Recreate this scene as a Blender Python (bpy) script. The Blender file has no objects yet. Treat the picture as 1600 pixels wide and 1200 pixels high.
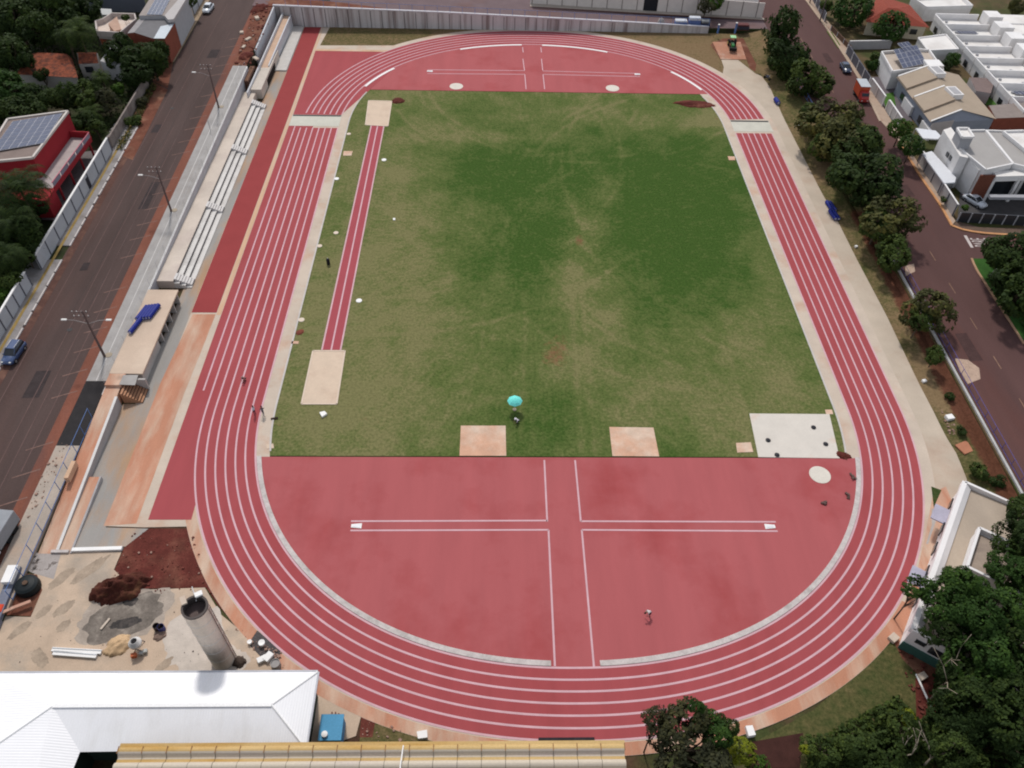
import bpy, bmesh, math, random
import numpy as np
from mathutils import Vector, Matrix
rnd = random.Random(11)
D = bpy.data
S = bpy.context.scene
C = S.collection
pi = math.pi
# ------------------------------------------------------------------ camera
FPX = 1233.85                      # focal length, in pixels of a 1600 px wide picture
CAM = Vector((-8.845, -109.511, 80.280))
PITCH, ROLL, YAW = 0.81552, 0.0309, 0.03594
_cp, _sp, _cy, _sy = math.cos(PITCH), math.sin(PITCH), math.cos(YAW), math.sin(YAW)
FW = Vector((_sy*_cp, _cy*_cp, -_sp))
_R = Vector((_cy, -_sy, 0)); _U = _R.cross(FW)
RT = _R*math.cos(ROLL) + _U*math.sin(ROLL)
UP = -_R*math.sin(ROLL) + _U*math.cos(ROLL)
cam = D.objects.new('camera', D.cameras.new('camera')); C.objects.link(cam)
cam.matrix_world = Matrix(((RT.x, UP.x, -FW.x, CAM.x), (RT.y, UP.y, -FW.y, CAM.y), (RT.z, UP.z, -FW.z, CAM.z), (0, 0, 0, 1)))
cam.data.sensor_width = 36; cam.data.lens = FPX/1600*36; cam.data.clip_end = 3000; cam.data.clip_start = 1
S.camera = cam
S.cycles.filter_width = 2.0

def G(px, py, z=0.0):
    """surveyed photo point -> world point at height z"""
    d = FW*FPX + RT*(px-800) - UP*(py-600)
    t = (z-CAM.z)/d.z
    return CAM + d*t
def ZL(y): return 2.1+0.0265*min(y, 130)
def ZT(x, y=90):
    t = min(1, max(0, (x+62)/105))
    return ZL(min(y, 92))*(1-t)+1.0*t
def GZ(px, py, zone, h=0.0):
    """point on the terrain of a zone ('L' left street, 'T' top street, 'R' right street, 0 stadium), h above it"""
    z = h
    for i in range(14):
        p = G(px, py, z)
        z = h+{'L': ZL(p.y), 'T': ZT(p.x, p.y), 'R': 1.0, 0: 0.0}[zone]
    return G(px, py, z)
def depth(p): return (Vector(p)-CAM).dot(FW)
def mpp(p): return depth(p)/FPX     # metres per photo pixel at p

# ------------------------------------------------------------------ materials
MATS = {}
def lin(r, g, b):
    f = lambda c: (c/255/12.92) if c/255 <= 0.04045 else ((c/255+0.055)/1.055)**2.4
    return (f(r), f(g), f(b))
def mat(name, col, rough=0.8, var=0.12, scale=0.8, var2=0.10, scale2=9.0, stain=None, stain_amt=0.5, stain_scale=0.15,
        stain_lo=0.5, stain_hi=0.7, spec=0.14, bump=0.0, metal=0.0, wave=None, detail=6, stretch=None, iso=False):
    if name in MATS: return MATS[name]
    m = D.materials.new(name); m.use_nodes = True; MATS[name] = m
    nt = m.node_tree; N = nt.nodes; L = nt.links
    b = N['Principled BSDF']; b.inputs['Roughness'].default_value = rough
    b.inputs['Specular IOR Level'].default_value = spec; b.inputs['Metallic'].default_value = metal
    tc = N.new('ShaderNodeTexCoord'); vec = tc.outputs['Object']
    if stretch:
        mp = N.new('ShaderNodeMapping'); mp.inputs['Scale'].default_value = stretch; L.new(vec, mp.inputs[0]); vec2 = mp.outputs[0]
    else: vec2 = vec
    def noise(sc, det=detail, v=None):
        n = N.new('ShaderNodeTexNoise'); n.inputs['Scale'].default_value = sc; n.inputs['Detail'].default_value = det
        n.inputs['Roughness'].default_value = 0.6; L.new(v or vec2, n.inputs['Vector']); return n.outputs['Fac']
    def mrange(src, a, c, lo, hi):
        r = N.new('ShaderNodeMapRange'); r.inputs[1].default_value = a; r.inputs[2].default_value = c
        r.inputs[3].default_value = lo; r.inputs[4].default_value = hi; L.new(src, r.inputs[0]); return r.outputs[0]
    v1 = mrange(noise(scale), .28, .72, 1-var, 1+var)
    v2 = mrange(noise(scale2, 3, vec), .28, .72, 1-var2, 1+var2)
    mu = N.new('ShaderNodeMath'); mu.operation = 'MULTIPLY'; L.new(v1, mu.inputs[0]); L.new(v2, mu.inputs[1])
    base = None
    rgb = N.new('ShaderNodeRGB'); rgb.outputs[0].default_value = (*col, 1); base = rgb.outputs[0]
    if stain:
        mx = N.new('ShaderNodeMix'); mx.data_type = 'RGBA'
        L.new(base, mx.inputs[6]); mx.inputs[7].default_value = (*stain, 1)
        f = mrange(noise(stain_scale, 8, vec if iso else None), stain_lo, stain_hi, 0, stain_amt); L.new(f, mx.inputs[0]); base = mx.outputs[2]
    sc = N.new('ShaderNodeVectorMath'); sc.operation = 'SCALE'; L.new(base, sc.inputs[0]); L.new(mu.outputs[0], sc.inputs['Scale'])
    L.new(sc.outputs[0], b.inputs['Base Color'])
    if bump or wave:
        bp = N.new('ShaderNodeBump'); bp.inputs['Strength'].default_value = bump or 0.5; bp.inputs['Distance'].default_value = 0.05
        if wave:
            w = N.new('ShaderNodeTexWave'); w.bands_direction = wave[0]; w.inputs['Scale'].default_value = wave[1]; L.new(vec, w.inputs['Vector'])
            L.new(w.outputs['Fac'], bp.inputs['Height'])
        else: L.new(noise(scale2*2, 4, vec), bp.inputs['Height'])
        L.new(bp.outputs[0], b.inputs['Normal'])
    return m

# ------------------------------------------------------------------ mesh builder
class MB:
    def __init__(s): s.v = []; s.f = []; s.mi = []; s.cur = 0
    def add(s, vs, fs):
        o = len(s.v); s.v += [tuple(v) for v in vs]
        for f in fs: s.f.append(tuple(i+o for i in f)); s.mi.append(s.cur)
        return s
    def poly(s, pts): return s.add(pts, [tuple(range(len(pts)))])
    def prism(s, pts, z0, z1):
        """pts: 2D outline; z0,z1 number or list"""
        n = len(pts)
        a = sum(pts[i][0]*pts[(i+1) % n][1]-pts[(i+1) % n][0]*pts[i][1] for i in range(n))
        pts = list(pts)
        z0 = list(z0) if hasattr(z0, '__len__') else [z0]*n
        z1 = list(z1) if hasattr(z1, '__len__') else [z1]*n
        if a < 0: pts = pts[::-1]; z0 = z0[::-1]; z1 = z1[::-1]
        vs = [(p[0], p[1], z0[i]) for i, p in enumerate(pts)]+[(p[0], p[1], z1[i]) for i, p in enumerate(pts)]
        fs = [tuple(range(n-1, -1, -1)), tuple(range(n, 2*n))]+[(i, (i+1) % n, n+(i+1) % n, n+i) for i in range(n)]
        return s.add(vs, fs)
    def box(s, c, d, rz=0.0, ax=None):
        hx, hy, hz = d[0]/2, d[1]/2, d[2]/2
        M = Matrix.Rotation(rz, 3, 'Z') if ax is None else ax
        vs = []
        for z in (-hz, hz):
            for x, y in ((-hx, -hy), (hx, -hy), (hx, hy), (-hx, hy)):
                p = M @ Vector((x, y, z)); vs.append((p.x+c[0], p.y+c[1], p.z+c[2]))
        return s.add(vs, [(3, 2, 1, 0), (4, 5, 6, 7), (0, 1, 5, 4), (1, 2, 6, 5), (2, 3, 7, 6), (3, 0, 4, 7)])
    def wall(s, p, q, t, zp0, zp1, zq0, zq1):
        p = Vector(p[:2]); q = Vector(q[:2]); d = (q-p).normalized(); n = Vector((-d.y, d.x))*t/2
        vs = [(*(p-n), zp0), (*(q-n), zq0), (*(q+n), zq0), (*(p+n), zp0), (*(p-n), zp1), (*(q-n), zq1), (*(q+n), zq1), (*(p+n), zp1)]
        return s.add(vs, [(3, 2, 1, 0), (4, 5, 6, 7), (0, 1, 5, 4), (1, 2, 6, 5), (2, 3, 7, 6), (3, 0, 4, 7)])
    def tube(s, p, q, r0, r1=None, n=8, cap=True):
        r1 = r0 if r1 is None else r1
        p = Vector(p); q = Vector(q); d = (q-p).normalized()
        a = d.orthogonal().normalized(); b = d.cross(a)
        vs = []
        for c, r in ((p, r0), (q, r1)):
            for i in range(n):
                t = 2*pi*i/n; vs.append(c+a*r*math.cos(t)+b*r*math.sin(t))
        fs = [(i, (i+1) % n, n+(i+1) % n, n+i) for i in range(n)]
        if cap: fs += [tuple(range(n-1, -1, -1)), tuple(range(n, 2*n))]
        return s.add(vs, fs)
    def path(s, pts, rs, n=7):
        for i in range(len(pts)-1): s.tube(pts[i], pts[i+1], rs[i], rs[i+1], n)
        return s
    def lathe(s, prof, c, n=24, cap0=True, cap1=True):
        vs = []
        for r, z in prof:
            for i in range(n):
                t = 2*pi*i/n; vs.append((c[0]+r*math.cos(t), c[1]+r*math.sin(t), c[2]+z))
        fs = []
        for k in range(len(prof)-1):
            for i in range(n): fs.append((k*n+i, k*n+(i+1) % n, (k+1)*n+(i+1) % n, (k+1)*n+i))
        if cap0: fs.append(tuple(range(n-1, -1, -1)))
        if cap1: fs.append(tuple((len(prof)-1)*n+i for i in range(n)))
        return s.add(vs, fs)
    def mesh(s, name, mats):
        me = D.meshes.new(name); me.from_pydata(s.v, [], s.f)
        for m in (mats if isinstance(mats, (list, tuple)) else [mats]): me.materials.append(m)
        if any(s.mi): me.polygons.foreach_set('material_index', s.mi)
        me.update(); return me
    def build(s, name, m, parent=None, smooth=False, bevel=0.0):
        me = s.mesh(name, m)
        if smooth: me.shade_smooth()
        o = D.objects.new(name, me); C.objects.link(o)
        if bevel:
            bm = bmesh.new(); bm.from_mesh(me); bmesh.ops.remove_doubles(bm, verts=bm.verts, dist=1e-4)
            ed = [e for e in bm.edges if len(e.link_faces) == 2 and e.calc_face_angle(0) > 0.5]
            bmesh.ops.bevel(bm, geom=ed, offset=bevel, segments=1, affect='EDGES', clamp_overlap=True); bm.to_mesh(me); bm.free()
        if parent is not None:
            o.parent = parent
            o.matrix_parent_inverse = Matrix.Translation(-parent.location) if parent.type == 'EMPTY' and parent.rotation_euler.z == 0 and parent.get('wc') else Matrix()
        return o

def tag(o, label=None, cat=None, group=None, kind=None):
    if label: o['label'] = label
    if cat: o['category'] = cat
    if group: o['group'] = group
    if kind: o['kind'] = kind
    return o
def thing(name, label, cat, loc=(0, 0, 0), rz=0.0, group=None):
    """Empty at the base of a thing; its parts are built in local coordinates"""
    o = D.objects.new(name, None); C.objects.link(o); o.location = loc; o.rotation_euler = (0, 0, rz); o.empty_display_size = 0.3
    return tag(o, label, cat, group)
def wthing(name, label, cat, loc, group=None):
    """same, but its parts are built in world coordinates"""
    o = thing(name, label, cat, loc, 0, group); o['wc'] = 1
    return o
def copy_tree(o, parent=None):
    c = o.copy(); C.objects.link(c)
    if parent is not None: c.parent = parent
    for ch in list(o.children): copy_tree(ch, c)
    return c
def struct(name, mb, m, parent=None, **k):
    o = mb.build(name, m, parent, **k)
    if parent is None: o['kind'] = 'structure'
    return o
def sheet(name, pts, m, dz=0.0, kind='structure'):
    pts = [Vector((p[0], p[1], (p[2] if len(p) > 2 else 0)+dz)) for p in pts]
    n = len(pts); a = sum(pts[i].x*pts[(i+1) % n].y-pts[(i+1) % n].x*pts[i].y for i in range(n))
    if a < 0: pts = pts[::-1]
    o = MB().poly(pts).build(name, m)
    if kind: o['kind'] = kind
    return o
def pxs(pts, z=0.0): return [G(a, b, z) for a, b in pts]
def pxz(pts, zone, h=0.0): return [GZ(a, b, zone, h) for a, b in pts]
def xy(pts): return [(p[0], p[1]) for p in pts]

# smooth value noise for hand-painted wear maps
def vnoise(x, y, sc, seed):
    rs = np.random.RandomState(seed); T = rs.rand(64, 64)
    u = x/sc; v = y/sc; i = np.floor(u).astype(int); j = np.floor(v).astype(int); fu = u-i; fv = v-j
    fu = fu*fu*(3-2*fu); fv = fv*fv*(3-2*fv)
    g = lambda a, b: T[a % 64, b % 64]
    return (g(i, j)*(1-fu)+g(i+1, j)*fu)*(1-fv)+(g(i, j+1)*(1-fu)+g(i+1, j+1)*fu)*fv
def fbm(x, y, sc, seed, o=4):
    r = 0; a = .5; t = 0
    for k in range(o): r = r+a*vnoise(x+17.3*k, y-9.1*k, sc, seed+k); t += a; a *= .55; sc *= .5
    return r/t

# ------------------------------------------------------------------ light
w = D.worlds.new('World'); S.world = w; w.use_nodes = True
nt = w.node_tree; sky = nt.nodes.new('ShaderNodeTexSky'); sky.sky_type = 'NISHITA'; sky.sun_disc = False
SUN = Vector((-0.20, 1.0, 0)).normalized(); EL = math.radians(52)
sky.sun_elevation = EL; sky.sun_rotation = math.atan2(SUN.x, SUN.y); sky.dust_density = 1.0; sky.air_density = 1.0; sky.ozone_density = 1.0
bg = nt.nodes['Background']; bg.inputs['Strength'].default_value = 0.13
hs = nt.nodes.new('ShaderNodeHueSaturation'); hs.inputs['Saturation'].default_value = .35; nt.links.new(sky.outputs[0], hs.inputs['Color'])
nt.links.new(hs.outputs[0], bg.inputs['Color'])
sd = Vector((SUN.x*math.cos(EL), SUN.y*math.cos(EL), math.sin(EL)))
sl = D.lights.new('sun', 'SUN'); sl.energy = 2.0; sl.angle = math.radians(5); sl.color = (1, .96, .9)
so = D.objects.new('sun', sl); C.objects.link(so); so.rotation_euler = sd.to_track_quat('Z', 'Y').to_euler(); so.location = (0, 0, 120)
S.view_settings.view_transform = 'Standard'; S.view_settings.look = 'None'; S.view_settings.exposure = 0.30; S.view_settings.gamma = 1.0
# ------------------------------------------------------------------ palette
M_soil = mat('red_soil', (.105, .026, .02), .95, .35, .5, .25, 5, stain=(.19, .075, .05), stain_amt=.7, stain_scale=.3, bump=.5)
M_track = mat('track_rubber', (.335, .072, .078), .85, .07, .9, .04, 14, stain=(.29, .05, .05), stain_amt=.55, stain_scale=.07, stain_lo=.5, stain_hi=.75, spec=.08, stretch=(.55, .06, 1), iso=True)
M_dee = mat('dee_rubber', (.375, .098, .102), .85, .06, .9, .04, 14, stain=(.30, .05, .05), stain_amt=.9, stain_scale=.075, stain_lo=.5, stain_hi=.72, spec=.08, stretch=(.5, .07, 1), iso=True)
M_strip = mat('strip_rubber', (.28, .050, .050), .85, .06, .3, .05, 14, spec=.08)
M_line = mat('line_paint', (.56, .35, .38), .7, .10, .5, .05, 12)
M_kerb = mat('kerb_concrete', (.5, .45, .43), .8, .14, .9, .12, 5, stain=(.3, .27, .25), stain_scale=.6, stain_amt=.7)
M_white = mat('white_paint', (.8, .78, .76), .6, .05, .6, .04, 9)
M_cream = mat('cream_concrete', (.52, .43, .35), .9, .10, .25, .07, 7, stain=(.46, .25, .16), stain_amt=.6, stain_scale=.22, stain_lo=.52, stain_hi=.72, bump=.2)
M_apron = mat('apron_concrete', (.47, .39, .31), .9, .10, .2, .07, 7, stain=(.40, .27, .20), stain_amt=.55, stain_scale=.13, stain_lo=.5, stain_hi=.7, bump=.2)
M_salmon = mat('salmon_concrete', (.46, .215, .135), .9, .12, .4, .08, 7, stain=(.55, .42, .32), stain_amt=.9, stain_scale=.35, stain_lo=.44, stain_hi=.68, stretch=(1, .22, 1), bump=.2)
M_conc = mat('grey_concrete', (.30, .28, .26), .9, .12, .3, .08, 7, stain=(.40, .25, .15), stain_amt=.95, stain_scale=.22, stain_lo=.44, stain_hi=.62, stretch=(1, .25, 1), bump=.2)
M_pale = mat('pale_concrete', (.42, .39, .37), .9, .10, .4, .08, 8, stain=(.30, .27, .26), stain_amt=.6, stain_scale=.3, bump=.2)
M_sand = mat('pit_sand', (.60, .47, .36), .95, .06, .6, .08, 12, stain=(.5, .36, .27), stain_amt=.5, stain_scale=.35, bump=.3)
M_pad = mat('orange_pad', (.56, .33, .225), .9, .12, .6, .08, 8, stain=(.60, .46, .36), stain_amt=.9, stain_scale=.25, stain_lo=.42, stain_hi=.62)
M_wpad = mat('white_pad', (.60, .55, .49), .85, .06, .4, .05, 8, stain=(.55, .33, .22), stain_amt=.6, stain_scale=.22, stain_lo=.56, stain_hi=.7)

# ground: one wide sheet at track level
gm = MB().poly([(-700, -300, -.06), (700, -300, -.06), (700, 1200, -.06), (-700, 1200, -.06)])
M_ground = mat('ground_earth', (.075, .04, .026), .95, .3, .35, .25, 4, stain=(.05, .065, .02), stain_amt=.9, stain_scale=.09, stain_lo=.44, stain_hi=.56, bump=.4)
struct('ground', gm, M_ground)

# ---- track centre line (three-centre bends), inside edge of lane one
R0, L0, BN, BF, NN, NF = 39.859, 37.590, 37.070, 37.930, 2.190, 2.136
def inner_curve(n=220):
    t = np.linspace(0, pi/2, n)
    def q(b, e): return R0*np.cos(t)**(2/e), b*np.sin(t)**(2/e)
    x, y = q(BF, NF); far = np.stack([x, L0+y], 1)
    x2, y2 = q(BN, NN); near = np.stack([x2, -L0-y2], 1)
    st = np.stack([np.full(80, R0), np.linspace(-L0, L0, 82)[1:-1]], 1)
    right = np.vstack([near[::-1], st, far]); left = right[::-1][1:-1]*[-1, 1]
    return np.vstack([right, left])          # counter-clockwise from the near apex
_c = inner_curve()
_t = np.roll(_c, -1, 0)-np.roll(_c, 1, 0); _t /= np.linalg.norm(_t, axis=1)[:, None]
NRM = np.stack([_t[:, 1], -_t[:, 0]], 1)
_cum = np.concatenate([[0], np.cumsum(np.linalg.norm(np.diff(np.vstack([_c, _c[:1]]), axis=0), axis=1))])
def off(o, sel): return _c[sel]+NRM[sel]*o
N_ = len(_c); ALL = np.arange(N_); Y = _c[:, 1]; X = _c[:, 0]
YG0, YG1 = 36.4, 40.9                        # the transverse channel at the far end of the straights
iR0 = int(np.where((X > 0) & (Y > YG0))[0][0]); iR1 = int(np.where((X > 0) & (Y > YG1))[0][0])
iL1 = int(np.where((X < 0) & (Y > YG1))[0][-1]); iL0 = int(np.where((X < 0) & (Y > YG0))[0][-1])
NEAR = np.concatenate([np.arange(iL0+1, N_), np.arange(0, iR0)])
FAR = np.arange(iR1, iL1+1)
def ribbon(mb, sel, a, b, z, zt=None):
    p = off(a, sel); q = off(b, sel); n = len(sel)
    vs = [(x, y, z) for x, y in p]+[(x, y, z) for x, y in q]
    fs = [(i, n+i, n+i+1, i+1) for i in range(n-1)]
    mb.add(vs, fs)
    return mb
# apron under everything
a = MB(); ring = np.concatenate([ALL, [0]])
ribbon(a, ring, -1.75, 8.9, .010)
struct('track_border', a, M_cream)
sheet('left_apron', pxs([(474, 42), (515, 43), (500, 71), (640, 71), (560, 130), (520, 190), (420, 600), (340, 640), (318, 822), (225, 824), (162, 822), (240, 625)]), M_cream, .002)
# red surfaces
struct('running_track', ribbon(ribbon(MB(), NEAR, 0, 7.4, .024), FAR, 0, 7.4, .024), M_track)
LXo = -R0-9.82
sheet('straight_extension', [(LXo, YG0), (-R0-5, YG0), (-R0-5, -47), (-44.6, -56.4), (LXo, -56.4)], M_track, .020)
sheet('bend_extension', [(-49.6, YG1), (-40, YG1), (-34, 55), (-28, 69.6), (-31.8, 70.4), (-49.7, 70.4)], M_track, .020)
sheet('warm_up_strip', [(-54.25, -19.5), (-50.5, -19.5), (-50.35, 83.2), (-54.3, 83.2)], M_strip, .020)
sheet('border_strip', [(-50.42, -20), (-49.75, -20), (-49.75, 71.2), (-50.3, 83.2), (-50.3, 71.4)][:3]+[(-49.75, 70.5), (-49.72, 83.0), (-50.3, 83.0)], mat('border_sand', (.55, .36, .235), .9, .12, .4, .08, 7, stain=(.54, .44, .36), stain_amt=.8, stain_scale=.25, stretch=(1, .2, 1)), .013)
sheet('border_strip', [(-49.7, 70.45), (-32, 70.45), (-32, 71.3), (-49.7, 71.3)], MATS['border_sand'], .013)
# channel slabs
M_chan = mat('channel_concrete', (.52, .50, .43), .8, .08, .5, .06, 8)
for nm, x0, x1 in (('steeple_channel', LXo, -R0+.1), ('steeple_channel', R0-.1, R0+7.9)):
    o = struct(nm, MB().box(((x0+x1)/2, (YG0+YG1)/2, .012), (x1-x0, YG1-YG0, .05)), M_chan)
    tag(o, 'pale concrete drain slab crossing the %s straight near the far bend' % ('left' if x0 < 0 else 'right'), 'drain slab'); del o['kind']
    MB().box(((x0+x1)/2, YG1-.35, .045), (x1-x0-.2, .5, .03)).build('grate', mat('dark_grate', (.03, .03, .03), .6), o)
# dees
def dee(nm, sel, y0):
    p = off(0.02, sel); pts = [(x, y) for x, y in p]
    return sheet(nm, pts, M_dee, .016)
YD0, YD1 = -46.75, 51.95
sN = np.concatenate([np.where((X < 0) & (Y < YD0))[0], np.where((X >= 0) & (Y < YD0))[0]])
sF = np.where(Y > YD1)[0]
dee('near_dee', sN, YD0); dee('far_dee', sF, YD1)
# lane lines
ln = MB(); lw = .115
for k in range(0, 7):
    o = k*1.22+(.06 if k else .02)
    ribbon(ln, NEAR, o-lw, o+lw, .030); ribbon(ln, FAR, o-lw*1.1, o+lw*1.1, .030)
for k in (7,):
    x = -R0-k*1.22-.03
    ln.add([(x-lw, -35.5, .030), (x+lw, -35.5, .030), (x+lw, YG0, .030), (x-lw, YG0, .030)], [(0, 1, 2, 3)])
struct('lane_lines', ln, M_line)
# dee lines (runways)
dl = MB()
def seg(p, q, w=.11, z=.026):
    p = Vector(p[:2]); q = Vector(q[:2]); d = (q-p).normalized(); n = Vector((-d.y, d.x))*w; e = d*w*.0
    dl.add([(*(p-n), z), (*(q-n), z), (*(q+n), z), (*(p+n), z)], [(0, 1, 2, 3)])
for a_, b_ in (((850.5, 719), (855, 815)), ((898.5, 719), (907.5, 815)), ((857, 828), (867, 1041)), ((909, 828), (928, 1042)),
               ((548.5, 814.5), (855, 813.5)), ((547.5, 829), (857, 828)), ((907.5, 814.5), (1212, 815.5)), ((909, 828), (1215, 830))):
    seg(G(*a_), G(*b_))
for a_, b_ in (((817, 92), (819.5, 110)), ((846, 92), (848, 110)), ((820, 116.5), (822, 139.5)), ((848.5, 116.5), (851, 139.5)), ((668, 109), (820, 110.5)),
               ((668, 115), (820, 116.3)), ((848, 111), (1000, 115)), ((848.5, 116.3), (1000, 119.8)), ((816.5, 74), (817.5, 82)), ((845, 74), (846, 82))):
    seg(G(*a_), G(*b_), .10)
struct('runway_lines', dl, M_line)
# kerbs (real steps)
def kerb(nm, sel, a, b, h, m):
    n = len(sel); p = off(a, sel); q = off(b, sel); mb = MB()
    vs = [(x, y, z) for z in (.0, h) for P in (p, q) for x, y in P]
    f = []
    for i in range(n-1):
        f += [(2*n+i, 2*n+i+1, 3*n+i+1, 3*n+i), (i, i+1, 2*n+i+1, 2*n+i), (n+i+1, n+i, 3*n+i, 3*n+i+1)]
    f += [(0, 2*n, 3*n, n), (n-1, 2*n-1, 4*n-1, 3*n-1)]
    mb.add(vs, f); bmo = struct(nm, mb, m)
    bm = bmesh.new(); bm.from_mesh(bmo.data); bmesh.ops.recalc_face_normals(bm, faces=bm.faces); bm.to_mesh(bmo.data); bm.free()
    return bmo
xa, xb = G(862, 1042).x, G(935, 1043).x
kerb('near_kerb', sN[(X[sN] < xa)], -.72, -.13, .09, M_kerb)
kerb('near_kerb', sN[(X[sN] > xb)], -.72, -.13, .09, M_kerb)
xf = [G(567, 139).x, G(614, 108).x, G(717, 77).x, G(816, 72).x, G(846, 72).x, G(950, 82).x, G(1050, 113).x, G(1100, 143).x]
for k in range(4):
    s_ = sF[(X[sF] > xf[2*k]) & (X[sF] < xf[2*k+1])]
    kerb('far_kerb', s_, -.62, -.13, .07, M_white)
# straight inner kerbs along the grass
for sx in (-1, 1):
    sK = np.where((np.sign(X) == sx) & (Y > YD0+.2) & (Y < YD1-.2))[0]
    kerb('field_kerb', sK, -1.95, -1.7, .06, mat('field_kerb_conc', (.5, .46, .43), .8, .1))
    # rusty soil marks are in the cream concrete itself
# orange and cream margins
struct('outer_margin', ribbon(MB(), NEAR[((Y[NEAR] < -52) & (X[NEAR] < 0)) | (Y[NEAR] < -62)], 7.62, 8.88, .014), M_salmon)
sheet('salmon_strip', pxs([(301, 491), (337, 491), (322, 530), (286, 620), (213, 818), (162, 822), (222, 672), (250, 600)]), M_salmon, .012)
# long jump runway
M_run = mat('runway_rubber', (.34, .066, .080), .85, .05, .3, .04, 14)
rw0, rw1 = (-33.6, -27.4), (-30.75, -27.4); rt0, rt1 = (-33.45, 37.1), (-30.75, 37.1)
sheet('jump_runway', [rw0, rw1, rt1, rt0], M_run, .02)
jl = MB()
for f in (.03, .5, .97):
    p = Vector(rw0).lerp(Vector(rw1), f); q = Vector(rt0).lerp(Vector(rt1), f); n = Vector((.12, 0))
    jl.add([(*(p-n), .026), (*(p+n), .026), (*(q+n), .026), (*(q-n), .026)], [(0, 1, 2, 3)])
struct('runway_lines', jl, M_line)
# sand pits and pads, each a slab you could point at
def pad(nm, px, m, h, label, cat, rim=None):
    pts = xy(pxs(px, h)); o = MB().prism(pts, -.03, h).build(nm, m); tag(o, label, cat)
    if rim:
        c = Vector((sum(p[0] for p in pts)/len(pts), sum(p[1] for p in pts)/len(pts)))
        mb = MB()
        for i in range(len(pts)):
            mb.wall(pts[i], pts[(i+1) % len(pts)], .22, -.02, h+.03, -.02, h+.03)
        mb.build('rim', rim, o)
    return o
M_rim = mat('pit_rim', (.62, .5, .4), .85, .06)
pad('sand_pit', [(489, 548), (539, 548), (526, 631), (471, 631)], M_sand, .05, 'cream sand pit at the near end of the long jump runway', 'sand pit', M_rim)
pad('sand_pit', [(576, 157), (612, 158), (606, 197), (571, 195)], M_sand, .05, 'cream sand pit at the far end of the long jump runway', 'sand pit', M_rim)
pad('landing_pad', [(720, 665), (790, 665), (791, 712), (718, 712)], M_pad, .06, 'orange square slab left of the double lane markings on the near red area', 'concrete pad')
pad('landing_pad', [(952, 667), (1021, 668), (1030, 713), (957, 712.5)], M_pad, .06, 'orange square slab on the field edge nearer the big white slab', 'concrete pad')
pad('concrete_slab', [(1171, 646), (1296, 647), (1312, 716), (1185, 714)], M_wpad, .07, 'large white concrete slab with dark bolts at the corner of the grass', 'concrete slab')
pad('access_cover', [(1150, 692), (1173, 691), (1177, 706), (1152, 707)], M_pad, .05, 'small square rusty cover beside the large white slab', 'access cover')
pad('access_cover', [(1289, 640), (1300, 640), (1302, 647), (1291, 647)], M_pad, .05, 'tiny orange square cover at the back right corner of the white slab', 'access cover')
pad('access_cover', [(416, 694), (427, 693), (428, 700), (417, 701)], M_sand, .05, 'small pale square cover at the left end of the near grass edge', 'access cover')
M_bolt = mat('dark_bolt', (.03, .03, .035), .6)
for i, (a_, b_) in enumerate(((1271, 668), (1290, 694), (1200, 688), (1214, 711))):
    p = G(a_, b_, .07); o = MB().lathe([(.32, 0), (.34, .08), (.2, .16), (.05, .2)], (p.x, p.y, .07), 12).build('anchor_bolt', M_bolt)
    tag(o, ['dark anchor lump in the middle right of the white slab', 'dark anchor lump near the right edge of the white slab', 'dark anchor lump near the left edge of the white slab', 'dark anchor lump on the front left edge of the white slab'][i], 'bolt', 'anchors on the white slab')
# throwing circles
for (a_, b_, r, lab) in ((1281, 742, 1.35, 'white concrete throwing circle on the near red area by the white slab'), (713, 135, 1.45, 'pale throwing circle on the far red area, the left one'), (957, 138, 1.45, 'pale throwing circle on the far red area, the right one')):
    p = G(a_, b_); o = MB().lathe([(r, 0), (r, .035)], (p.x, p.y, .012), 40).build('throwing_circle', mat('circle_concrete', (.62, .57, .5), .8, .06)); tag(o, lab, 'throwing circle')
# vault boxes
def vault(a_, b_, rz, lab):
    p = G(a_, b_); t = thing('vault_box', lab, 'vault box', (p.x, p.y, .02), rz, 'white boxes on the runways')
    MB().prism([(-.62, -.22), (.62, -.36), (.62, .36), (-.62, .22)], 0, .06).build('plate', M_white, t)
    MB().prism([(-.45, -.14), (.45, -.24), (.45, .24), (-.45, .14)], .06, .085).build('trough', mat('box_steel', (.7, .7, .72), .4), t)
vault(557, 822, 0, 'bright white tapered box at the left end of the near runway'); vault(1203, 823, pi, 'greyish white box at the right end of the near runway')
vault(671.5, 111.5, 0, 'white box at the left end of the far runway'); vault(996, 116.5, pi, 'white box at the right end of the far runway')
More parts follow.
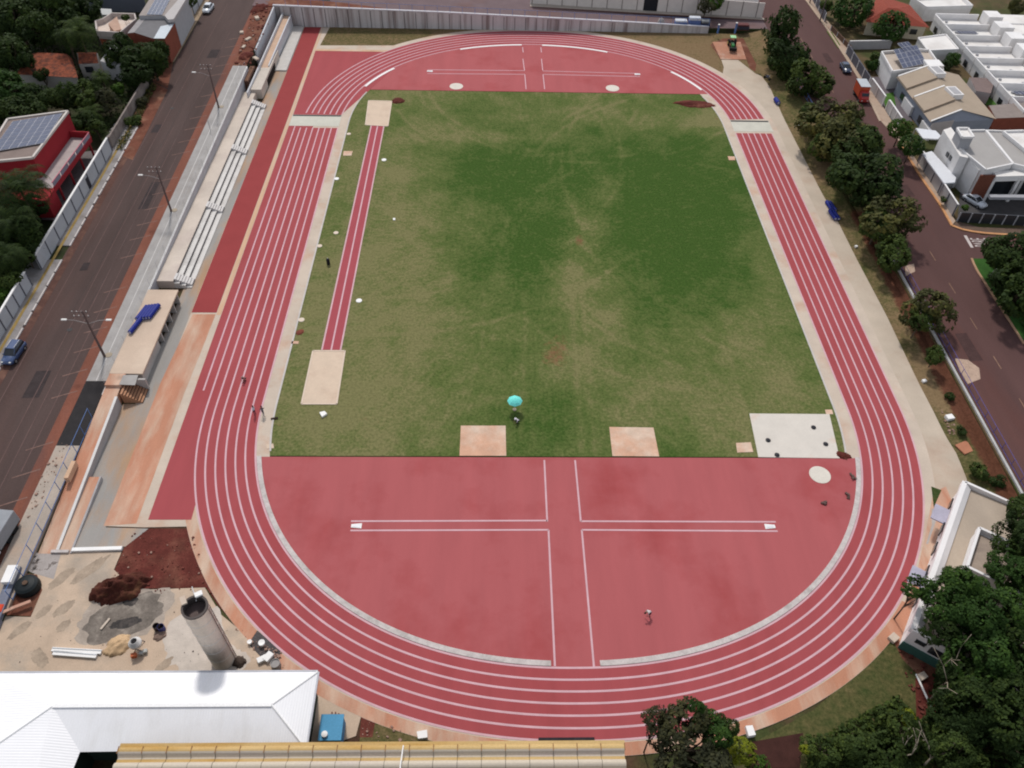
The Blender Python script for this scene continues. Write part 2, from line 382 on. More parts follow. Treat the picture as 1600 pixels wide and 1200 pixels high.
# small things on the field
M_cov = mat('cover_pale', (.66, .55, .45), .85, .06)
for (a_, b_, r, lab) in ((525, 364, .42, 'cream round cover in the grass beside the jump runway, upper of the close pair'), (499.5, 384.5, .42, 'cream round cover against the track kerb, lower of the close pair'),
                        (471, 500, .46, 'peach round cover just above the dark red soil spot'), (561, 470, .46, 'white round cover right of the jump runway near its close end'),
                        (600, 250, .46, 'white round cover right of the jump runway near its far end'), (545, 209.5, .42, 'cream round cover nearest to the far end of the jump runway'),
                        (526, 279.5, .44, 'white round cover between track and runway in the far half')):
    p = G(a_, b_); o = MB().lathe([(r, -.02), (r, .07), (r*.92, .09)], (p.x, p.y, 0), 20).build('drain_cover', M_cov if 'white' not in lab else M_white); tag(o, lab, 'drain cover', 'round covers in the grass')
def mound(nm, px, r, h, m, lab, cat, sx=1.0, rz=0.0, seed=1, zone=0, z=None, n=30, rough=.35):
    p = GZ(px[0], px[1], zone) if z is None else G(px[0], px[1], z)
    mb = MB(); rs = np.random.RandomState(seed); vs = []; fs = []
    g = np.linspace(-1, 1, n)
    for j in range(n):
        for i in range(n):
            x, y = g[i], g[j]; d = math.hypot(x, y); e = float(fbm(np.array([x*3+seed*7.]), np.array([y*3.]), 1.1, seed)[0])
            lim = .70+.55*(e-.5)
            k = max(0, 1-(d/max(lim, .2))**2)
            zz = h*(k**.7)*(1-rough+2*rough*float(fbm(np.array([x*8.]), np.array([y*8.+seed]), 1.2, seed+5)[0])) if k > 0 else -.05
            X_, Y_ = x*r*sx, y*r
            vs.append((X_*math.cos(rz)-Y_*math.sin(rz), X_*math.sin(rz)+Y_*math.cos(rz), zz))
    for j in range(n-1):
        for i in range(n-1):
            q = (j*n+i, j*n+i+1, (j+1)*n+i+1, (j+1)*n+i)
            if max(vs[k][2] for k in q) > -.04: fs.append(q)
    mb.add(vs, fs); o = mb.build(nm, m, smooth=True); o.location = p
    return tag(o, lab, cat)
mound('soil_heap', (622, 158), 1.6, .5, M_soil, 'small dark red soil heap beside the far sand pit', 'soil heap', 1.3, .3, 3)
mound('soil_heap', (1088, 163), 1.9, .5, M_soil, 'long dark red soil heap at the far right corner of the grass', 'soil heap', 3.2, -.1, 4)
mound('soil_heap', (469, 519), .9, .25, mat('red_clay', (.2, .06, .04), .95, .2, 2), 'round red clay spot beside the track kerb in the near grass', 'soil heap', 1, 0, 5)
mound('soil_heap', (1317, 712), .9, .35, M_soil, 'dark soil clods at the right corner of the white slab', 'soil heap', 1.5, -.3, 6)
pad('loose_block', [(499, 644), (507, 642), (511, 646), (503, 651)], M_white, .3, 'white block lying on the grass below the near sand pit', 'block')
pad('loose_block', [(1137, 244), (1148, 244.5), (1149, 250), (1139, 250)], M_pad, .08, 'orange cover plate beside the right track kerb', 'access cover')
pad('loose_block', [(537, 236), (551, 236), (549, 243), (536, 243)], M_pad, .04, 'reddish broken plate left of the runway far end', 'plate')
pad('loose_block', [(456, 533), (467, 533), (466, 537), (455, 537)], M_pad, .06, 'narrow orange plank on the grass edge under the clay spot', 'plank')
pad('loose_block', [(614, 340.5), (617.5, 340.5), (617.5, 343.5), (614, 343.5)], M_white, .12, 'tiny white block alone in the left half of the grass', 'block')
pad('loose_block', [(423, 653), (434, 651), (434, 654), (423, 655)], mat('dark_timber', (.03, .018, .012), .8), .15, 'dark short beam on the grass beside the two people', 'beam')
pad('loose_block', [(651, 1143), (667, 1140), (668, 1152), (653, 1154)], M_white, .55, 'white box on the near verge above the green fence', 'box')
pad('loose_block', [(1165, 1134), (1176, 1133), (1181, 1148), (1170, 1150)], M_white, .55, 'white box on the near verge beside the trees', 'box')
for i, (a_, b_) in enumerate(((1334, 746), (1326, 776), (1289, 785))):
    p = G(a_, b_); mb = MB()
    for k in range(5): mb.box((rnd.uniform(-.3, .3), rnd.uniform(-.3, .3), .08+.03*k), (rnd.uniform(.2, .6), rnd.uniform(.1, .3), .12), rnd.uniform(0, 3))
    o = mb.build('rubble', mat('rubble_grey', (.13, .08, .07), .9, .3, 3)); o.location = (p.x, p.y, .02)
    tag(o, ['dark rubble bits against the right kerb, highest of three', 'pale and dark rubble bits near the right kerb, middle of three', 'dark rubble bits left of the right kerb, lowest of three'][i], 'rubble', 'rubble bits on the near red area')

# ---- grass field
def gauss(x, y, px, r, ry=None):
    p = G(*px); return np.exp(-(((x-p.x)/r)**2+((y-p.y)/(ry or r))**2))
def grass_grid(nm, x0, x1, y0, y1, step, z, fn, m):
    nx = int((x1-x0)/step)+1; ny = int((y1-y0)/step)+1
    xs = np.linspace(x0, x1, nx); ys = np.linspace(y0, y1, ny); gx, gy = np.meshgrid(xs, ys)
    wear, soil, zz = fn(gx.ravel(), gy.ravel())
    me = D.meshes.new(nm); v = np.stack([gx.ravel(), gy.ravel(), z+zz], 1)
    me.vertices.add(len(v)); me.vertices.foreach_set('co', v.ravel())
    i = np.arange(nx*ny).reshape(ny, nx); q = np.stack([i[:-1, :-1], i[:-1, 1:], i[1:, 1:], i[1:, :-1]], -1).reshape(-1, 4)
    me.loops.add(len(q)*4); me.loops.foreach_set('vertex_index', q.ravel()); me.polygons.add(len(q))
    me.polygons.foreach_set('loop_start', np.arange(0, len(q)*4, 4)); me.polygons.foreach_set('loop_total', np.full(len(q), 4)); me.update(calc_edges=True)
    for an, arr in (('wear', wear), ('soil', soil)):
        at = me.attributes.new(an, 'FLOAT', 'POINT'); at.data.foreach_set('value', np.clip(arr, 0, 1).astype(np.float32))
    me.materials.append(m); o = D.objects.new(nm, me); C.objects.link(o); o['kind'] = 'structure'; return o
def grass_mat(name, lush, mid, dry, soil):
    m = D.materials.new(name); m.use_nodes = True; nt = m.node_tree; N = nt.nodes; L = nt.links; b = N['Principled BSDF']
    b.inputs['Roughness'].default_value = .95; b.inputs['Specular IOR Level'].default_value = .04
    tc = N.new('ShaderNodeTexCoord')
    def noise(s, d=5, r=.65):
        n = N.new('ShaderNodeTexNoise'); n.inputs['Scale'].default_value = s; n.inputs['Detail'].default_value = d; n.inputs['Roughness'].default_value = r
        L.new(tc.outputs['Object'], n.inputs['Vector']); return n.outputs['Fac']
    def attr(a):
        n = N.new('ShaderNodeAttribute'); n.attribute_name = a; return n.outputs['Fac']
    def math_(op, x, y):
        n = N.new('ShaderNodeMath'); n.operation = op
        for k, q in enumerate((x, y)):
            if isinstance(q, (int, float)): n.inputs[k].default_value = q
            else: L.new(q, n.inputs[k])
        return n.outputs[0]
    nf = math_('ADD', math_('MULTIPLY', math_('SUBTRACT', noise(1.3, 6), .5), 1.0), math_('MULTIPLY', math_('SUBTRACT', noise(.33, 4), .5), .7))
    wv = math_('ADD', attr('wear'), nf)
    r = N.new('ShaderNodeValToRGB'); e = r.color_ramp.elements; e[0].position = .02; e[0].color = (*lush, 1); e[1].position = .85; e[1].color = (*dry, 1)
    q = r.color_ramp.elements.new(.48); q.color = (*mid, 1); L.new(wv, r.inputs[0])
    mx = N.new('ShaderNodeMix'); mx.data_type = 'RGBA'; L.new(r.outputs[0], mx.inputs[6]); mx.inputs[7].default_value = (*soil, 1)
    sv = math_('ADD', attr('soil'), math_('MULTIPLY', math_('SUBTRACT', noise(1.1, 7, .7), .5), 1.3))
    mr = N.new('ShaderNodeMapRange'); mr.inputs[1].default_value = .42; mr.inputs[2].default_value = .85; mr.inputs[4].default_value = .85; L.new(sv, mr.inputs[0]); L.new(mr.outputs[0], mx.inputs[0])
    sc = N.new('ShaderNodeVectorMath'); sc.operation = 'SCALE'; L.new(mx.outputs[2], sc.inputs[0])
    fine = N.new('ShaderNodeMapRange'); fine.inputs[1].default_value = .3; fine.inputs[2].default_value = .7; fine.inputs[3].default_value = .62; fine.inputs[4].default_value = 1.38
    L.new(noise(2.6, 7, .8), fine.inputs[0]); L.new(fine.outputs[0], sc.inputs['Scale'])
    L.new(sc.outputs[0], b.inputs['Base Color'])
    bp = N.new('ShaderNodeBump'); bp.inputs['Strength'].default_value = .6; bp.inputs['Distance'].default_value = .06; L.new(noise(9, 3), bp.inputs['Height']); L.new(bp.outputs[0], b.inputs['Normal'])
    MATS[name] = m
    return m
M_turf = grass_mat('field_turf', (.045, .086, .017), (.100, .124, .038), (.168, .158, .068), (.20, .085, .05))
M_verge = grass_mat('verge_turf', (.04, .06, .018), (.10, .088, .036), (.19, .13, .07), (.10, .033, .022))
def field_fn(x, y):
    w = .50+.26*(fbm(x, y, 11, 3)-.5)*2+.28*(fbm(x, y, 4, 13)-.5)*2
    w += .26*np.exp(-((x+24)/10)**2)+.14*(x < -31)+.16*np.exp(-((y+38)/9)**2)*(x < 26)
    for px, r, a in (((700, 250), 11, .35), ((830, 262), 14, .55), ((1080, 350), 15, .62), ((1090, 260), 12, .42), ((850, 400), 9, .55), ((790, 330), 10, .3), ((720, 420), 9, .25), ((1000, 235), 10, .3), ((1050, 430), 9, .35),
                     ((700, 170), 10, .2), ((1000, 330), 8, .25), ((800, 640), 8, .33), ((1000, 560), 8, .18), ((870, 650), 7, .3), ((1040, 500), 7, .25), ((720, 590), 6, .15), ((820, 500), 6, .2), ((690, 690), 5, .25), ((1050, 690), 6, .2)):
        w = w-.78*a*gauss(x, y, px, r*1.08)
    for px, r, ry, a in (((760, 215), 12, 2.2, .35), ((600, 300), 5, 20, .15), ((950, 300), 4, 9, .35), ((915, 370), 3.2, 8, .5), ((890, 430), 2.6, 7, .5), ((940, 440), 4, 5, .25), ((930, 500), 7, 7, .16), ((940, 580), 8, 5, .12), ((1180, 560), 8, 9, .15), ((1080, 195), 7, 4, .3), ((1140, 190), 5, 5, .3), ((690, 200), 6, 3, .2)):
        w = w+a*gauss(x, y, px, r, ry)
    # wheel tracks curving over the middle
    for cx, cy, rr in ((-4, 52, 26), (-4, 52, 28), (40, 10, 44), (40, 10, 46), (22, -5, 30), (-30, 30, 44), (-30, 30, 46), (-26, 26, 50), (10, 60, 34), (10, 60, 36), (60, 20, 56), (60, 20, 58)):
        d = np.hypot(x-cx, y-cy)-rr; w = w+.26*np.exp(-(d/.45)**2)*np.clip((fbm(x, y, 8, 40+int(rr))-.42)*6, 0, 1)
    for x0, y0, k in ((2.5, -60, .02), (4.3, -60, .02), (-6, -60, .05)):
        d = (x-x0)-k*(y-y0); w = w+.22*np.exp(-(d/.35)**2)*np.clip((fbm(x, y, 9, 60)-.44)*6, 0, 1)
    s = -.1+.12*(fbm(x, y, 7, 21)-.5)*2
    for px, r, ry, a in (((905, 376), 1.0, 2.4, .75), ((872, 540), 3.4, 4.6, .55), ((862, 565), 2.5, 2.5, .35), ((930, 480), 3, 4, .22), ((905, 330), 1.5, 5, .42), ((890, 470), 2, 6, .38), ((500, 660), 9, 4, .32), ((640, 650), 8, 3.5, .32), ((900, 690), 10, 3, .2), ((1100, 640), 10, 4, .26), ((700, 610), 7, 3, .2), ((1240, 590), 6, 6, .2), ((560, 590), 5, 4, .2), ((1110, 185), 6, 2.5, .4), ((480, 560), 3, 5, .25), ((940, 410), 5, 4, .15)):
        s = s+a*gauss(x, y, px, r, ry)
    s = s+.22*np.exp(-((np.abs(x)-37.6)/1.0)**2)+.2*np.exp(-((y+46.4)/.8)**2)
    return w, s, .012*(fbm(x, y, 3, 8)-.5)
grass_grid('grass_field', -38.15, 38.15, YD0, YD1, .5, .006, field_fn, M_turf)
# ================================================================= left side: street, stands, houses
M_asph = mat('street_asphalt', (.078, .052, .047), .9, .18, .35, .12, 5, stain=(.105, .050, .040), stain_amt=.85, stain_scale=.06, stain_lo=.48, stain_hi=.7, stretch=(1, .12, 1), bump=.15)
M_asphT = mat('cross_street_asphalt', (.15, .105, .11), .9, .12, .35, .08, 5, stain=(.17, .085, .065), stain_amt=.6, stain_scale=.09, bump=.15)
M_asphR = mat('right_street_asphalt', (.096, .050, .046), .9, .10, .3, .08, 5, stain=(.13, .05, .04), stain_amt=.7, stain_scale=.07, stretch=(1, .2, 1), bump=.15)
M_walk = mat('sidewalk_grey', (.34, .32, .305), .9, .12, .5, .08, 6, stain=(.26, .23, .21), stain_amt=.6, stain_scale=.2, bump=.15)
M_redsoil = mat('roadside_soil', (.15, .055, .035), .95, .25, .4, .2, 5, stain=(.26, .14, .09), stain_amt=.8, stain_scale=.25, bump=.4)
M_lot = mat('garden_ground', (.04, .035, .02), .95, .3, .3, .25, 4, stain=(.03, .05, .014), stain_amt=.9, stain_scale=.12, stain_lo=.42, stain_hi=.58, bump=.4)
M_wallw = mat('painted_wall', (.42, .43, .46), .8, .06, .5, .04, 6, stain=(.33, .32, .32), stain_amt=.4, stain_scale=.3)
M_walld = mat('pilaster_dark', (.11, .11, .13), .8, .08)
M_rail = mat('blue_metal', (.10, .19, .42), .5, .05)
M_wire = mat('wire', (.4, .4, .42), .5)
M_steel = mat('galv_steel', (.35, .35, .36), .45, .05, metal=.4)
ys = [-130, -60, 0, 60, 130, 200]
def band(nm, x0, x1, h, m, ya=-100, yb=118, kind='structure', base=None):
    """long strip draped on the sloping left street"""
    mb = MB(); yy = [ya, yb]
    if base is None:
        mb.poly([(x0, ya, ZL(ya)+h), (x1, ya, ZL(ya)+h), (x1, yb, ZL(yb)+h), (x0, yb, ZL(yb)+h)])
    else:
        mb.prism([(x0, ya), (x1, ya), (x1, yb), (x0, yb)], [ZL(ya)+base, ZL(ya)+base, ZL(yb)+base, ZL(yb)+base], [ZL(ya)+h, ZL(ya)+h, ZL(yb)+h, ZL(yb)+h])
    o = mb.build(nm, m)
    if kind: o['kind'] = kind
    return o
YE = -68
# raised terrain of the left quarter
tr = MB().prism([(-420, -110), (-61.2, -110), (-61.2, 84.2), (-61.2, 118), (-61.2, 400), (-420, 400)], -2, [ZL(-110)-.03, ZL(-110)-.03, ZL(84.2)-.03, ZL(118)-.03, ZL(130)-.03, ZL(130)-.03])
tr = MB().prism([(-420, -110), (-61.2, -110), (-61.2, 130), (-420, 130)], -4, [ZL(-110)-.03, ZL(-110)-.03, ZL(130)-.03, ZL(130)-.03])
struct('left_terrain', tr, M_lot)
struct('left_terrain', MB().prism([(-900, 130.01), (20, 130.01), (20, 900), (-900, 900)], -4, ZL(130)-.04), M_lot)
band('left_street', -76.6, -64.0, 0, M_asph)
sheet('roadside_earth', pxz([(240, 128), (262, 140), (230, 205), (207, 250), (187, 242), (176, 236)], 'L', .02), M_redsoil)
sheet('roadside_earth', pxz([(255, 92), (272, 90), (262, 138), (238, 126)], 'L', .015), M_redsoil)
o = band('street_edge_soil', -65.6, -64.05, .012, mat('edge_soil', (.20, .075, .05), .95, .2, .6, .15, 5, stain=(.09, .05, .045), stain_amt=.8, stain_scale=.3, stretch=(1, .3, 1)), -75, 88)
band('street_edge_soil', -76.3, -75.2, .012, mat('edge_soil2', (.10, .05, .04), .95, .2, .6, .15, 5, stain=(.19, .10, .07), stain_amt=.8, stain_scale=.5), -60, 40)
# faint parking lines and wheel streaks
pk = MB()
for k in range(32):
    y = -62+k*4.2+rnd.uniform(-.2, .2)
    if k % 7 == 5: continue
    pk.poly([(-67.6, y-1.3, ZL(y-1.3)+.02), (-67.55, y-1.45, ZL(y-1.45)+.02), (-64.6, y-.1, ZL(y-.1)+.02), (-64.65, y+.05, ZL(y)+.02)])
struct('parking_lines', pk, mat('worn_paint', (.20, .12, .10), .9, .3, 1.5))
sk = MB()
for x, ya, yb in ((-74.2, -60, 60), (-70.1, -80, 30), (-68.5, -75, 70), (-72.3, -10, 85), (-66.9, -50, 20)):
    sk.poly([(x, ya, ZL(ya)+.018), (x+.13, ya, ZL(ya)+.018), (x+.33, yb, ZL(yb)+.018), (x+.25, yb, ZL(yb)+.018)])
struct('wheel_streaks', sk, mat('dust_streak', (.135, .085, .078), .95, .2, .5))
# left sidewalk with grass strip and broken white kerb
for ya, yb, i in ((-40, -9.5, 0), (-6.0, 31, 1)):
    x0, x1 = -81.2, -76.6
    struct('sidewalk', MB().prism([(x0, ya), (x1, ya), (x1, yb), (x0, yb)], [ZL(ya)-.1, ZL(ya)-.1, ZL(yb)-.1, ZL(yb)-.1], [ZL(ya)+.14, ZL(ya)+.14, ZL(yb)+.14, ZL(yb)+.14]), mat('sidewalk_left', (.27, .25, .245), .9, .15, .6, .1, 6, stain=(.15, .12, .10), stain_amt=.6, stain_scale=.4))
    y = ya
    kb = MB()
    while y < yb-1.2:
        L_ = rnd.uniform(1.2, 3.6); e = min(yb, y+L_)
        kb.prism([(x1+.01, y), (x1+.22, y), (x1+.22, e), (x1+.01, e)], [ZL(y)-.1]*2+[ZL(e)-.1]*2, [ZL(y)+.17]*2+[ZL(e)+.17]*2); y = e+rnd.uniform(.2, .7)
    struct('kerb', kb, mat('white_kerb', (.55, .5, .48), .8, .15, 1))
band('dry_grass_strip', -78.05, -77.6, .155, mat('dry_grass', (.27, .185, .065), .95, .2, 1, .2, 8), -40, 31)
band('sidewalk', -80.5, -76.7, .03, mat('sidewalk_sandy', (.30, .22, .15), .9, .2, .5, .1, 6), 56, 118)
# right sidewalk of the left street: raised slab, white seam, retaining wall
YS0, YS1 = -72, 54.5
struct('sidewalk', MB().prism([(-64.0, -35), (-61.05, -35), (-61.05, YS1), (-64.0, YS1)], [ZL(-35)-3]*2+[ZL(YS1)-3]*2, [ZL(-35)+.13]*2+[ZL(YS1)+.13]*2), M_walk)
struct('sidewalk', MB().prism([(-64.0, YE), (-61.05, YE), (-61.05, -46), (-64.0, -46)], [-1]*4, [ZL(YE)+.13]*2+[ZL(-46)+.13]*2), mat('sidewalk_dusty', (.38, .32, .27), .9, .14, .4, .1, 6, stain=(.40, .27, .19), stain_amt=.7, stain_scale=.2))
struct('asphalt_patch', MB().prism([(-64.0, -46), (-61.05, -46), (-61.05, -35), (-64.0, -35)], [-1]*4, [ZL(-46)+.125]*2+[ZL(-35)+.125]*2), mat('fresh_asphalt', (.030, .027, .028), .9, .15, 1, .15, 9, bump=.3))
band('sidewalk_seam', -62.72, -62.60, .14, mat('seam_white', (.55, .52, .5), .8, .1), -35, YS1)
def wbar(nm, label, cat, p, q, t, zp, zq, m, parent=None):
    o = MB().wall(p, q, t, *zp, *zq).build(nm, m, parent)
    return tag(o, label, cat) if label else o
rw = wbar('retaining_wall', 'long grey retaining wall between the street sidewalk and the stands', 'wall', (-60.9, -37.5), (-60.9, 54), .26, (-.3, ZL(-37.5)+.16), (-.3, ZL(54)+.16), mat('ret_wall', (.42, .41, .43), .9, .1, .4, .07, 5))
MB().wall((-60.92, -37.5), (-60.92, 54), .3, ZL(-37.5)+.162, ZL(-37.5)+.22, ZL(54)+.162, ZL(54)+.22).build('coping', mat('coping_white', (.62, .6, .58), .8, .08), rw)
# mesh fence on it: rails and slim posts
def fence(nm, label, p, q, z0, z1, h, n, m, mesh=None, group=None):
    p = Vector((*p, z0)); q = Vector((*q, z1)); up = Vector((0, 0, h))
    t = wthing(nm, label, 'fence', p, group)
    rb = MB()
    for f in (.04, 1.0): rb.tube(p+up*f, q+up*f, .035 if m is not M_wire else .016, None, 5)
    rb.build('rail', m, t)
    for i in range(n+1):
        a = p.lerp(q, i/n); MB().tube(a, a+up*1.02, .045 if m is not M_wire else .022, None, 6).build('post', m, t)
    if mesh:
        mb = MB(); Ln = (q-p).length; k = int(Ln/.55)
        for i in range(k):
            a = p.lerp(q, i/k); b = p.lerp(q, min(1, (i+1.6)/k)); mb.tube(a+up*.04, b+up, .010, None, 3, False); mb.tube(a+up, b+up*.04, .010, None, 3, False)
        mb.build('wire_mesh', mesh, t)
    return t
fence('mesh_fence', 'pale wire mesh fence along the sidewalk above the stands', (-60.92, -36), (-60.92, 53), ZL(-36)+.2, ZL(53)+.2, 1.5, 22, M_wire, None)
fence('mesh_fence', 'blue metal fence along the ramp by the lower left sidewalk', (-60.95, -67), (-60.95, -41.5), ZL(-67)+.1, ZL(-41.5)+.1, 1.9, 9, M_rail, None)
# walkway and stands
ZW = 1.36
M_walkway = mat('walkway_cream', (.56, .48, .41), .9, .1, .3, .07, 6, stain=(.44, .36, .32), stain_amt=.7, stain_scale=.2, bump=.15)
M_tier = mat('tier_concrete', (.62, .59, .56), .85, .09, .4, .06, 7, stain=(.40, .37, .35), stain_amt=.6, stain_scale=.3)
YB0, YB1 = -13.8, 44.5
struct('walkway', MB().box((-59.48, (YB0+47.5)/2, ZW/2-.2), (2.56, 47.5-YB0, ZW+.4)), M_walkway)
st = wthing('bleachers', 'long pale concrete stands of four steps facing the track', 'stands', (-56.6, 15, 0))
xs = [-58.2, -57.35, -56.5, -55.65]; zs = [.95, .55, .15]
for k in range(3):
    MB().box(((xs[k]+xs[k+1])/2, (YB0+YB1)/2, zs[k]/2-.15), (xs[k+1]-xs[k]-.01, YB1-YB0, zs[k]+.3)).build('tier', M_tier, st)
for k in range(3):
    MB().box((xs[k]+.012, (YB0+YB1)/2, zs[k]+.21), (.04, YB1-YB0-.2, .30)).build('riser', mat('riser_shade', (.17, .155, .15), .9, .15), st)  # dark strips paint the shade on the tier faces
for yc in (-12.6, 7.0, 26.0, 43.6):
    t = MB()
    for k in range(7):
        x = -58.25+k*.37; z = ZW-(k+1)*.17
        t.box((x+.18, yc, (z+.3)/2-.15+.03), (.36, 1.5, z+.36))
    t.build('stair', mat('stair_white', (.60, .57, .55), .85, .06), st)
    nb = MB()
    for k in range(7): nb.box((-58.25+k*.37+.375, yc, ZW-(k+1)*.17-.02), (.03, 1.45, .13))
    nb.build('riser', mat('riser_shade', (.17, .155, .15), .9, .15), st)  # stair fronts darkened too, their shade is put into the colour
struct('stand_path', MB().poly([(-56.9, -60.2, .004), (-54.3, -60.2, .004), (-54.3, 83, .004), (-56.9, 83, .004)]), M_conc)
# stage block with rooms opening to the track
sg = wthing('stage_block', 'concrete block with a flat peach roof carrying blue rolls', 'building', (-58.5, -25, 0))
ZS = 2.15
MB().box((-58.6, -25.6, ZS-.12), (4.5, 17.6, .24)).build('roof_slab', mat('stage_roof', (.52, .40, .31), .9, .1, .25, .07, 6, stain=(.58, .46, .36), stain_amt=.9, stain_scale=.15, stain_lo=.42, stain_hi=.6), sg)
MB().box((-59.2, -25.6, (ZS-.26)/2-.1), (3.0, 17.2, ZS-.24)).build('wall', M_pale, sg)
MB().box((-57.35, -30.6, (ZS-.26)/2-.1), (1.4, 7.2, ZS-.28)).build('front_wall', M_pale, sg)
for k in range(5):
    y = -17.4-k*2.1
    MB().wall((-57.6, y), (-56.45, y-.02), .22, 0, ZS-.25, 0, ZS-.25).build('buttress', M_pale, sg)
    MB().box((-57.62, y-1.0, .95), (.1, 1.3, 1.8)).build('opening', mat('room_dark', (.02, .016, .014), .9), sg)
# ramp along the street
def slab(nm, pts, zt, zb, m, kind='structure'):
    o = MB().prism(pts, zb, zt).build(nm, m)
    if kind: o['kind'] = kind
    return o
slab('upper_walkway', [(-60.75, -36.5), (-58.6, -36.5), (-58.6, -34.4), (-60.75, -34.4)], ZS-.02, -.3, M_salmon)
slab('street_ramp', [(-60.75, -61), (-58.75, -61), (-58.75, -36.5), (-60.75, -36.5)], [.02, .02, 1.75, 1.75], [-.4]*4, M_salmon)
wb = wbar('ramp_wall', 'tapering grey ramp wall beside the salmon walkway', 'wall', (-58.62, -61), (-58.62, -38.4), .24, (-.1, .12), (-.1, 1.86), mat('ramp_wall', (.36, .34, .34), .9, .1))
MB().wall((-58.66, -61), (-58.66, -38.4), .34, .122, .18, 1.862, 1.93).build('coping', mat('coping_white', (.62, .6, .58), .8, .08), wb)
wb = wbar('ramp_wall', 'low white topped kerb wall right of the tapering ramp wall', 'wall', (-57.05, -61), (-57.05, -50.5), .22, (-.1, .12), (-.1, .62), mat('ramp_wall', (.36, .34, .34), .9, .1))
slab('street_ramp', [(-58.5, -61), (-57.16, -61), (-57.16, -50.5), (-58.5, -50.5)], [.03, .03, .5, .5], [-.2]*4, M_salmon)
stp = MB()
for k in range(8): stp.box((-58.3+k*.32, -36.6, (1.75-k*.22)/2-.05), (.30, 2.4, 1.75-k*.22+.1))
o = stp.build('ramp_steps', mat('step_rust', (.42, .22, .13), .9, .12)); tag(o, 'rusty orange concrete steps down from the peach roofed block', 'steps')
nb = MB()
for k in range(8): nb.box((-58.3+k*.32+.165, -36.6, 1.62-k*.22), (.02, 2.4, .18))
nb.build('riser', mat('riser_rust_shade', (.10, .055, .04), .9), o)  # step fronts painted in a shaded copy of the step colour
tag(MB().box((-57.3, -35.2, .95), (3.0, .3, 2.0)).build('stair_wall', M_pale), 'short grey wall closing the end of the peach roofed block', 'wall')
sheet('lower_court', [(-58.5, -60.3), (-54.3, -60.3), (-54.3, -38), (-58.5, -38)], M_conc, .008)
sheet('lower_court', pxs([(250, 598), (222, 674), (162, 824), (232, 826), (196, 854), (116, 858), (190, 640), (215, 640)]), M_conc, .006)
tag(MB().wall((-57.0, -60.6), (-51.4, -60.4), .45, -.05, .30, -.05, .30).build('end_kerb', M_white), 'thick white kerb closing the lower court', 'kerb')
tag(MB().wall((-59.3, -60.8), (-57.3, -60.8), .35, -.05, .25, -.05, .25).build('end_kerb', M_kerb), 'short pale kerb at the foot of the salmon ramp', 'kerb')
tag(MB().box((0, 0, .45), (.5, 2.6, .9)).build('bench_box', mat('peach_box', (.55, .36, .24), .85)), 'peach concrete bench on the ramp beside the blue fence', 'bench').location = Vector((-60.35, GZ(107, 742, 'L').y, 1.0))
sheet('stage_end_slab', pxs([(193, 586), (216, 586), (211, 602), (186, 601)], ZS), M_walk, .02)
# -------- far left corner: excavation and walls
struct('excavation', MB().poly([(-63.95, 54.5, ZL(54.5)+.03), (-61.2, 54.5, ZL(54.5)+.03), (-61.2, 86, ZL(86)+.03), (-65.4, 88, ZL(88)+.03)]), M_redsoil)
def lwall(nm, label, p, q, t, z0p, z1p, z0q, z1q, m=None):
    o = MB().wall(p, q, t, z0p, z1p, z0q, z1q).build(nm, m or mat('ret_wall', (.36, .35, .36), .9, .1)); return tag(o, label, 'wall')
lwall('corner_wall', 'tall pale concrete wall in the far left corner behind the stands', (-60.7, 83.0), (-60.9, 62), .3, 0, 4.75, 0, 3.7, mat('corner_conc', (.55, .55, .57), .85, .08))
lwall('corner_wall', 'inner parallel concrete wall along the far ramp', (-58.9, 83.0), (-59.4, 45.5), .28, 0, 3.3, 0, 2.3, mat('corner_conc', (.55, .55, .57), .85, .08))
sheet('far_ramp', [(-60.6, 83), (-59.0, 83), (-59.5, 55), (-60.7, 55)], M_redsoil, .9)
slab('far_ramp', [(-58.8, 83.1), (-57.2, 83.1), (-57.6, 47.6), (-59.2, 47.6)], [2.6, 2.6, 1.7, 1.7], [-.2]*4, mat('ramp_peach', (.52, .36, .26), .9, .12))
lwall('ramp_wall', 'third concrete wall stepping down to the far path', (-57.1, 83.1), (-57.5, 58), .25, 0, 2.9, 0, 2.2, mat('corner_conc', (.55, .55, .57), .85, .08))
slab('far_room', [(-59.2, 47.5), (-57.0, 47.5), (-57.0, 66), (-59.0, 66)], 1.95, -.2, mat('room_roof', (.52, .46, .40), .9, .1))
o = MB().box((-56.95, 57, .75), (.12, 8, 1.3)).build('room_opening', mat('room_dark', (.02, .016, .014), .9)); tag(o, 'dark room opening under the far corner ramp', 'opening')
o = MB().box((-60.3, 52.8, 1.6), (.9, 7.0, 2.4)).build('shuttering_stack', mat('brown_timber', (.10, .05, .035), .8, .3, 3)); tag(o, 'brown timber shuttering standing between the walls beside the sidewalk end', 'timber')
o.rotation_euler.z = 0
bm_ = MB()
for k in range(3): bm_.box((-60.75+.3*k, 52.8, 2.86), (.16, 6.6, .1))
bm_.build('plank', mat('plank_tan', (.26, .14, .09), .8, .2), o)
slab('far_apron', [(-57.0, 60), (-54.4, 60), (-54.4, 83), (-57.0, 83)], .25, -.1, mat('far_apron_pale', (.5, .47, .44), .9, .1))
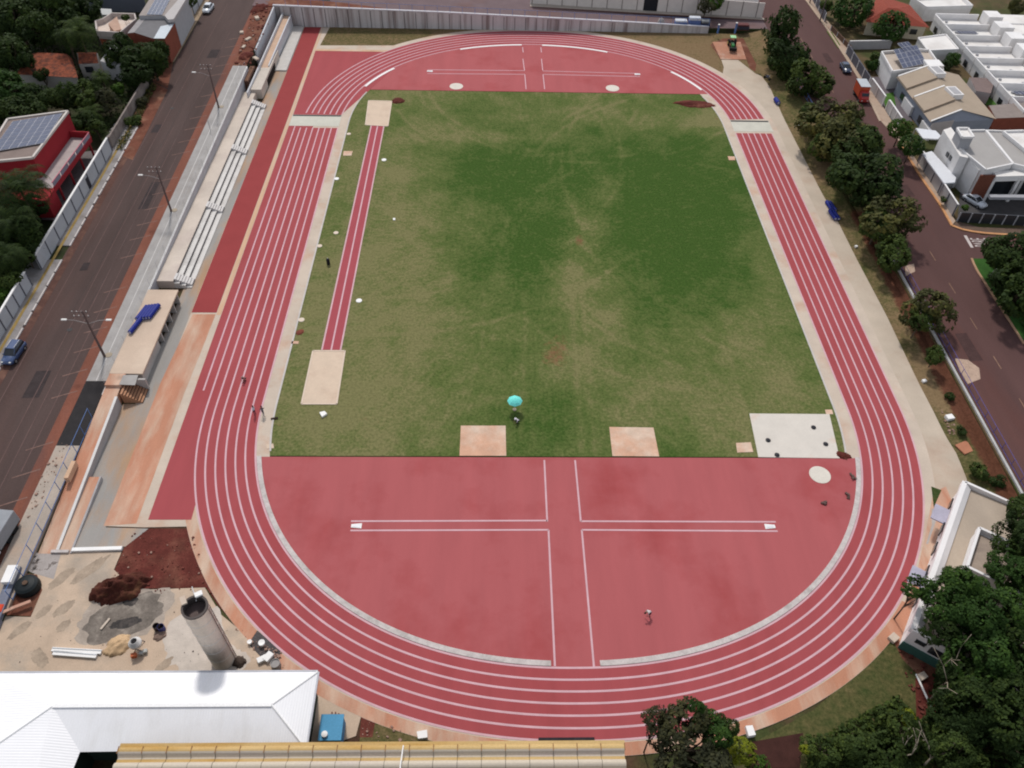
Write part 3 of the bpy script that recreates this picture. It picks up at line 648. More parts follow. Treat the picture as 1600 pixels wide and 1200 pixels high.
for k, (px, d, lab) in enumerate((((388, 62), (1.6, .7, .35), 'pale broken kerb piece on the dug red soil, upper one'), ((381, 74), (1.3, .6, .3), 'pale broken kerb piece on the dug red soil, lower one'), ((378, 52), (1.0, .8, .4), 'cream rubble block at the street edge by the dug soil'), ((402, 30), (1.4, .9, .5), 'cream rubble block beside the tall corner wall'), ((400, 92), (1.5, .8, .3), 'pale slab between sidewalk end and the corner wall'))):
    p = GZ(*px, 'L'); o = MB().box((0, 0, d[2]/2), d).build('rubble_block', M_cream, bevel=.03); o.location = p; o.rotation_euler.z = 1.1+.3*k; tag(o, lab, 'rubble')
mound('soil_heap', (384, 88), 1.7, .7, M_soil, 'dark red soil heap at the end of the left sidewalk', 'soil heap', 1.5, 1.2, 51, 'L')
mound('soil_heap', (405, 14), 2.2, .9, M_soil, 'dark red soil heap behind the tall corner wall', 'soil heap', 1.5, 1.0, 52, 'L')
# -------- top retaining wall (stained), sloping top
tw = MB(); P_ = [(-61.0, 83.6), (-20, 83.55), (20, 83.5), (43, 83.4)]; zt = [4.75, 3.75, 2.35, 1.45]
for k in range(3): tw.wall(P_[k], P_[k+1], .3, -.1, zt[k], -.1, zt[k+1])
M_stain = mat('stained_wall', (.52, .49, .485), .9, .10, .4, .08, 5, stain=(.22, .17, .16), stain_amt=.9, stain_scale=.5, stain_lo=.48, stain_hi=.66, stretch=(1.6, 1, .08))
o = tw.build('boundary_wall', M_stain); tag(o, 'long stained grey retaining wall along the far end of the track', 'wall')
cp_ = MB()
for k in range(3): cp_.wall(P_[k], P_[k+1], .5, zt[k], zt[k]+.22, zt[k+1], zt[k+1]+.22)
cp_.build('coping', mat('coping_lilac', (.55, .54, .57), .8, .1, 1), o)
jt = MB()
for k in range(46):
    f = (k+.5)/46*3; i = min(2, int(f)); u = f-i; x = P_[i][0]*(1-u)+P_[i+1][0]*u; z = zt[i]*(1-u)+zt[i+1]*u
    jt.box((x, 83.4-.02*i*0, (z-.2)/2), (.12, .10, z-.25))
jt.build('joint', mat('joint_dark', (.12, .10, .10), .9), o)
# top ground and street
struct('top_terrain', MB().prism([(-61.0, 83.8), (43, 83.8), (58, 83.8), (58, 240), (-61.0, 240)], -4, [ZT(-61)-.04, .96, .96, .96, ZL(92)-.04]), M_lot)
tt = MB()
xs_ = [-66, -40, -10, 20, 43, 72]
tt.add([(x, y, ZT(x)+.0+(0.02 if x < -61 else 0)) for x in xs_ for y in (84.0, 87.3)], [(2*i, 2*i+2, 2*i+3, 2*i+1) for i in range(5)])
struct('cross_street', tt, M_asphT)
tt = MB(); tt.add([(x, y0, ZT(x)+.0+(0.02 if x < -61 else 0)) for x in xs_ for y0 in (87.3, 101)], [(2*i, 2*i+2, 2*i+3, 2*i+1) for i in range(5)])
struct('cross_street', tt, M_asphT)
sheet('street_edge_soil', [(-62.5, 83.9, ZT(-62)+.03), (-30, 83.9, ZT(-30)+.03), (-36, 86.2, ZT(-36)+.03), (-62.5, 91, ZT(-62)+.05)], M_redsoil)
fence('mesh_fence', 'thin blue fence on top of the far retaining wall', (-58, 83.7), (43, 83.6), 4.7, 1.7, 1.6, 34, M_rail, None)
# wall across the cross street
tb = wthing('compound_wall', 'long pale panelled wall across the far cross street', 'wall', (30, 92, 2))
for x0, x1 in ((0, 28.0), (31.5, 57.6)):
    MB().wall((x0, 93.3-.05*x0), (x1, 93.3-.05*x1), .25, ZT(x0)-.2, ZT(x0)+4.2, ZT(x1)-.2, ZT(x1)+3.6).build('panel_wall', mat('wall_beige', (.66, .60, .55), .85, .06), tb)
jm = MB()
for k in range(16):
    x = .5+k*3.7
    if 27.5 < x < 32: continue
    jm.box((x, 93.3-.05*x-.15, ZT(x)+1.9), (.14, .1, 3.9))
jm.build('joint', mat('joint_brown', (.16, .13, .12), .9), tb)
MB().box((29.75, 92.0, ZT(30)+2.0), (3.5, .2, 4.1)).build('gate', mat('gate_black', (.02, .02, .025), .6), tb)
sheet('sidewalk', [(0, 91.3, ZT(0)+.1), (58, 89.0, ZT(58)+.1), (58, 90.3, ZT(58)+.1), (0, 93.2, ZT(0)+.1)], mat('sidewalk_warm', (.38, .33, .28), .9, .1))
o = MB().wall((0, 91.2), (58, 88.9), .2, ZT(0)-.1, ZT(0)+.11, .9, 1.11).build('kerb', mat('kerb_brown', (.16, .09, .075), .9)); o['kind'] = 'structure'
blk = wthing('white_house', 'white flat roofed house behind the panelled far wall', 'house', (50, 99, 1))
MB().box((50, 100, 3.2), (15, 9, 5)).build('wall', M_white, blk); MB().box((50, 100, 5.8), (15.4, 9.4, .25)).build('roof', mat('roof_white', (.7, .66, .62), .7), blk)
# things on the wall's end
M_sil = mat('silver_wrap', (.55, .57, .62), .45, .1, 2); M_bl = mat('wrap_blue', (.12, .17, .36), .6, .1)
def pallet(px, w, h, lab, mt, ms):
    p = GZ(*px, 'T'); t = thing('wrapped_pallet', lab, 'pallet', p, -.04)
    MB().box((0, 0, .08), (w, 1.6, .16)).build('base', mat('brown_timber', (.1, .05, .035), .8), t)
    MB().box((0, 0, .2+h*.3), (w*.96, 1.5, h*.6)).build('load', ms, t, bevel=.08)
    MB().box((0, .05, .22+h*.75), (w*.92, 1.5, h*.32)).build('top_wrap', mt, t, bevel=.12)
pallet((1063, 40), 3.1, 1.3, 'low silver wrapped pallet behind the far wall end, left one', M_sil, M_bl)
pallet((1084, 40), 3.0, 2.0, 'taller silver topped blue pallet behind the far wall end', M_sil, M_bl)
pallet((1101, 42), 2.2, 1.5, 'dark grey lumpy pallet at the very end of the far wall', mat('grey_wrap', (.2, .21, .22), .7, .3, 2), mat('dark_wrap', (.05, .05, .07), .7))
pallet((1160, 46), 3.0, 1.2, 'dark red load standing beyond the blue gate post', mat('red_dark', (.12, .04, .04), .7), mat('dark_wrap', (.05, .05, .07), .7))
mound('rubble_heap', (1033, 34), .9, .9, mat('rubble_pale', (.4, .36, .34), .9, .3, 3), 'small pale rubble heap on the cross street by the wall', 'rubble', 1.2, 0, 12, z=1.6)
for px, h, lab in (((1148, 52), 2.4, 'blue gate post right of the far opening'), ((1121, 52), 2.0, 'faint blue gate post at the wall end')):
    p = GZ(*px, 'T'); o = MB().box((0, 0, h/2), (.35, .3, h)).build('gate_post', M_rail); o.location = p; MB().box((0, 0, h+.06), (.45, .4, .12)).build('cap', M_white, o); tag(o, lab, 'gate post')
# ---------------------------------------------------------------- poles
def pole(px, hgt, lean, lab, lampR=False, z='L'):
    p = GZ(*px, z); t = thing('utility_pole', lab, 'utility pole', p, 0, 'utility poles on the left sidewalk')
    M_p = mat('pole_concrete', (.12, .085, .08), .85, .1)
    MB().tube((0, 0, -.1), (0, 0, hgt), .19, .11, 8).build('pole', M_p, t)
    for k in range(2): MB().box((-.35, 0, hgt-.25-.75*k), (2.2, .1, .1)).build('crossarm', M_p, t)
    for k in range(2):
        for i in range(4): MB().lathe([(.05, 0), (.08, .06), (.05, .18)], (-1.35+.62*i, 0, hgt-.2-.75*k), 6).build('insulator', mat('insulator_white', (.6, .58, .56), .4), t)
    arms = [(-1, 2.7)]+([(1, 2.7)] if lampR else [])
    for s, ln_ in arms:
        a = MB().path([Vector((0, 0, hgt-2.3)), Vector((s*ln_*.6, 0, hgt-1.7)), Vector((s*ln_, 0, hgt-1.6))], [.05, .045, .04], 6).build('lamp_arm', mat('arm_grey', (.3, .27, .26), .5), t)
        MB().box((s*(ln_+.25), 0, hgt-1.58), (.75, .34, .16)).build('lamp_head', mat('lamp_white', (.75, .73, .7), .4), a, bevel=.05)
    MB().lathe([(.5, 0), (.5, .05)], (.45, .3, 0.13), 14).build('footing', mat('footing_sand', (.35, .29, .22), .9), t)
    return t
pole((164, 558), 8.6, 0, 'dark utility pole nearest the camera with two lamp arms, by the stage block', True)
pole((268, 331), 8.6, 0, 'dark utility pole with one lamp arm beside the middle of the stands')
pole((342, 169), 8.8, 0, 'dark utility pole with one lamp arm at the far end of the stands')
o = MB().tube((0, 0, 0), (0, 0, 2.2), .06, .05, 6).build('pipe_post', M_steel); o.location = GZ(329, 204, 'L', .13); tag(o, 'short bare steel post on the sidewalk between two utility poles', 'post')
# ---------------------------------------------------------------- left walls
def panel_wall(nm, lab, p, q, h, n, m, hp=None, joint=M_walld, cap=M_white, side=1, t=.2):
    p = Vector(p[:2]); q = Vector(q[:2]); zp, zq = ZL(p.y), ZL(q.y)
    o = wthing(nm, lab, 'wall', (*p, zp))
    MB().wall(p, q, t, zp-.3, zp+h, zq-.3, zq+h).build('panel', m, o)
    if cap: MB().wall(p, q, t+.12, zp+h, zp+h+.14, zq+h, zq+h+.14).build('cap', cap, o)
    d = (q-p).normalized(); nn = Vector((d.y, -d.x))*side*(t/2+.03); jb = MB()
    for i in range(n+1):
        a = p.lerp(q, i/n); z = ZL(a.y); jb.box((a.x+nn.x, a.y+nn.y, z+h/2), (.12, .17, h), math.atan2(d.y, d.x)+pi/2)
    jb.build('pilaster', joint, o)
    return o
A = GZ(175, 237, 'L'); B = GZ(65, 422, 'L')
w1 = panel_wall('panel_wall', 'grey blue panelled wall with white cap in front of the red house', (B.x, B.y), (A.x, A.y), 2.7, 9, M_wallw, side=1)
gp = Vector((B.x, B.y)).lerp(Vector((A.x, A.y)), .655); MB().box((gp.x+.13, gp.y, ZL(gp.y)+1.05), (.08, 1.1, 2.1)).build('door', mat('door_dark', (.02, .02, .03), .5), w1)
A2 = GZ(50, 447, 'L'); B2 = GZ(0, 532, 'L'); B2 = A2+(B2-A2)*1.25
panel_wall('panel_wall', 'grey blue panelled wall with white cap at the left picture edge', (B2.x, B2.y), (A2.x, A2.y), 2.7, 6, M_wallw, side=1)
A3 = GZ(232, 133, 'L'); B3 = GZ(176, 232, 'L')
o = MB().wall((A3.x, A3.y), (B3.x, B3.y), .3, ZL(A3.y)-.2, ZL(A3.y)+1.9, ZL(B3.y)-.2, ZL(B3.y)+2.3).build('old_wall', mat('old_wall_conc', (.25, .21, .19), .95, .15, .6, .1, 5, stain=(.12, .09, .08), stain_amt=.9, stain_scale=.5)); tag(o, 'old weathered grey wall on the street between red house and trees', 'wall')
A4 = GZ(294, 40, 'L'); B4 = GZ(268, 84, 'L')
panel_wall('panel_wall', 'pale panelled wall with white cap in front of the grey roofed house', (B4.x, B4.y), (A4.x, A4.y), 3.4, 5, M_wallw)
A5 = GZ(324, -12, 'L'); B5 = GZ(303, 24, 'L')
panel_wall('panel_wall', 'pale wall at the top edge behind the white car', (B5.x, B5.y), (A5.x, A5.y), 3.2, 3, M_wallw)
# ---------------------------------------------------------------- red house
M_red = mat('house_red', (.30, .022, .03), .8, .08, .4, .05, 6); M_cop = mat('coping_cream', (.55, .50, .46), .8, .08)
M_pv = mat('solar_cell', (.05, .06, .11), .25, .15, .5, .08, 6, spec=.6); M_pvl = mat('solar_frame', (.42, .42, .46), .4)
M_glass = mat('dark_glass', (.02, .024, .03), .15, .1, spec=.6)
def solar(parent, c, u, v, nu, nv, gap=.12):
    """grid of solar panels; c corner, u and v edge vectors. frame sheet with cells proud of it"""
    c, u, v = Vector(c), Vector(u), Vector(v); n = u.cross(v).normalized()
    if n.z < 0: n = -n
    fr = MB(); q = [c, c+u, c+u+v, c+v]
    fr.add(q+[a+n*.05 for a in q], [(0, 1, 2, 3), (4, 5, 6, 7), (0, 1, 5, 4), (1, 2, 6, 5), (2, 3, 7, 6), (3, 0, 4, 7)])
    f = fr.build('solar_array', M_pvl, parent)
    cb = MB(); gu = gap/u.length; gv = gap/v.length
    for i in range(nu):
        for j in range(nv):
            a = c+u*((i+gu*nu*.5)/nu)+v*((j+gv*nv*.5)/nv)+n*.075; du = u*(1/nu-gu); dv = v*(1/nv-gv)
            cb.add([a, a+du, a+du+dv, a+dv], [(0, 1, 2, 3)])
    cb.build('solar_cell', M_pv, f); return f
zg = ZL(15)
H = wthing('red_house', 'two storey red house with solar roof and long balcony', 'house', (-90, 15, zg))
zr = zg+7.2
rp = [G(12, 186, zr), G(106, 173.5, zr), G(51, 246, zr), G(-30, 254, zr)]
MB().prism(xy(rp), zg-.5, zr-.25).build('wall', M_red, H)
cpm = MB()
for i in range(4): cpm.wall(rp[i], rp[(i+1) % 4], .35, zr-.25, zr+.12, zr-.25, zr+.12)
cpm.build('parapet', M_cop, H)
rf_ = MB().prism(xy(rp), zr-.25, zr-.12).build('roof', mat('roof_tan', (.22, .17, .15), .9, .12), H)
c0 = G(20, 190, zr+.1); cu = G(98, 177, zr+.1)-c0; cv = G(-14, 238, zr+.1)-c0
solar(H, c0, cu, cv, 6, 7)
c0 = G(12, 232, zr+.1)
zb = zg+3.4
bp = [G(139, 207, zb+1.1), G(81, 286, zb+1.1)]
b0 = [G(129, 212, zb), G(76, 281, zb)]
din = (b0[0]-bp[0]).normalized()*2.2
outer = [Vector((bp[0].x, bp[0].y)), Vector((bp[1].x, bp[1].y))]; inn = [outer[0]+Vector((-4.2, .3)), outer[1]+Vector((-4.2, .3))]
MB().prism([outer[0], outer[1], inn[1], inn[0]], zb-.6, zb).build('balcony_slab', M_red, H)
MB().prism([outer[0]+Vector((-.35, -.2)), outer[1]+Vector((-.35, .2)), inn[1], inn[0]], zb, zb+.02).build('balcony_floor', mat('balcony_tile', (.40, .34, .33), .8), H)
MB().wall(outer[0], outer[1], .2, zb+.0, zb+.35, zb+.0, zb+.35).build('parapet', M_red, H)
for k in range(5):
    a = outer[0].lerp(outer[1], (k+.06)/5); b = outer[0].lerp(outer[1], (k+.94)/5)
    MB().wall(a, b, .07, zb+.35, zb+1.1, zb+.35, zb+1.1).build('glass_panel', mat('balustrade_glass', (.24, .22, .27), .3), H)
MB().wall(outer[0], outer[1], .12, zb+1.1, zb+1.2, zb+1.1, zb+1.2).build('handrail', mat('rail_pink', (.5, .16, .2), .6), H)
MB().wall(outer[0], inn[0], .2, zb, zb+1.2, zb, zb+1.2).build('parapet', M_red, H)
for k in range(4):
    a = outer[0].lerp(outer[1], .06+.28*k); MB().box((a.x-.2, a.y, zg+1.4), (.28, .28, 2.9)).build('post', M_red, H)
MB().prism([inn[0]+Vector((-3, 0)), inn[1]+Vector((-3, 0)), inn[1]+Vector((.1, 0)), inn[0]+Vector((.1, 0))], zg-.2, zb+1.6).build('wall', M_red, H)
e0 = Vector((bp[1].x, bp[1].y)); MB().prism([e0, e0+Vector((0, -3.4)), e0+Vector((-7.5, -3.4)), e0+Vector((-7.5, 0))], zg-.5, zb).build('wall', M_red, H)
MB().box((inn[0].x+.06, inn[0].y-6, zb+1.0), (.1, 2.2, 1.7)).build('window', M_glass, H)
MB().box((inn[0].x+.06, inn[0].y-11, zb+1.0), (.1, 2.0, 1.9)).build('window', M_glass, H)
sheet('yard_paving', [(outer[0].x-5, outer[0].y, zg+.2), (-80.8, outer[0].y+1, zg+.35), (-80.8, outer[1].y-4, zg-.05), (outer[1].x-5, outer[1].y-4, zg-.05)], mat('yard_tile', (.16, .14, .14), .8, .15), .1)
# ---------------------------------------------------------------- tiled house
zt_ = ZL(48)
M_tile = mat('roof_tile', (.26, .075, .04), .9, .3, 2.2, .3, 6, stain=(.10, .04, .03), stain_amt=.9, stain_scale=1.2, stain_lo=.45, stain_hi=.6, wave=('X', 2.2))
TH = wthing('tiled_house', 'old house with blotched orange tile roof among the left trees', 'house', (-105, 48, zt_))
ez = zt_+3.4; rz_ = zt_+4.9
e = [G(26, 116, ez), G(122, 121.5, ez), G(113, 92, ez), G(42, 86, ez)]
r = [G(60, 82, rz_), G(104, 84, rz_)]
roof = MB(); roof.poly([e[0], e[1], r[1], r[0]]); roof.poly([e[1], e[2], r[1]]); roof.poly([e[2], e[3], r[0], r[1]]); roof.poly([e[3], e[0], r[0]])
roof.build('roof', M_tile, TH)
cx = sum((Vector((p.x, p.y)) for p in e), Vector((0, 0)))/4
MB().prism([cx+(Vector((p.x, p.y))-cx)*.93 for p in e], zt_-.5, ez+.05).build('wall', mat('wall_offwhite', (.42, .39, .36), .85, .08), TH)
e2 = [G(123, 100, ez), G(154, 98.5, ez), G(152, 82, ez), G(120, 82, ez)]
MB().prism(xy(e2), zt_-.5, ez-.1).build('wall', mat('wall_offwhite', (.42, .39, .36), .85, .08), TH)
r2 = [G(138, 82, rz_-.4)]
rb2 = MB(); rb2.poly([e2[0]+Vector((0, 0, .02)), e2[1]+Vector((0, 0, .02)), G(150, 84, rz_-.5), G(122, 84, rz_-.5)]); rb2.poly([G(122, 84, rz_-.5), G(150, 84, rz_-.5), e2[2], e2[3]]); rb2.build('roof', M_tile, TH)
p = e2[0].lerp(e2[1], .42); MB().box((p.x, p.y-.05, zt_+2.2), (1.7, .12, 1.2)).build('window', M_glass, TH)
p3 = [G(160, 90, ez), G(184, 106, ez-1.2)]
o = MB().prism([(e2[1].x+.3, e2[1].y+.3), (e2[1].x+4.2, e2[1].y-.6), (e2[1].x+4.2, e2[1].y+7), (e2[1].x+.3, e2[1].y+8)], zt_-.4, [ez+.3, ez-.4, ez-.2, ez+.4]).build('side_wing', mat('wing_white', (.45, .44, .44), .85, .08), TH)
# ---------------------------------------------------------------- terrace, grey roof, solar house
zc = ZL(78)
def volume(parent, px, zt, zb, mw, mr=None, par=None, parh=.5, part='wall', inset=.0):
    pts = xy(pxs(px, zt)); o = MB().prism(pts, zb, zt-(parh if par else 0)).build(part, mw, parent)
    if mr: MB().prism(pts, zt-(parh if par else 0), zt-(parh if par else 0)+.03).build('roof', mr, parent)
    if par:
        pm = MB()
        for i in range(len(pts)): pm.wall(pts[i], pts[(i+1) % len(pts)], .28, zt-parh+.02, zt, zt-parh+.02, zt)
        pm.build('parapet', par, parent)
    return pts
TR_ = wthing('terrace_house', 'cream walled roof terrace with pale parapets at top left', 'house', (-110, 82, zc))
volume(TR_, [(149, 32), (160, 29), (174, 20), (210, 21), (212, 29), (187, 50), (151, 48)], zc+4.2, zc-.5, mat('wall_offwhite', (.42, .39, .36), .85, .08), mat('terrace_floor', (.62, .52, .45), .85, .1), mat('parapet_cream', (.52, .46, .43), .85, .06), 1.1)
q = pxs([(170, 40), (184, 30), (189, 45), (178, 47)], zc+4.0); MB().prism(xy(q), zc+3, [zc+4.4, zc+4.6, zc+3.9, zc+3.8]).build('roof', mat('terrace_tile', (.5, .33, .25), .9, .1), TR_)
q = pxs([(152, 50), (186, 51), (184, 58), (155, 58)], zc+3.0); MB().prism(xy(q), zc-.4, [zc+3.1, zc+3.1, zc+2.5, zc+2.5]).build('roof', M_tile, TR_)
GH = wthing('grey_roof_house', 'building with flat grey roof and brick red front wall at top left', 'house', (-95, 80, zc))
volume(GH, [(217, 30), (255, 29), (273, 36), (257.5, 61), (238, 60), (210, 51), (199, 52)], zc+4.6, zc-.4, mat('brick_red', (.24, .07, .045), .9, .12, 1), mat('roof_grey', (.165, .16, .165), .9, .08))
q = pxs([(199, 52), (210, 50.5), (227, 29.5), (217, 30)], zc+4.66); MB().poly(q).build('roof_edge', mat('roof_pale', (.30, .28, .28), .9), GH)
q = pxs([(251, 41), (272, 36.5), (257.5, 60), (240, 60)], zc+4.72); MB().poly(q).build('skylight_sheet', mat('sheet_white', (.58, .62, .66), .5, .06, .5, .03, 5, wave=('Y', 3)), GH)
SH = wthing('solar_house', 'house with long blue solar roof at the top left edge', 'house', (-95, 95, zc))
volume(SH, [(217, 24.5), (256, 24.5), (262, 31), (272, 30), (294, -6), (238, -8)], zc+5.4, zc-.4, mat('wall_grey_light', (.40, .39, .40), .85, .06), mat('roof_beige', (.30, .26, .24), .9, .08))
c0 = G(229, 23, zc+5.5); solar(SH, c0, G(253, 23.5, zc+5.5)-c0, G(247, -9, zc+5.5)-c0, 4, 5)
q = pxs([(257, 24), (262.5, 30.5), (271.5, 29.5), (294, -7), (284, -7)], zc+5.75); MB().prism(xy(q), zc+5.2, zc+5.75).build('parapet', mat('coping_beige', (.44, .41, .40), .85, .06), SH)
a = GZ(137, 17, 'L'); b = GZ(231, 19, 'L'); o = MB().wall(a, b, .25, ZL(a.y)-.2, ZL(a.y)+3.4, ZL(b.y)-.2, ZL(b.y)+3.4).build('yard_wall', mat('wall_bluegrey', (.115, .125, .155), .85, .06)); tag(o, 'blue grey yard wall behind the cream terrace at top left', 'wall')
MB().wall(a, b, .35, ZL(a.y)+3.4, ZL(a.y)+3.55, ZL(b.y)+3.4, ZL(b.y)+3.55).build('cap', M_cop, o)
q = pxs([(155, 13), (174, 14), (175, 23), (160, 23)], zc+2.6); o = MB().prism(xy(q), zc-.3, zc+2.6).build('water_tank', mat('tank_pale', (.42, .42, .41), .6, .05)); tag(o, 'pale grey boxy tank beside the terrace in the dark yard', 'tank')

# worn patches, covers and cables
M_patch = mat('road_patch', (.045, .034, .034), .95, .2, .8, .15, 6); M_lid = mat('iron_lid', (.05, .045, .045), .6)
for x, y, w_, l_ in ((-71.5, -38, 2.2, 5), (-68.8, 4, 1.6, 8), (-73.6, 28, 1.5, 3), (-70.4, 58, 2.4, 4), (-73.0, -12, 1.2, 2)):
    sheet('road_patch', [(x, y, ZL(y)), (x+w_, y+.1, ZL(y+.1)), (x+w_-.1, y+l_, ZL(y+l_)), (x+.1, y+l_-.1, ZL(y+l_-.1))], M_patch, .010)
for x, y, w_, l_ in ((60, -30, 2.0, 6), (66, 12, 1.5, 4), (61.5, 40, 2, 7), (67, 66, 1.6, 5)):
    sheet('road_patch', [(x, y, 1), (x+w_, y+.2, 1), (x+w_-.1, y+l_, 1), (x+.1, y+l_-.2, 1)], mat('road_patch_red', (.066, .036, .034), .95, .2, .8, .15, 6), .014)
for x, y, lab in ((-69.8, -25, 'round iron cover in the left street near the second parked spot'), (-72, 37, 'round iron cover in the far half of the left street')):
    o = MB().lathe([(.38, 0), (.38, .012)], (0, 0, 0), 18).build('manhole_cover', M_lid); o.location = (x, y, ZL(y)+.012); tag(o, lab, 'manhole cover')
pp = [GZ(164, 558, 'L'), GZ(268, 331, 'L'), GZ(342, 169, 'L')]
for i, (a, b) in enumerate(((pp[0], pp[1]), (pp[1], pp[2]))):
    for s_, nm in ((-1.3, 'street side'), (.5, 'track side')):
        a_ = a+Vector((s_, 0, 8.5)); b_ = b+Vector((s_, 0, 8.5)); pts = []
        for k in range(13):
            f = k/12; p = a_.lerp(b_, f); p.z -= 1.0*4*f*(1-f)*.6; pts.append(p)
        o = MB().path(pts, [.014]*13, 4).build('overhead_cable', mat('cable_black', (.03, .03, .03), .6)); tag(o, 'thin overhead cable on the %s of the %s pair of left poles' % (nm, ('near', 'far')[i]), 'cable')
# ================================================================= right side
struct('right_terrain', MB().prism([(56.4, -120), (600, -120), (600, 900), (58, 900), (58, 86), (56.4, 84)], -4, .96), mat('right_ground', (.10, .07, .035), .95, .25, .3, .2, 4, stain=(.05, .06, .018), stain_amt=.9, stain_scale=.11, stain_lo=.45, stain_hi=.58, bump=.4))
ap = pxs([(1122, 122), (1129, 116), (1131, 105), (1127, 93), (1166, 93.7), (1171, 107), (1179, 114), (1190, 119), (1202, 134), (1225, 185), (1282, 297), (1310, 347), (1340, 407), (1385, 492), (1435, 597), (1460, 645), (1477, 680), (1497, 712), (1511, 750), (1490, 800), (1460, 880), (1440, 940), (1415, 985), (1385, 1000)])
inn_ = [(x, y) for x, y in off(6.5, np.where((X > 0) & (Y > -66) & (Y < 56))[0])]
sheet('right_apron', [(p.x, p.y) for p in ap]+inn_, M_apron, .004)
sheet('building_forecourt', pxs([(1447, 830), (1458, 770), (1478, 760), (1490, 790), (1470, 870), (1440, 960), (1425, 1000), (1480, 1040), (1420, 1020), (1392, 990), (1430, 905)]), M_salmon, .013)
sheet('pale_path', pxs([(1455.5, 795), (1463, 795), (1462, 815), (1450, 850), (1447, 850), (1456, 820)]), M_pale, .018)
sheet('grass_wedge', pxs([(1455, 760), (1471, 766), (1459, 793)]), M_verge, .017)
# verge between the apron and the street, sloping up; ditch soil
vp_l = pxs([(1190, 119), (1202, 134), (1225, 185), (1282, 297), (1310, 347), (1340, 407), (1385, 492), (1435, 597), (1460, 645), (1477, 680), (1497, 712), (1511, 750)])
def verge_fn(x, y):
    w = .66+.5*(fbm(x, y, 7, 31)-.5)*2+.25*(fbm(x, y, 2.5, 33)-.5)*2
    s = .02+.35*(fbm(x, y, 8, 35)-.5)*2+.35*np.exp(-((x-55.2)/1.6)**2)
    return w, s, np.zeros_like(x)
vm = MB(); ny = 60; nxs = 12
yy = np.linspace(-58, 84, ny)
le_y = [p.y for p in vp_l][::-1]; le_x = [p.x for p in vp_l][::-1]
grid = []
for y in yy:
    xl = float(np.interp(y, le_y, le_x))-.05
    for i in range(nxs):
        f = i/(nxs-1); x = xl*(1-f)+56.7*f; z = .003+(.96*f**1.5)+(-.5*math.exp(-((f-.82)/.1)**2) if y < 20 else 0); grid.append((x, y, z))
vm.add(grid, [(j*nxs+i, j*nxs+i+1, (j+1)*nxs+i+1, (j+1)*nxs+i) for j in range(ny-1) for i in range(nxs-1)])
o = struct('grass_verge', vm, M_verge)
g_ = np.array(grid); wv, sv, _ = verge_fn(g_[:, 0], g_[:, 1]); sv = np.where((g_[:, 1] < 8), sv+1.2*np.exp(-((g_[:, 0]-55.5)/1.25)**2), sv)
for an, arr in (('wear', wv), ('soil', sv)):
    at = o.data.attributes.new(an, 'FLOAT', 'POINT'); at.data.foreach_set('value', np.clip(arr, 0, 1.3).astype(np.float32))
# far grass margins and near verge
def margin(nm, poly, wear, soil, m=None, z=.004, step=1.0):
    xs0 = [p[0] for p in poly]; ys0 = [p[1] for p in poly]
    o = sheet(nm, poly, m or M_verge, z)
    for an, v in (('wear', wear), ('soil', soil)):
        at = o.data.attributes.new(an, 'FLOAT', 'POINT'); at.data.foreach_set('value', np.full(len(o.data.vertices), v, dtype=np.float32))
    return o
margin('dead_grass', [(-50.3, 71.3), (-50.2, 83.4), (44, 83.4), (44, 60), (30, 60), (0, 70)], .80, .30, z=-.02)
margin('dead_grass', pxs([(1118, 69), (950, 60), (1060, 92), (1126, 116)]), .92, .38, z=.002)
margin('green_verge', [(-50.0, 71.5), (-50.0, 82.9), (-22, 82.9), (-30, 72.5)], .62, .05, z=.001)
margin('dead_grass', [(44, 83.4), (57, 83.4), (57, 62), (50, 62), (44, 78)], .75, .1, z=.012)
margin('near_verge', pxs([(1160, 1170), (1270, 1110), (1385, 1010), (1420, 1000), (1445, 1080), (1470, 1200), (1160, 1200)]), .33, .12, z=.003)
margin('near_verge', pxs([(566, 1115), (700, 1152), (800, 1160), (800, 1190), (560, 1175)]), .5, .12, z=.003)
sheet('bare_soil', pxs([(565, 1112), (588, 1118), (582, 1152), (562, 1152)]), M_soil, .007)
sheet('bare_soil', pxs([(1395, 1000), (1420, 1005), (1480, 1035), (1490, 1060), (1440, 1060), (1410, 1030)]), M_redsoil, .006)
sheet('bare_soil', pxs([(1430, 1060), (1460, 1055), (1465, 1120), (1432, 1130)]), M_soil, .008)
sheet('bare_soil', pxs([(1110, 70), (1130, 60), (1165, 60), (1182, 100), (1180, 112), (1171, 106), (1166, 92), (1126, 92)]), M_redsoil, .013)
# ramp up to the far opening
mp_ = MB(); q = [G(1126, 93, 0), G(1166, 93.7, 0), G(1157, 66, .9), G(1113, 66, .9)]
mp_.prism([(p.x, p.y) for p in q], -.2, [.12, .12, 1.0, 1.0]); struct('entrance_ramp', mp_, mat('ramp_clay', (.42, .20, .13), .9, .15, .5, .1, 5, stain=(.52, .38, .3), stain_amt=.8, stain_scale=.4))
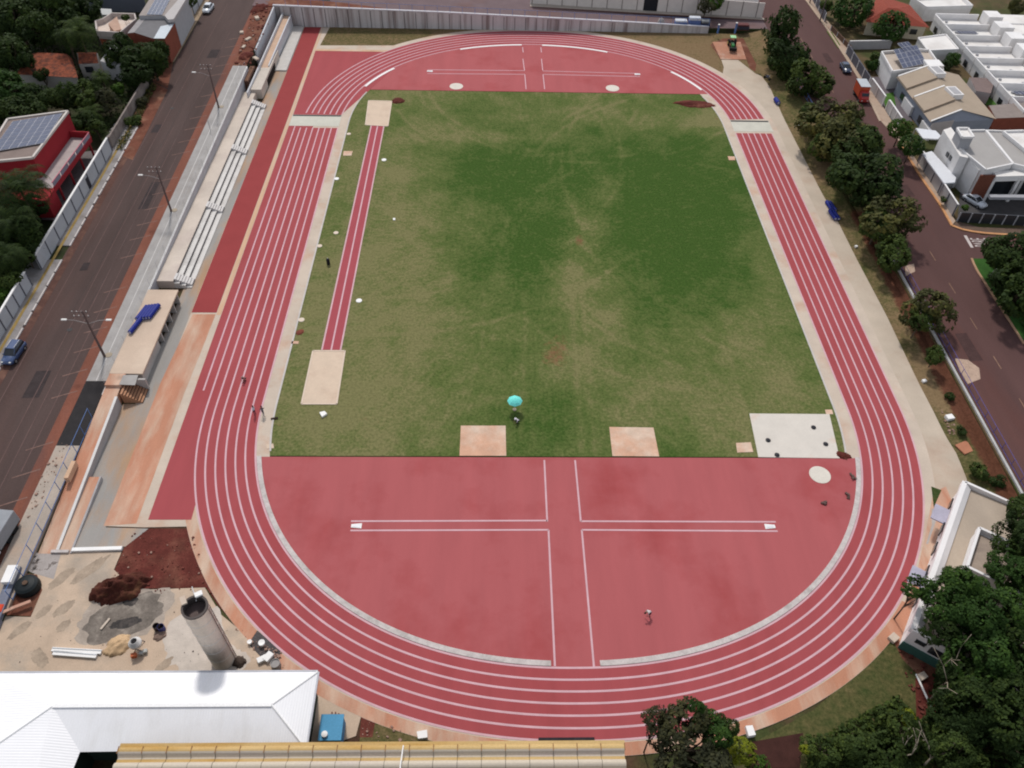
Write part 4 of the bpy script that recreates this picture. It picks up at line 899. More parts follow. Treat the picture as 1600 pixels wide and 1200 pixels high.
# street on the right
sheet('right_street', [(57.0, -110, 1.0), (70.0, -110, 1.0), (70.0, -12, 1.0), (72.6, -5, 1.0), (70.5, 2.5, 1), (71.8, 40, 1.0), (72.3, 84, 1), (72.6, 160, 1.0), (58.0, 160, 1.0), (57.6, 84, 1)], M_asphR, .005)
kx = pxz([(1600, 382), (1575, 372), (1540, 369), (1520, 367), (1500, 358)], 'R')
sheet('side_street', [(69, -12, 1.0), (72.5, -8.0, 1.0), (140, -10.5, 1.0), (140, -1.0, 1), (75, .6, 1.0), (70, 3.4, 1)], M_asphR, .011)
M_curb = mat('kerb_orange', (.52, .26, .12), .8, .2, .8); 
def kerbline(px, m=M_curb, h=.16, w=.45, lab=None):
    pts = pxz(px, 'R'); mb = MB()
    for i in range(len(pts)-1): mb.wall(pts[i], pts[i+1], w, .9, 1+h, .9, 1+h)
    return struct('kerb', mb, m)
kerbline([(1253, -8), (1290, 42), (1320, 88), (1345, 128), (1375, 190)], mat('kerb_sand', (.42, .32, .24), .85, .15))
kerbline([(1404, 222), (1440, 279), (1470, 322), (1487, 353), (1503, 359), (1520, 362.5), (1540, 365), (1600, 369)])
kerbline([(1518, 404), (1521, 412), (1527, 424), (1560, 475), (1600, 538)], mat('kerb_tan', (.40, .24, .15), .85, .15), .12, .35)
def rwalk(px, m, h=.10, nm='sidewalk'):
    return sheet(nm, pxz(px, 'R', h), m)
M_wsand = mat('sidewalk_sand', (.40, .30, .23), .9, .14, .5, .1, 6, stain=(.32, .18, .13), stain_amt=.7, stain_scale=.3)
rwalk([(1254, -8), (1292, 42), (1322, 88), (1347, 128), (1377, 190), (1406, 222), (1441, 279), (1470, 322), (1487, 353), (1493, 345), (1450, 278), (1420, 232), (1385, 175), (1340, 95), (1318, 62), (1295, 35), (1266, -8)], M_wsand)
rwalk([(1488, 354), (1504, 360), (1520, 363), (1540, 366), (1600, 370), (1600, 357), (1530, 355), (1494, 345)], mat('sidewalk_dark', (.12, .08, .06), .9, .2))
sheet('street_verge', pxz([(1519, 404), (1528, 425), (1560, 476), (1602, 541), (1700, 541), (1700, 404)], 'R', .06), mat('lush_grass', (.03, .085, .015), .95, .25, .5, .2, 5))
# centre dashes, PARE marking
dm = MB()
for k in range(17):
    y = 86-8.3*k; x = 63.8+.004*(y+50); dm.box((x, y, 1.012), (.14, 2.6, .012))
struct('lane_dashes', dm, mat('dash_yellow', (.22, .13, .09), .85, .3))
sm = MB(); a = GZ(1508, 368, 'R'); b = GZ(1519, 387, 'R'); sm.wall(a, b, .5, 1.012, 1.022, 1.012, 1.022); struct('stop_line', sm, mat('road_white', (.5, .44, .42), .8, .1))
fc = D.curves.new('pare', 'FONT'); fc.body = 'PARE'; fc.size = 1.55; fc.extrude = .004; fc.align_x = 'CENTER'; fc.align_y = 'CENTER'
to = D.objects.new('tmp', fc); C.objects.link(to); bpy.context.view_layer.update()
me = D.meshes.new_from_object(to.evaluated_get(bpy.context.evaluated_depsgraph_get())); D.objects.remove(to)
po = D.objects.new('stop_lettering', me); C.objects.link(po); po.data.materials.clear(); po.data.materials.append(MATS['road_white']); c_ = GZ(1533, 379, 'R'); po.location = (c_.x, c_.y, 1.025); po.rotation_euler.z = pi/2; po.scale = (.70, 2.5, 1); po['kind'] = 'structure'
# low white wall and blue railing at the left edge of the right street
o = MB().wall((56.75, -60), (56.9, 4), .3, -.4, 1.25, -.4, 1.25).build('low_wall', mat('low_wall_white', (.44, .43, .42), .85, .15, .6, .1, 5)); tag(o, 'low pale wall along the left edge of the right street', 'wall')
fence('street_railing', 'thin blue railing beside the low wall of the right street', (57.5, -62), (57.6, 2), 1.0, 1.0, 1.1, 24, mat('violet_rail', (.10, .09, .28), .5), None)
fence('street_railing', 'short blue railing in the shade behind the small tree at the track corner', (57.4, 44), (57.5, 56), 1.0, 1.0, 1.1, 6, M_rail, None)
sheet('sand_spill', pxz([(1492, 560), (1512, 562), (1530, 575), (1532, 592), (1512, 600), (1500, 580)], 'R', .016), mat('pale_sand', (.42, .30, .23), .95, .2, .5, .15, 4))
sheet('sand_spill', pxz([(1415, 415), (1428, 412), (1430, 424), (1414, 432)], 'R', .016), mat('pale_sand', (.42, .30, .23), .95, .2))
# small loose things of the right verge
def block(nm, px, zone, d, rz, m, lab, cat, h0=0, group=None):
    p = GZ(*px, zone); o = MB().box((0, 0, d[2]/2), d).build(nm, m, bevel=.02); o.location = (p.x, p.y, p.z+h0); o.rotation_euler.z = rz; return tag(o, lab, cat, group)
block('white_box', (1482, 655), 0, (1.0, .8, .5), .2, M_white, 'white box in rubble on the right verge', 'box', .1)
block('cover_slab', (1507, 701), 0, (1.9, 1.7, .2), .4, mat('clay_slab', (.40, .17, .10), .9, .1), 'orange square cover on the right verge above the white building', 'cover', .1)
block('white_box', (1247, 198), 0, (1.0, .7, .4), .3, M_white, 'small white box on the right verge by the upper trees', 'box', .1)
block('white_stone', (1337, 387), 0, (.45, .4, .35), .3, M_white, 'tiny white stone on the right verge beside the apron', 'stone', .05)
block('white_stone', (1443, 597), 0, (.6, .45, .35), .3, M_white, 'white stone at the apron edge by the lower shrubs', 'stone', .05)
# ---------------------------------------------------------------- white building at the lower right corner
WB = wthing('white_building', 'white parapeted building with beige roof beside the near bend', 'building', (45, -62, 0))
M_bwhite = mat('render_white', (.74, .71, .70), .75, .04, .5, .03, 6); M_broof = mat('roof_beige_sheet', (.40, .325, .255), .85, .08, .35, .05, 6, stain=(.32, .26, .21), stain_amt=.5, stain_scale=.25, stretch=(1, .3, 1))
zB = 4.1
Nn = Vector((48.15, -53.6)); Ss = Vector((34.9, -72.5)); dirL = (Ss-Nn).normalized(); perp = Vector((-dirL.y, dirL.x)) if (-dirL.y) > 0 else Vector((dirL.y, -dirL.x))
if perp.x < 0: perp = -perp
Wd = 11.0; Lg = (Ss-Nn).length
E_ = Nn+perp*Wd; SE = Ss+perp*Wd
MB().prism([Nn, E_, SE, Ss], -.2, zB-.75).build('wall', M_bwhite, WB)
MB().prism([Nn+(perp+dirL)*.2, E_+(dirL-perp)*.2, SE-(dirL+perp)*.2, Ss+(perp-dirL)*.2], zB-.75, [zB-.72, zB-.32, zB-.32, zB-.72]).build('roof', M_broof, WB)
pm = MB()
for a, b, t in ((Nn, E_, .3), (E_, SE, .3), (SE, Ss, .3), (Ss, Nn, .55)): pm.wall(a, b, t, zB-.7, zB, zB-.7, zB)
pm.build('parapet', M_bwhite, WB)
# wide sloping white gutter band inside the west parapet
MB().prism([Nn+perp*.28+dirL*.3, Nn+perp*.95+dirL*.3, Ss+perp*.95-dirL*.3, Ss+perp*.28-dirL*.3], zB-.7, [zB-.02, zB-.5, zB-.5, zB-.02]).build('gutter', M_bwhite, WB)
for k, f in enumerate((.12, .30, .44, .60, .78)):
    p = Nn+dirL*Lg*f-perp*.32; MB().box((p.x, p.y, 2.2), (.16, 1.5, 1.0), math.atan2(dirL.y, dirL.x)-pi/2).build('window', M_glass, WB)
for f in (.22, .66):
    p = Nn+dirL*Lg*f-perp*1.0; MB().box((p.x, p.y, 2.45), (1.7, 2.4, .14), math.atan2(dirL.y, dirL.x)-pi/2).build('awning', mat('awning_lilac', (.38, .36, .44), .7), WB)
# raised block on the roof
q0 = G(1531, 824, zB+1.7); q0 = Vector((q0.x, q0.y)); bl = [q0, q0+perp*6.5, q0+perp*6.5+dirL*6, q0+dirL*6]
MB().prism(bl, zB-.6, zB+1.0).build('roof_block', M_bwhite, WB)
MB().prism([q0+(perp+dirL)*.3, q0+perp*6.2+dirL*.3, q0+perp*6.2+dirL*5.7, q0+perp*.3+dirL*5.7], zB+1.0, zB+1.02).build('roof', mat('roof_stained', (.34, .27, .22), .9, .12, .4, .1, 5, stain=(.24, .19, .16), stain_amt=.8, stain_scale=.5, stretch=(.4, 2, 1)), WB)
pm = MB()
for i in range(4): pm.wall(bl[i], bl[(i+1) % 4], .3, zB+1.0, zB+1.7, zB+1.0, zB+1.7)
pm.build('parapet', M_bwhite, WB)
# near end wall: window and green base
ew = Ss-dirL*.0; ang = math.atan2(perp.y, perp.x)
p = ew+perp*4.6+dirL*.06; MB().box((p.x, p.y, 2.35), (4.6, .12, 1.1), ang).build('window', M_glass, WB)
p = ew+perp*1.3+dirL*.06; MB().box((p.x, p.y, 2.6), (1.0, .12, .6), ang).build('window', M_glass, WB)
p = ew+perp*Wd*.5+dirL*.07; MB().box((p.x, p.y, .7), (Wd+.1, .14, 1.4), ang).build('wall_base', mat('base_green', (.05, .12, .10), .7, .08), WB)
# ---------------------------------------------------------------- houses across the right street
M_hw = mat('house_white', (.74, .72, .71), .8, .05, .4, .04, 6, stain=(.5, .47, .45), stain_amt=.4, stain_scale=.3); M_hg = mat('house_grey', (.34, .34, .36), .85, .06)
M_rw = mat('flat_roof_white', (.72, .69, .66), .85, .08, .3, .05, 6, stain=(.46, .42, .39), stain_amt=.5, stain_scale=.2)
M_rg = mat('fibre_roof', (.36, .34, .325), .85, .06, .3, .04, 6, wave=('Y', 1.6))
M_rb = mat('beige_tile_roof', (.37, .295, .225), .9, .06, .4, .04, 6, wave=('X', 2.4))
M_blk = mat('void_dark', (.018, .018, .022), .7, .2)
# townhouses in a staggered white row
tn = [(1462, 22), (1475.5, 40), (1492, 56), (1507, 73.5), (1525, 91.5), (1541.5, 110), (1559.5, 130.5), (1582, 151.5)]
bx = [(1512, 10), (1530, 26), (1546, 44), (1564, 60), (1582, 78), (1600, 94), (1620, 112), (1640, 130)]
zt = 4.6
locn = ['farthest at the top of the picture', 'second from the top with roof solar panels', 'third from the top', 'fourth from the top', 'fifth from the top', 'sixth from the top', 'seventh from the top with small dark panel', 'nearest of the row beside the green yard']
cor = [G(a, b, zt) for a, b in tn]
# average pitch of the row keeps the units even
c0 = cor[0]; c7 = cor[7]
for i in range(8):
    p = c0.lerp(c7, i/7); d = (c7-c0).length/7; dv = (c7-c0).normalized()
    t = wthing('townhouse', 'white townhouse, '+locn[i]+' of the row', 'townhouse', (p.x, p.y, 1), 'row of white townhouses')
    ax = Vector((1, -.02)); ay = Vector((dv.x, dv.y)); L1 = 10.5; Wk = d-.0
    A0 = Vector((p.x, p.y)); A1 = A0+ax*L1; B0 = A0-ay*-Wk*.0
    f0 = A0+ay*(Wk-.35); f1 = A1+ay*(Wk-.35)
    MB().prism([A0, A1, f1, f0], .6, zt-1.15).build('wall', M_hw, t)
    MB().prism([A0+ax*.25, A1, f1, f0+ax*.25], zt-1.15, zt-1.12).build('roof', M_rw, t)
    pm = MB(); pm.wall(A0, f0, .28, zt-1.15, zt, zt-1.15, zt); pm.wall(A0, A1, .28, zt-1.15, zt+.15, zt-1.15, zt+.15); pm.build('parapet', M_hw, t)
    bt = A1+ax*.2+ay*.6; MB().prism([bt, bt+ax*3.4, bt+ax*3.4+ay*(Wk*.62), bt+ay*(Wk*.62)], .6, zt+1.3).build('water_tower', M_hw, t)
    rr = A1+ax*3.8+ay*.2; MB().prism([rr, rr+ax*8.5, rr+ax*8.5+ay*(Wk-.6), rr+ay*(Wk-.6)], .6, zt+.35).build('rear_wing', M_hw, t)
    MB().prism([rr+ax*.2, rr+ax*8.3+ay*.2, rr+ax*8.3+ay*(Wk-.9), rr+ax*.2+ay*(Wk-.9)], zt+.35, zt+.4).build('rear_roof', M_rw, t)
    cx_ = A0+ay*(Wk*.5); MB().box((cx_.x-.15, cx_.y, 2.0), (.1, 1.6, 1.3), math.atan2(ay.y, ay.x)-pi/2).build('window', M_glass, t)
    for vx, vy_ in ((2.2, .35), (6.5, .6)):
        v_ = A0+ax*vx+ay*(Wk*vy_); MB().box((v_.x, v_.y, zt-.95), (.5, .4, .35), .2).build('roof_vent', M_hg, t)
    if i in (1, 6):
        s0 = A0+ax*2.4+ay*1.2; solar(t, (s0.x, s0.y, zt-1.05), (4.6 if i == 1 else 3.0, 0, .0), (ay.x*2.2, ay.y*2.2, .35), 5 if i == 1 else 3, 1, .15)
# a further row end at the top
t = wthing('townhouse', 'white walled roof corner cut by the top picture edge above the red tiles', 'townhouse', (95, 100, 1))
volume(t, [(1425, -6), (1448, 10), (1520, 8), (1500, -10)], zt, .6, M_hw, M_rw, M_hw, .9)
# red hip roof house
RH = wthing('red_roof_house', 'cream house with big red hip roof behind two round trees', 'house', (85, 85, 1))
ez = 4.2; rz_ = 6.2
e = [G(1352, 34, ez), G(1452, 43, ez), G(1422, 8, ez), G(1372, -8, ez)]
ap1, ap2 = G(1388, 12, rz_), G(1403, 13, rz_)
rm = MB(); rm.poly([e[0], e[1], ap2, ap1]); rm.poly([e[1], e[2], ap2]); rm.poly([e[2], e[3], ap1, ap2]); rm.poly([e[3], e[0], ap1]); rm.build('roof', mat('red_tile', (.25, .055, .035), .85, .08, 1.5, .06, 6, wave=('Y', 2.4)), RH)
cx = sum((Vector((p.x, p.y)) for p in e), Vector((0, 0)))/4
wl = [cx+(Vector((p.x, p.y))-cx)*.92 for p in e]; MB().prism(wl, .6, ez-.05).build('wall', mat('wall_cream', (.56, .50, .38), .85, .06), RH)
p = wl[0].lerp(wl[1], .82); MB().box((p.x, p.y-.08, 2.7), (1.6, .14, 1.2), -.1).build('window', M_glass, RH)
# white carport
CP = wthing('white_carport', 'plain white flat roof between red tiles and solar house', 'carport', (92, 72, 1))
volume(CP, [(1435, 58.5), (1478, 53), (1498, 76), (1450, 78)], 4.2, .6, M_hw, M_rw, M_hw, .25)
# solar house on the right
SR = wthing('solar_house', 'white flat house with tilted solar panels across the right street', 'house', (85, 60, 1))
volume(SR, [(1378, 80), (1433, 76), (1452, 77), (1474, 108), (1466, 112), (1444, 104), (1395, 110.5)], 5.2, .6, M_hw, mat('roof_tanpale', (.46, .39, .33), .9, .1), M_hw, .6)
c0 = G(1411, 107, 5.3); solar(SR, c0, G(1448, 99, 5.6)-c0, G(1396, 78, 6.4)-c0, 5, 4, .13)
c0 = G(1421, 88, 6.0); solar(SR, c0, G(1438, 85, 6.2)-c0, G(1402, 68, 7.0)-c0, 3, 3, .13)
p = G(1394, 111, 3); MB().box((p.x+.6, p.y-.2, 2.3), (2.4, .15, 2.2), 0).build('porch', M_blk, SR)
p = G(1456, 105, 5.2); MB().box((p.x, p.y, 5.6), (3.4, 3.0, 1.2)).build('water_box', M_hw, SR)
# twin beige gabled houses
TW = wthing('twin_house', 'long beige roofed twin house with stepped white trimmed roof panels', 'house', (85, 45, 1))
ez = 4.3; rz_ = 5.9
La, Lb = G(1400.5, 121, ez), G(1454, 191, ez); Ra, Rb = G(1498, 117, ez), G(1557, 186, ez); Ta, Tb = G(1449, 104, rz_), G(1504, 172, rz_)
rm = MB(); rm.poly([La, Lb, Tb, Ta]); rm.poly([Ta, Tb, Rb, Ra]); rm.build('roof', M_rb, TW)
MB().prism([(La.x+.5, La.y-.4), (Ra.x-.3, Ra.y-.4), (Rb.x-.3, Rb.y+.35), (Lb.x+.5, Lb.y+.35)], .6, ez-.25).build('wall', mat('wall_bluegrey_light', (.25, .27, .32), .85, .06), TW)
gw = MB(); gw.add([(Lb.x+.5, Lb.y+.3, ez-.3), (Rb.x-.3, Rb.y+.3, ez-.3), (Tb.x, Tb.y+.3, rz_-.12), (Lb.x+.5, Lb.y+.8, ez-.3), (Rb.x-.3, Rb.y+.8, ez-.3), (Tb.x, Tb.y+.8, rz_-.12)], [(0, 1, 2), (5, 4, 3)]); gw.build('gable', mat('wall_bluegrey_light', (.25, .27, .32), .85, .06), TW)
gl = MB(); m_ = Lb.lerp(Rb, .36); gl.wall((Lb.x+.5, Lb.y+.2), (m_.x, m_.y+.2), .12, .6, ez-.3, .6, ez+.1); gl.build('side_wall', mat('wall_stone_pale', (.44, .40, .39), .9, .1), TW)
def onroof(u, v, h=0):   # u along, v from left eave to ridge
    p = La.lerp(Lb, u).lerp(Ta.lerp(Tb, u), v); return Vector((p.x, p.y, p.z+h))
for u0, u1, v1 in ((.02, .30, .98), (.50, .80, .98)):
    pr = MB(); b = [onroof(u0, .0, .0), onroof(u1, 0.0, .0), onroof(u1, v1, .0), onroof(u0, v1, .0)]; t_ = [p+Vector((0, 0, .42)) for p in b]
    pr.add(b+t_, [(4, 5, 6, 7), (0, 1, 5, 4), (1, 2, 6, 5), (2, 3, 7, 6), (3, 0, 4, 7)]); pr.build('raised_roof', M_rb, TW)
    tr_ = MB(); a, c = onroof(u0, .02, .5), onroof(u0, .98, .5); tr_.wall(a, c, .3, a.z-.2, a.z+.03, c.z-.2, c.z+.03); tr_.build('trim', M_white, TW)
tr_ = MB(); a, c = onroof(.99, .02, .08), onroof(.99, .98, .08); tr_.wall(a, c, .25, a.z-.1, a.z+.1, c.z-.1, c.z+.1); tr_.build('trim', M_white, TW)
for u in (.17, .66):
    p = Ta.lerp(Tb, u); MB().box((p.x+.6, p.y, p.z+.35), (2.2, 3.6, 1.0), .1).build('water_box', M_hw, TW); MB().box((p.x+.6, p.y, p.z+.86), (1.6, 2.9, .04), .1).build('box_top', mat('box_shade', (.36, .35, .36), .9), TW)
for u in (.22, .74):
    p = La.lerp(Lb, u); MB().box((p.x+.42, p.y-.3, 2.3), (.14, 1.7, 1.3)).build('window', M_glass, TW)
for u in (.42, .93):
    p = La.lerp(Lb, u); MB().box((p.x+.25, p.y-.3, 1.9), (.5, 4.4, 2.3)).build('porch', M_hw, TW)
# grey annexes behind
AX = wthing('grey_annex', 'grey brown roofed annex with brick wall right of the twin house', 'house', (115, 30, 1))
volume(AX, [(1556, 185), (1610, 183), (1610, 160), (1545, 165)], 4.0, .6, mat('brick_red', (.24, .07, .045), .9, .12, 1), mat('roof_greybrown', (.24, .20, .18), .9, .1))
AX2 = wthing('brown_lean_to', 'brown lean-to roof beside the small green yard', 'lean-to', (100, 50, 1))
volume(AX2, [(1515, 121), (1541, 122), (1552, 133), (1548, 146), (1525, 142)], 3.4, .6, mat('wall_stone_pale', (.44, .40, .39), .9, .1), mat('roof_brown', (.19, .14, .13), .9, .1))
sheet('yard_grass', pxz([(1531, 148), (1552, 147), (1563, 164), (1541, 164)], 'R', .05), mat('yard_green', (.06, .14, .025), .95, .2))
# modern white house
MH = wthing('modern_house', 'large white modern house with flat roofs and brown wood panel', 'house', (88, 20, 1))
zh = 7.4
volume(MH, [(1513, 203), (1540, 202.5), (1583, 255), (1541, 264), (1498, 229)], zh, .6, M_hw, M_rg, M_hw, .35)
volume(MH, [(1542, 203), (1569, 204), (1612, 240), (1612, 262), (1584, 255)], zh-.1, .6, M_hw, M_rg, M_hw, .3)
volume(MH, [(1568, 204), (1600, 203), (1640, 235), (1612, 240)], zh+.4, .6, M_hw, M_rw, M_hw, .4)
volume(MH, [(1474, 203), (1486, 199), (1498, 216), (1513, 247), (1500, 244)], zh-.3, .6, M_hw, M_rw)
volume(MH, [(1496, 199), (1513, 199), (1522, 213), (1504, 213)], zh+2.2, 4, M_hg, M_rw, M_hw, .4)
volume(MH, [(1498, 229), (1541, 264), (1530, 266), (1512, 249)], zh-.8, .6, M_hw, M_rw)
pm0 = G(1541, 264, zh); pw0 = G(1530, 266, zh-.8); yw = min(pm0.y, pw0.y)-.08
MB().box((pw0.x+1.3, yw-.12, 3.7), (2.7, .3, 5.2)).build('wood_panel', mat('wood_brown', (.17, .06, .038), .6, .2, 3), MH)
volume(MH, [(1552, 268), (1612, 264), (1622, 274), (1557, 276)], zh-1.1, zh-2.1, M_hw, M_rw)
q0 = G(1557, 276, zh-1.1); MB().prism([(q0.x+.3, q0.y+1.6), (q0.x+13, q0.y+1.6), (q0.x+13, q0.y+2.4), (q0.x+.3, q0.y+2.4)], 1, zh-1.6).build('glass_front', M_glass, MH)
for dx in (0, 4.4, 9): MB().box((q0.x+.2+dx, q0.y+.5, 3.4), (.5, .5, 5.0)).build('column', M_hw, MH)
MB().box((q0.x+5.5, q0.y-2.2, 3.6), (13, .9, .5)).build('beam', M_hg, MH)
MB().box((q0.x+8.2, q0.y-2.6, 2.9), (.8, .5, 5.0)).build('wood_column', MATS['wood_brown'], MH)
# long side wing facing the street
wf = [G(1470, 214, 6.6), G(1500, 245, 6.6)]
for f in (.55, .72):
    a = wf[0].lerp(wf[1], f); MB().box((a.x-.12, a.y, 5.2), (.2, .8, .8), .0).build('window', M_glass, MH)
CPT = wthing('canopy', 'long white sloped carport roof inside the corner wall', 'canopy', (74, 20, 1))
q = pxs([(1441, 240), (1456, 236), (1494, 277), (1492, 285), (1475, 286)], 3.6); MB().prism(xy(q), 3.35, 3.6).build('roof', mat('canopy_white', (.66, .67, .70), .6, .04, wave=('X', 2)), CPT)
for k in (0, 2, 4): MB().box((q[k].x, q[k].y, 2.2), (.15, .15, 2.5)).build('post', M_hg, CPT)
CP2 = wthing('canopy', 'bright white canopy behind the street tree at the modern house', 'canopy', (78, 32, 1))
q = pxs([(1431, 200), (1462, 204), (1470, 212), (1466, 217), (1442, 216)], 3.9); MB().prism(xy(q), 3.65, 3.9).build('roof', MATS['canopy_white'], CP2)
for k in (0, 2, 4): MB().box((q[k].x, q[k].y, 2.3), (.15, .15, 2.7)).build('post', M_hg, CP2)
def rpanel(nm, lab, px0, px1, h, n, m, joint=M_walld, cap=M_hw):
    p = GZ(*px0, 'R'); q = GZ(*px1, 'R'); o = wthing(nm, lab, 'wall', p)
    MB().wall(p, q, .2, .7, 1+h, .7, 1+h).build('panel', m, o)
    if cap: MB().wall(p, q, .3, 1+h, 1.1+h, 1+h, 1.1+h).build('cap', cap, o)
    d = Vector((q.x-p.x, q.y-p.y)).normalized(); nn = Vector((d.y, -d.x))*.13
    if nn.x > 0: nn = -nn
    jb = MB()
    for i in range(n+1):
        a = p.lerp(q, i/n); jb.box((a.x+nn.x, a.y+nn.y, 1+h/2), (.12, .22, h), math.atan2(d.y, d.x)+pi/2)
    jb.build('pilaster', joint, o); return o
M_pan = mat('panel_grey', (.46, .45, .45), .85, .06)
rpanel('corner_wall', 'pale panelled corner wall in front of the white carport roof', (1434, 253), (1488, 338), 2.4, 5, M_pan)
rpanel('dark_fence', 'dark glass and metal fence on the side street corner', (1494, 346), (1600, 352), 1.9, 6, mat('fence_dark', (.03, .032, .038), .3, .1, spec=.5), M_hg, None)
rpanel('pillar_fence', 'dark slatted fence with white pillars before the solar house', (1322, 84), (1356, 136), 2.1, 4, mat('slat_dark', (.10, .10, .12), .7, .1), M_hw, None)
rpanel('front_wall', 'pale garage wall panels beside the orange truck', (1358, 138), (1378, 166), 2.2, 2, M_pan, M_hw)
rpanel('front_wall', 'short pale wall in front of the second twin house', (1384, 172), (1403, 200), 2.2, 3, M_pan, M_hw)
rpanel('side_wall', 'low grey side wall between red roof house and solar house', (1324, 77), (1390, 76), 1.9, 3, mat('wall_midgrey', (.38, .37, .38), .85, .08), M_hg)
rpanel('bar_fence', 'dark bar fence with pillars at the top of the right street', (1266, -6), (1288, 34), 2.0, 5, mat('slat_dark', (.10, .10, .12), .7, .1), M_hw, None)
rpanel('garden_wall', 'low brown garden wall in front of the red roof house', (1298, 48), (1328, 80), 1.2, 3, mat('wall_brown', (.12, .07, .05), .9, .15), M_hg, None)
sheet('yard_paving', pxz([(1350, 120), (1420, 120), (1425, 190), (1395, 185)], 'R', .04), mat('yard_dark', (.13, .11, .12), .85, .15))
sheet('driveway', pxz([(1500, 300), (1600, 300), (1600, 350), (1496, 343)], 'R', .05), mat('drive_dark', (.07, .065, .065), .8, .15))
sheet('front_lawn', pxz([(1378, 148), (1396, 144), (1400, 165), (1384, 168)], 'R', .06), MATS['yard_green'])
sheet('front_lawn', pxz([(1291, 48), (1300, 50), (1313, 70), (1310, 76)], 'R', .12), mat('dry_lawn', (.10, .12, .035), .95, .2))
M_wood_post = mat('pole_concrete', (.12, .085, .08), .85, .1)
for px, h, lab in (((1265, 5), 7, 'thin utility pole at the top of the right street'), ((1281, 33), 7.5, 'slim pole with shadow beside the bar fence')):
    p = GZ(*px, 'R'); o = MB().tube((0, 0, 0), (0, 0, h), .16, .1, 7).build('street_pole', M_wood_post); o.location = p; MB().box((0, 0, h-.3), (1.8, .1, .1)).build('crossarm', M_wood_post, o); tag(o, lab, 'utility pole')
for px, lab in (((1572, 478), 'pale leaning post on the dark grass at the right edge'), ((1545, 432), 'short pale post on the bright grass near the side street')):
    p = GZ(*px, 'R'); o = MB().tube((0, 0, 0), (.5, 0, 1.6), .11, .1, 6).build('grass_post', M_pale); o.location = p; tag(o, lab, 'post')
# ================================================================= near edge: yard, tank tower, roofs
M_yard = mat('yard_concrete', (.49, .37, .275), .9, .14, .3, .10, 7, stain=(.34, .29, .24), stain_amt=.8, stain_scale=.2, stain_lo=.48, stain_hi=.66, bump=.2)
sheet('yard', pxs([(90, 862), (190, 862), (178, 890), (210, 922), (320, 918), (345, 960), (400, 1005), (440, 1040), (560, 1090), (566, 1112), (556, 1150), (500, 1170), (-80, 1170), (-90, 960), (48, 964), (66, 922), (50, 900)]), M_yard, .003)
sheet('bare_soil', pxs([(207, 826), (302, 826), (330, 905), (340, 945), (322, 918), (205, 920), (178, 893)]), M_soil, .001)
sheet('bare_soil', pxs([(322, 916), (340, 945), (380, 990), (398, 1003), (404, 995), (350, 930), (330, 905)]), M_soil, .006)
sheet('soil_pit', pxs([(30, 895), (58, 898), (66, 922), (48, 963), (-10, 960)]), M_redsoil, .008)
def blob(nm, px, rx, ry, rz, m, z, seed, n=46):
    c = G(*px); pts = []
    for k in range(n):
        t = 2*pi*k/n; f = .62+.75*float(fbm(np.array([3+2*math.cos(t)]), np.array([3+2*math.sin(t)]), .9, seed)[0]); x, y = rx*f*math.cos(t), ry*f*math.sin(t)
        pts.append((c.x+x*math.cos(rz)-y*math.sin(rz), c.y+x*math.sin(rz)+y*math.cos(rz), z))
    return sheet(nm, pts, m)
M_st0 = mat('cement_dust', (.36, .30, .25), .9, .2, .6, .12, 5, stain=(.26, .22, .19), stain_amt=.8, stain_scale=.5)
M_st1 = mat('cement_stain', (.16, .135, .115), .9, .3, .8, .2, 4, stain=(.30, .26, .22), stain_amt=.8, stain_scale=.6)
M_st2 = mat('wet_cement', (.045, .04, .038), .8, .3, .8, .2, 4, stain=(.12, .10, .09), stain_amt=.8, stain_scale=.9)
M_oil = mat('oil_stain', (.34, .265, .20), .9, .25, .8, .15, 5)
blob('dust_patch', (195, 962), 5.2, 3.2, .25, M_st0, .006, 71); blob('dark_stain', (196, 962), 4.3, 2.4, .45, M_st1, .009, 72); blob('dark_stain', (196, 974), 1.6, .6, .2, M_st2, .012, 73); blob('dark_stain', (204, 938), .9, .7, .2, M_st2, .012, 74)
blob('dust_patch', (305, 1000), 3.0, 3.6, .2, mat('pale_dust', (.52, .45, .39), .9, .12), .007, 75); blob('dust_patch', (345, 1038), 2.6, 2.0, .2, mat('pale_dust', (.52, .45, .39), .9, .12), .008, 76)
for k, (px, rx, ry) in enumerate((((95, 904), 1.6, .6), ((68, 956), 1.0, .5), ((100, 978), .8, .5), ((62, 1028), .7, 1.3), ((100, 950), 1.2, .6), ((30, 985), 1.4, .5), ((255, 1040), 1.2, .5), ((140, 890), 2.2, .7))): blob('dark_stain', px, rx, ry, .9, M_oil, .008+.001*k, 80+k)
mound('rubble_heap', (374, 1034), .9, .5, mat('rubble_dark', (.07, .05, .04), .95, .3, 3), 'dark rubble at the foot of the round concrete tower', 'rubble', 1.1, 0, 91)
mound('soil_heap', (188, 920), 2.2, 1.5, mat('heap_soil', (.078, .024, .017), .95, .35, .8, .3, 5, stain=(.10, .05, .025), stain_amt=.7, stain_scale=.8, bump=.6), 'tall jagged heap of dark red soil on the near yard', 'soil heap', 1.9, .35, 21, rough=.75)
mound('sand_heap', (185, 1008), 1.6, .55, mat('yellow_sand', (.50, .34, .20), .95, .12, .8, .1, 6), 'low yellow sand heap on the near yard', 'sand heap', 1.3, .6, 22)
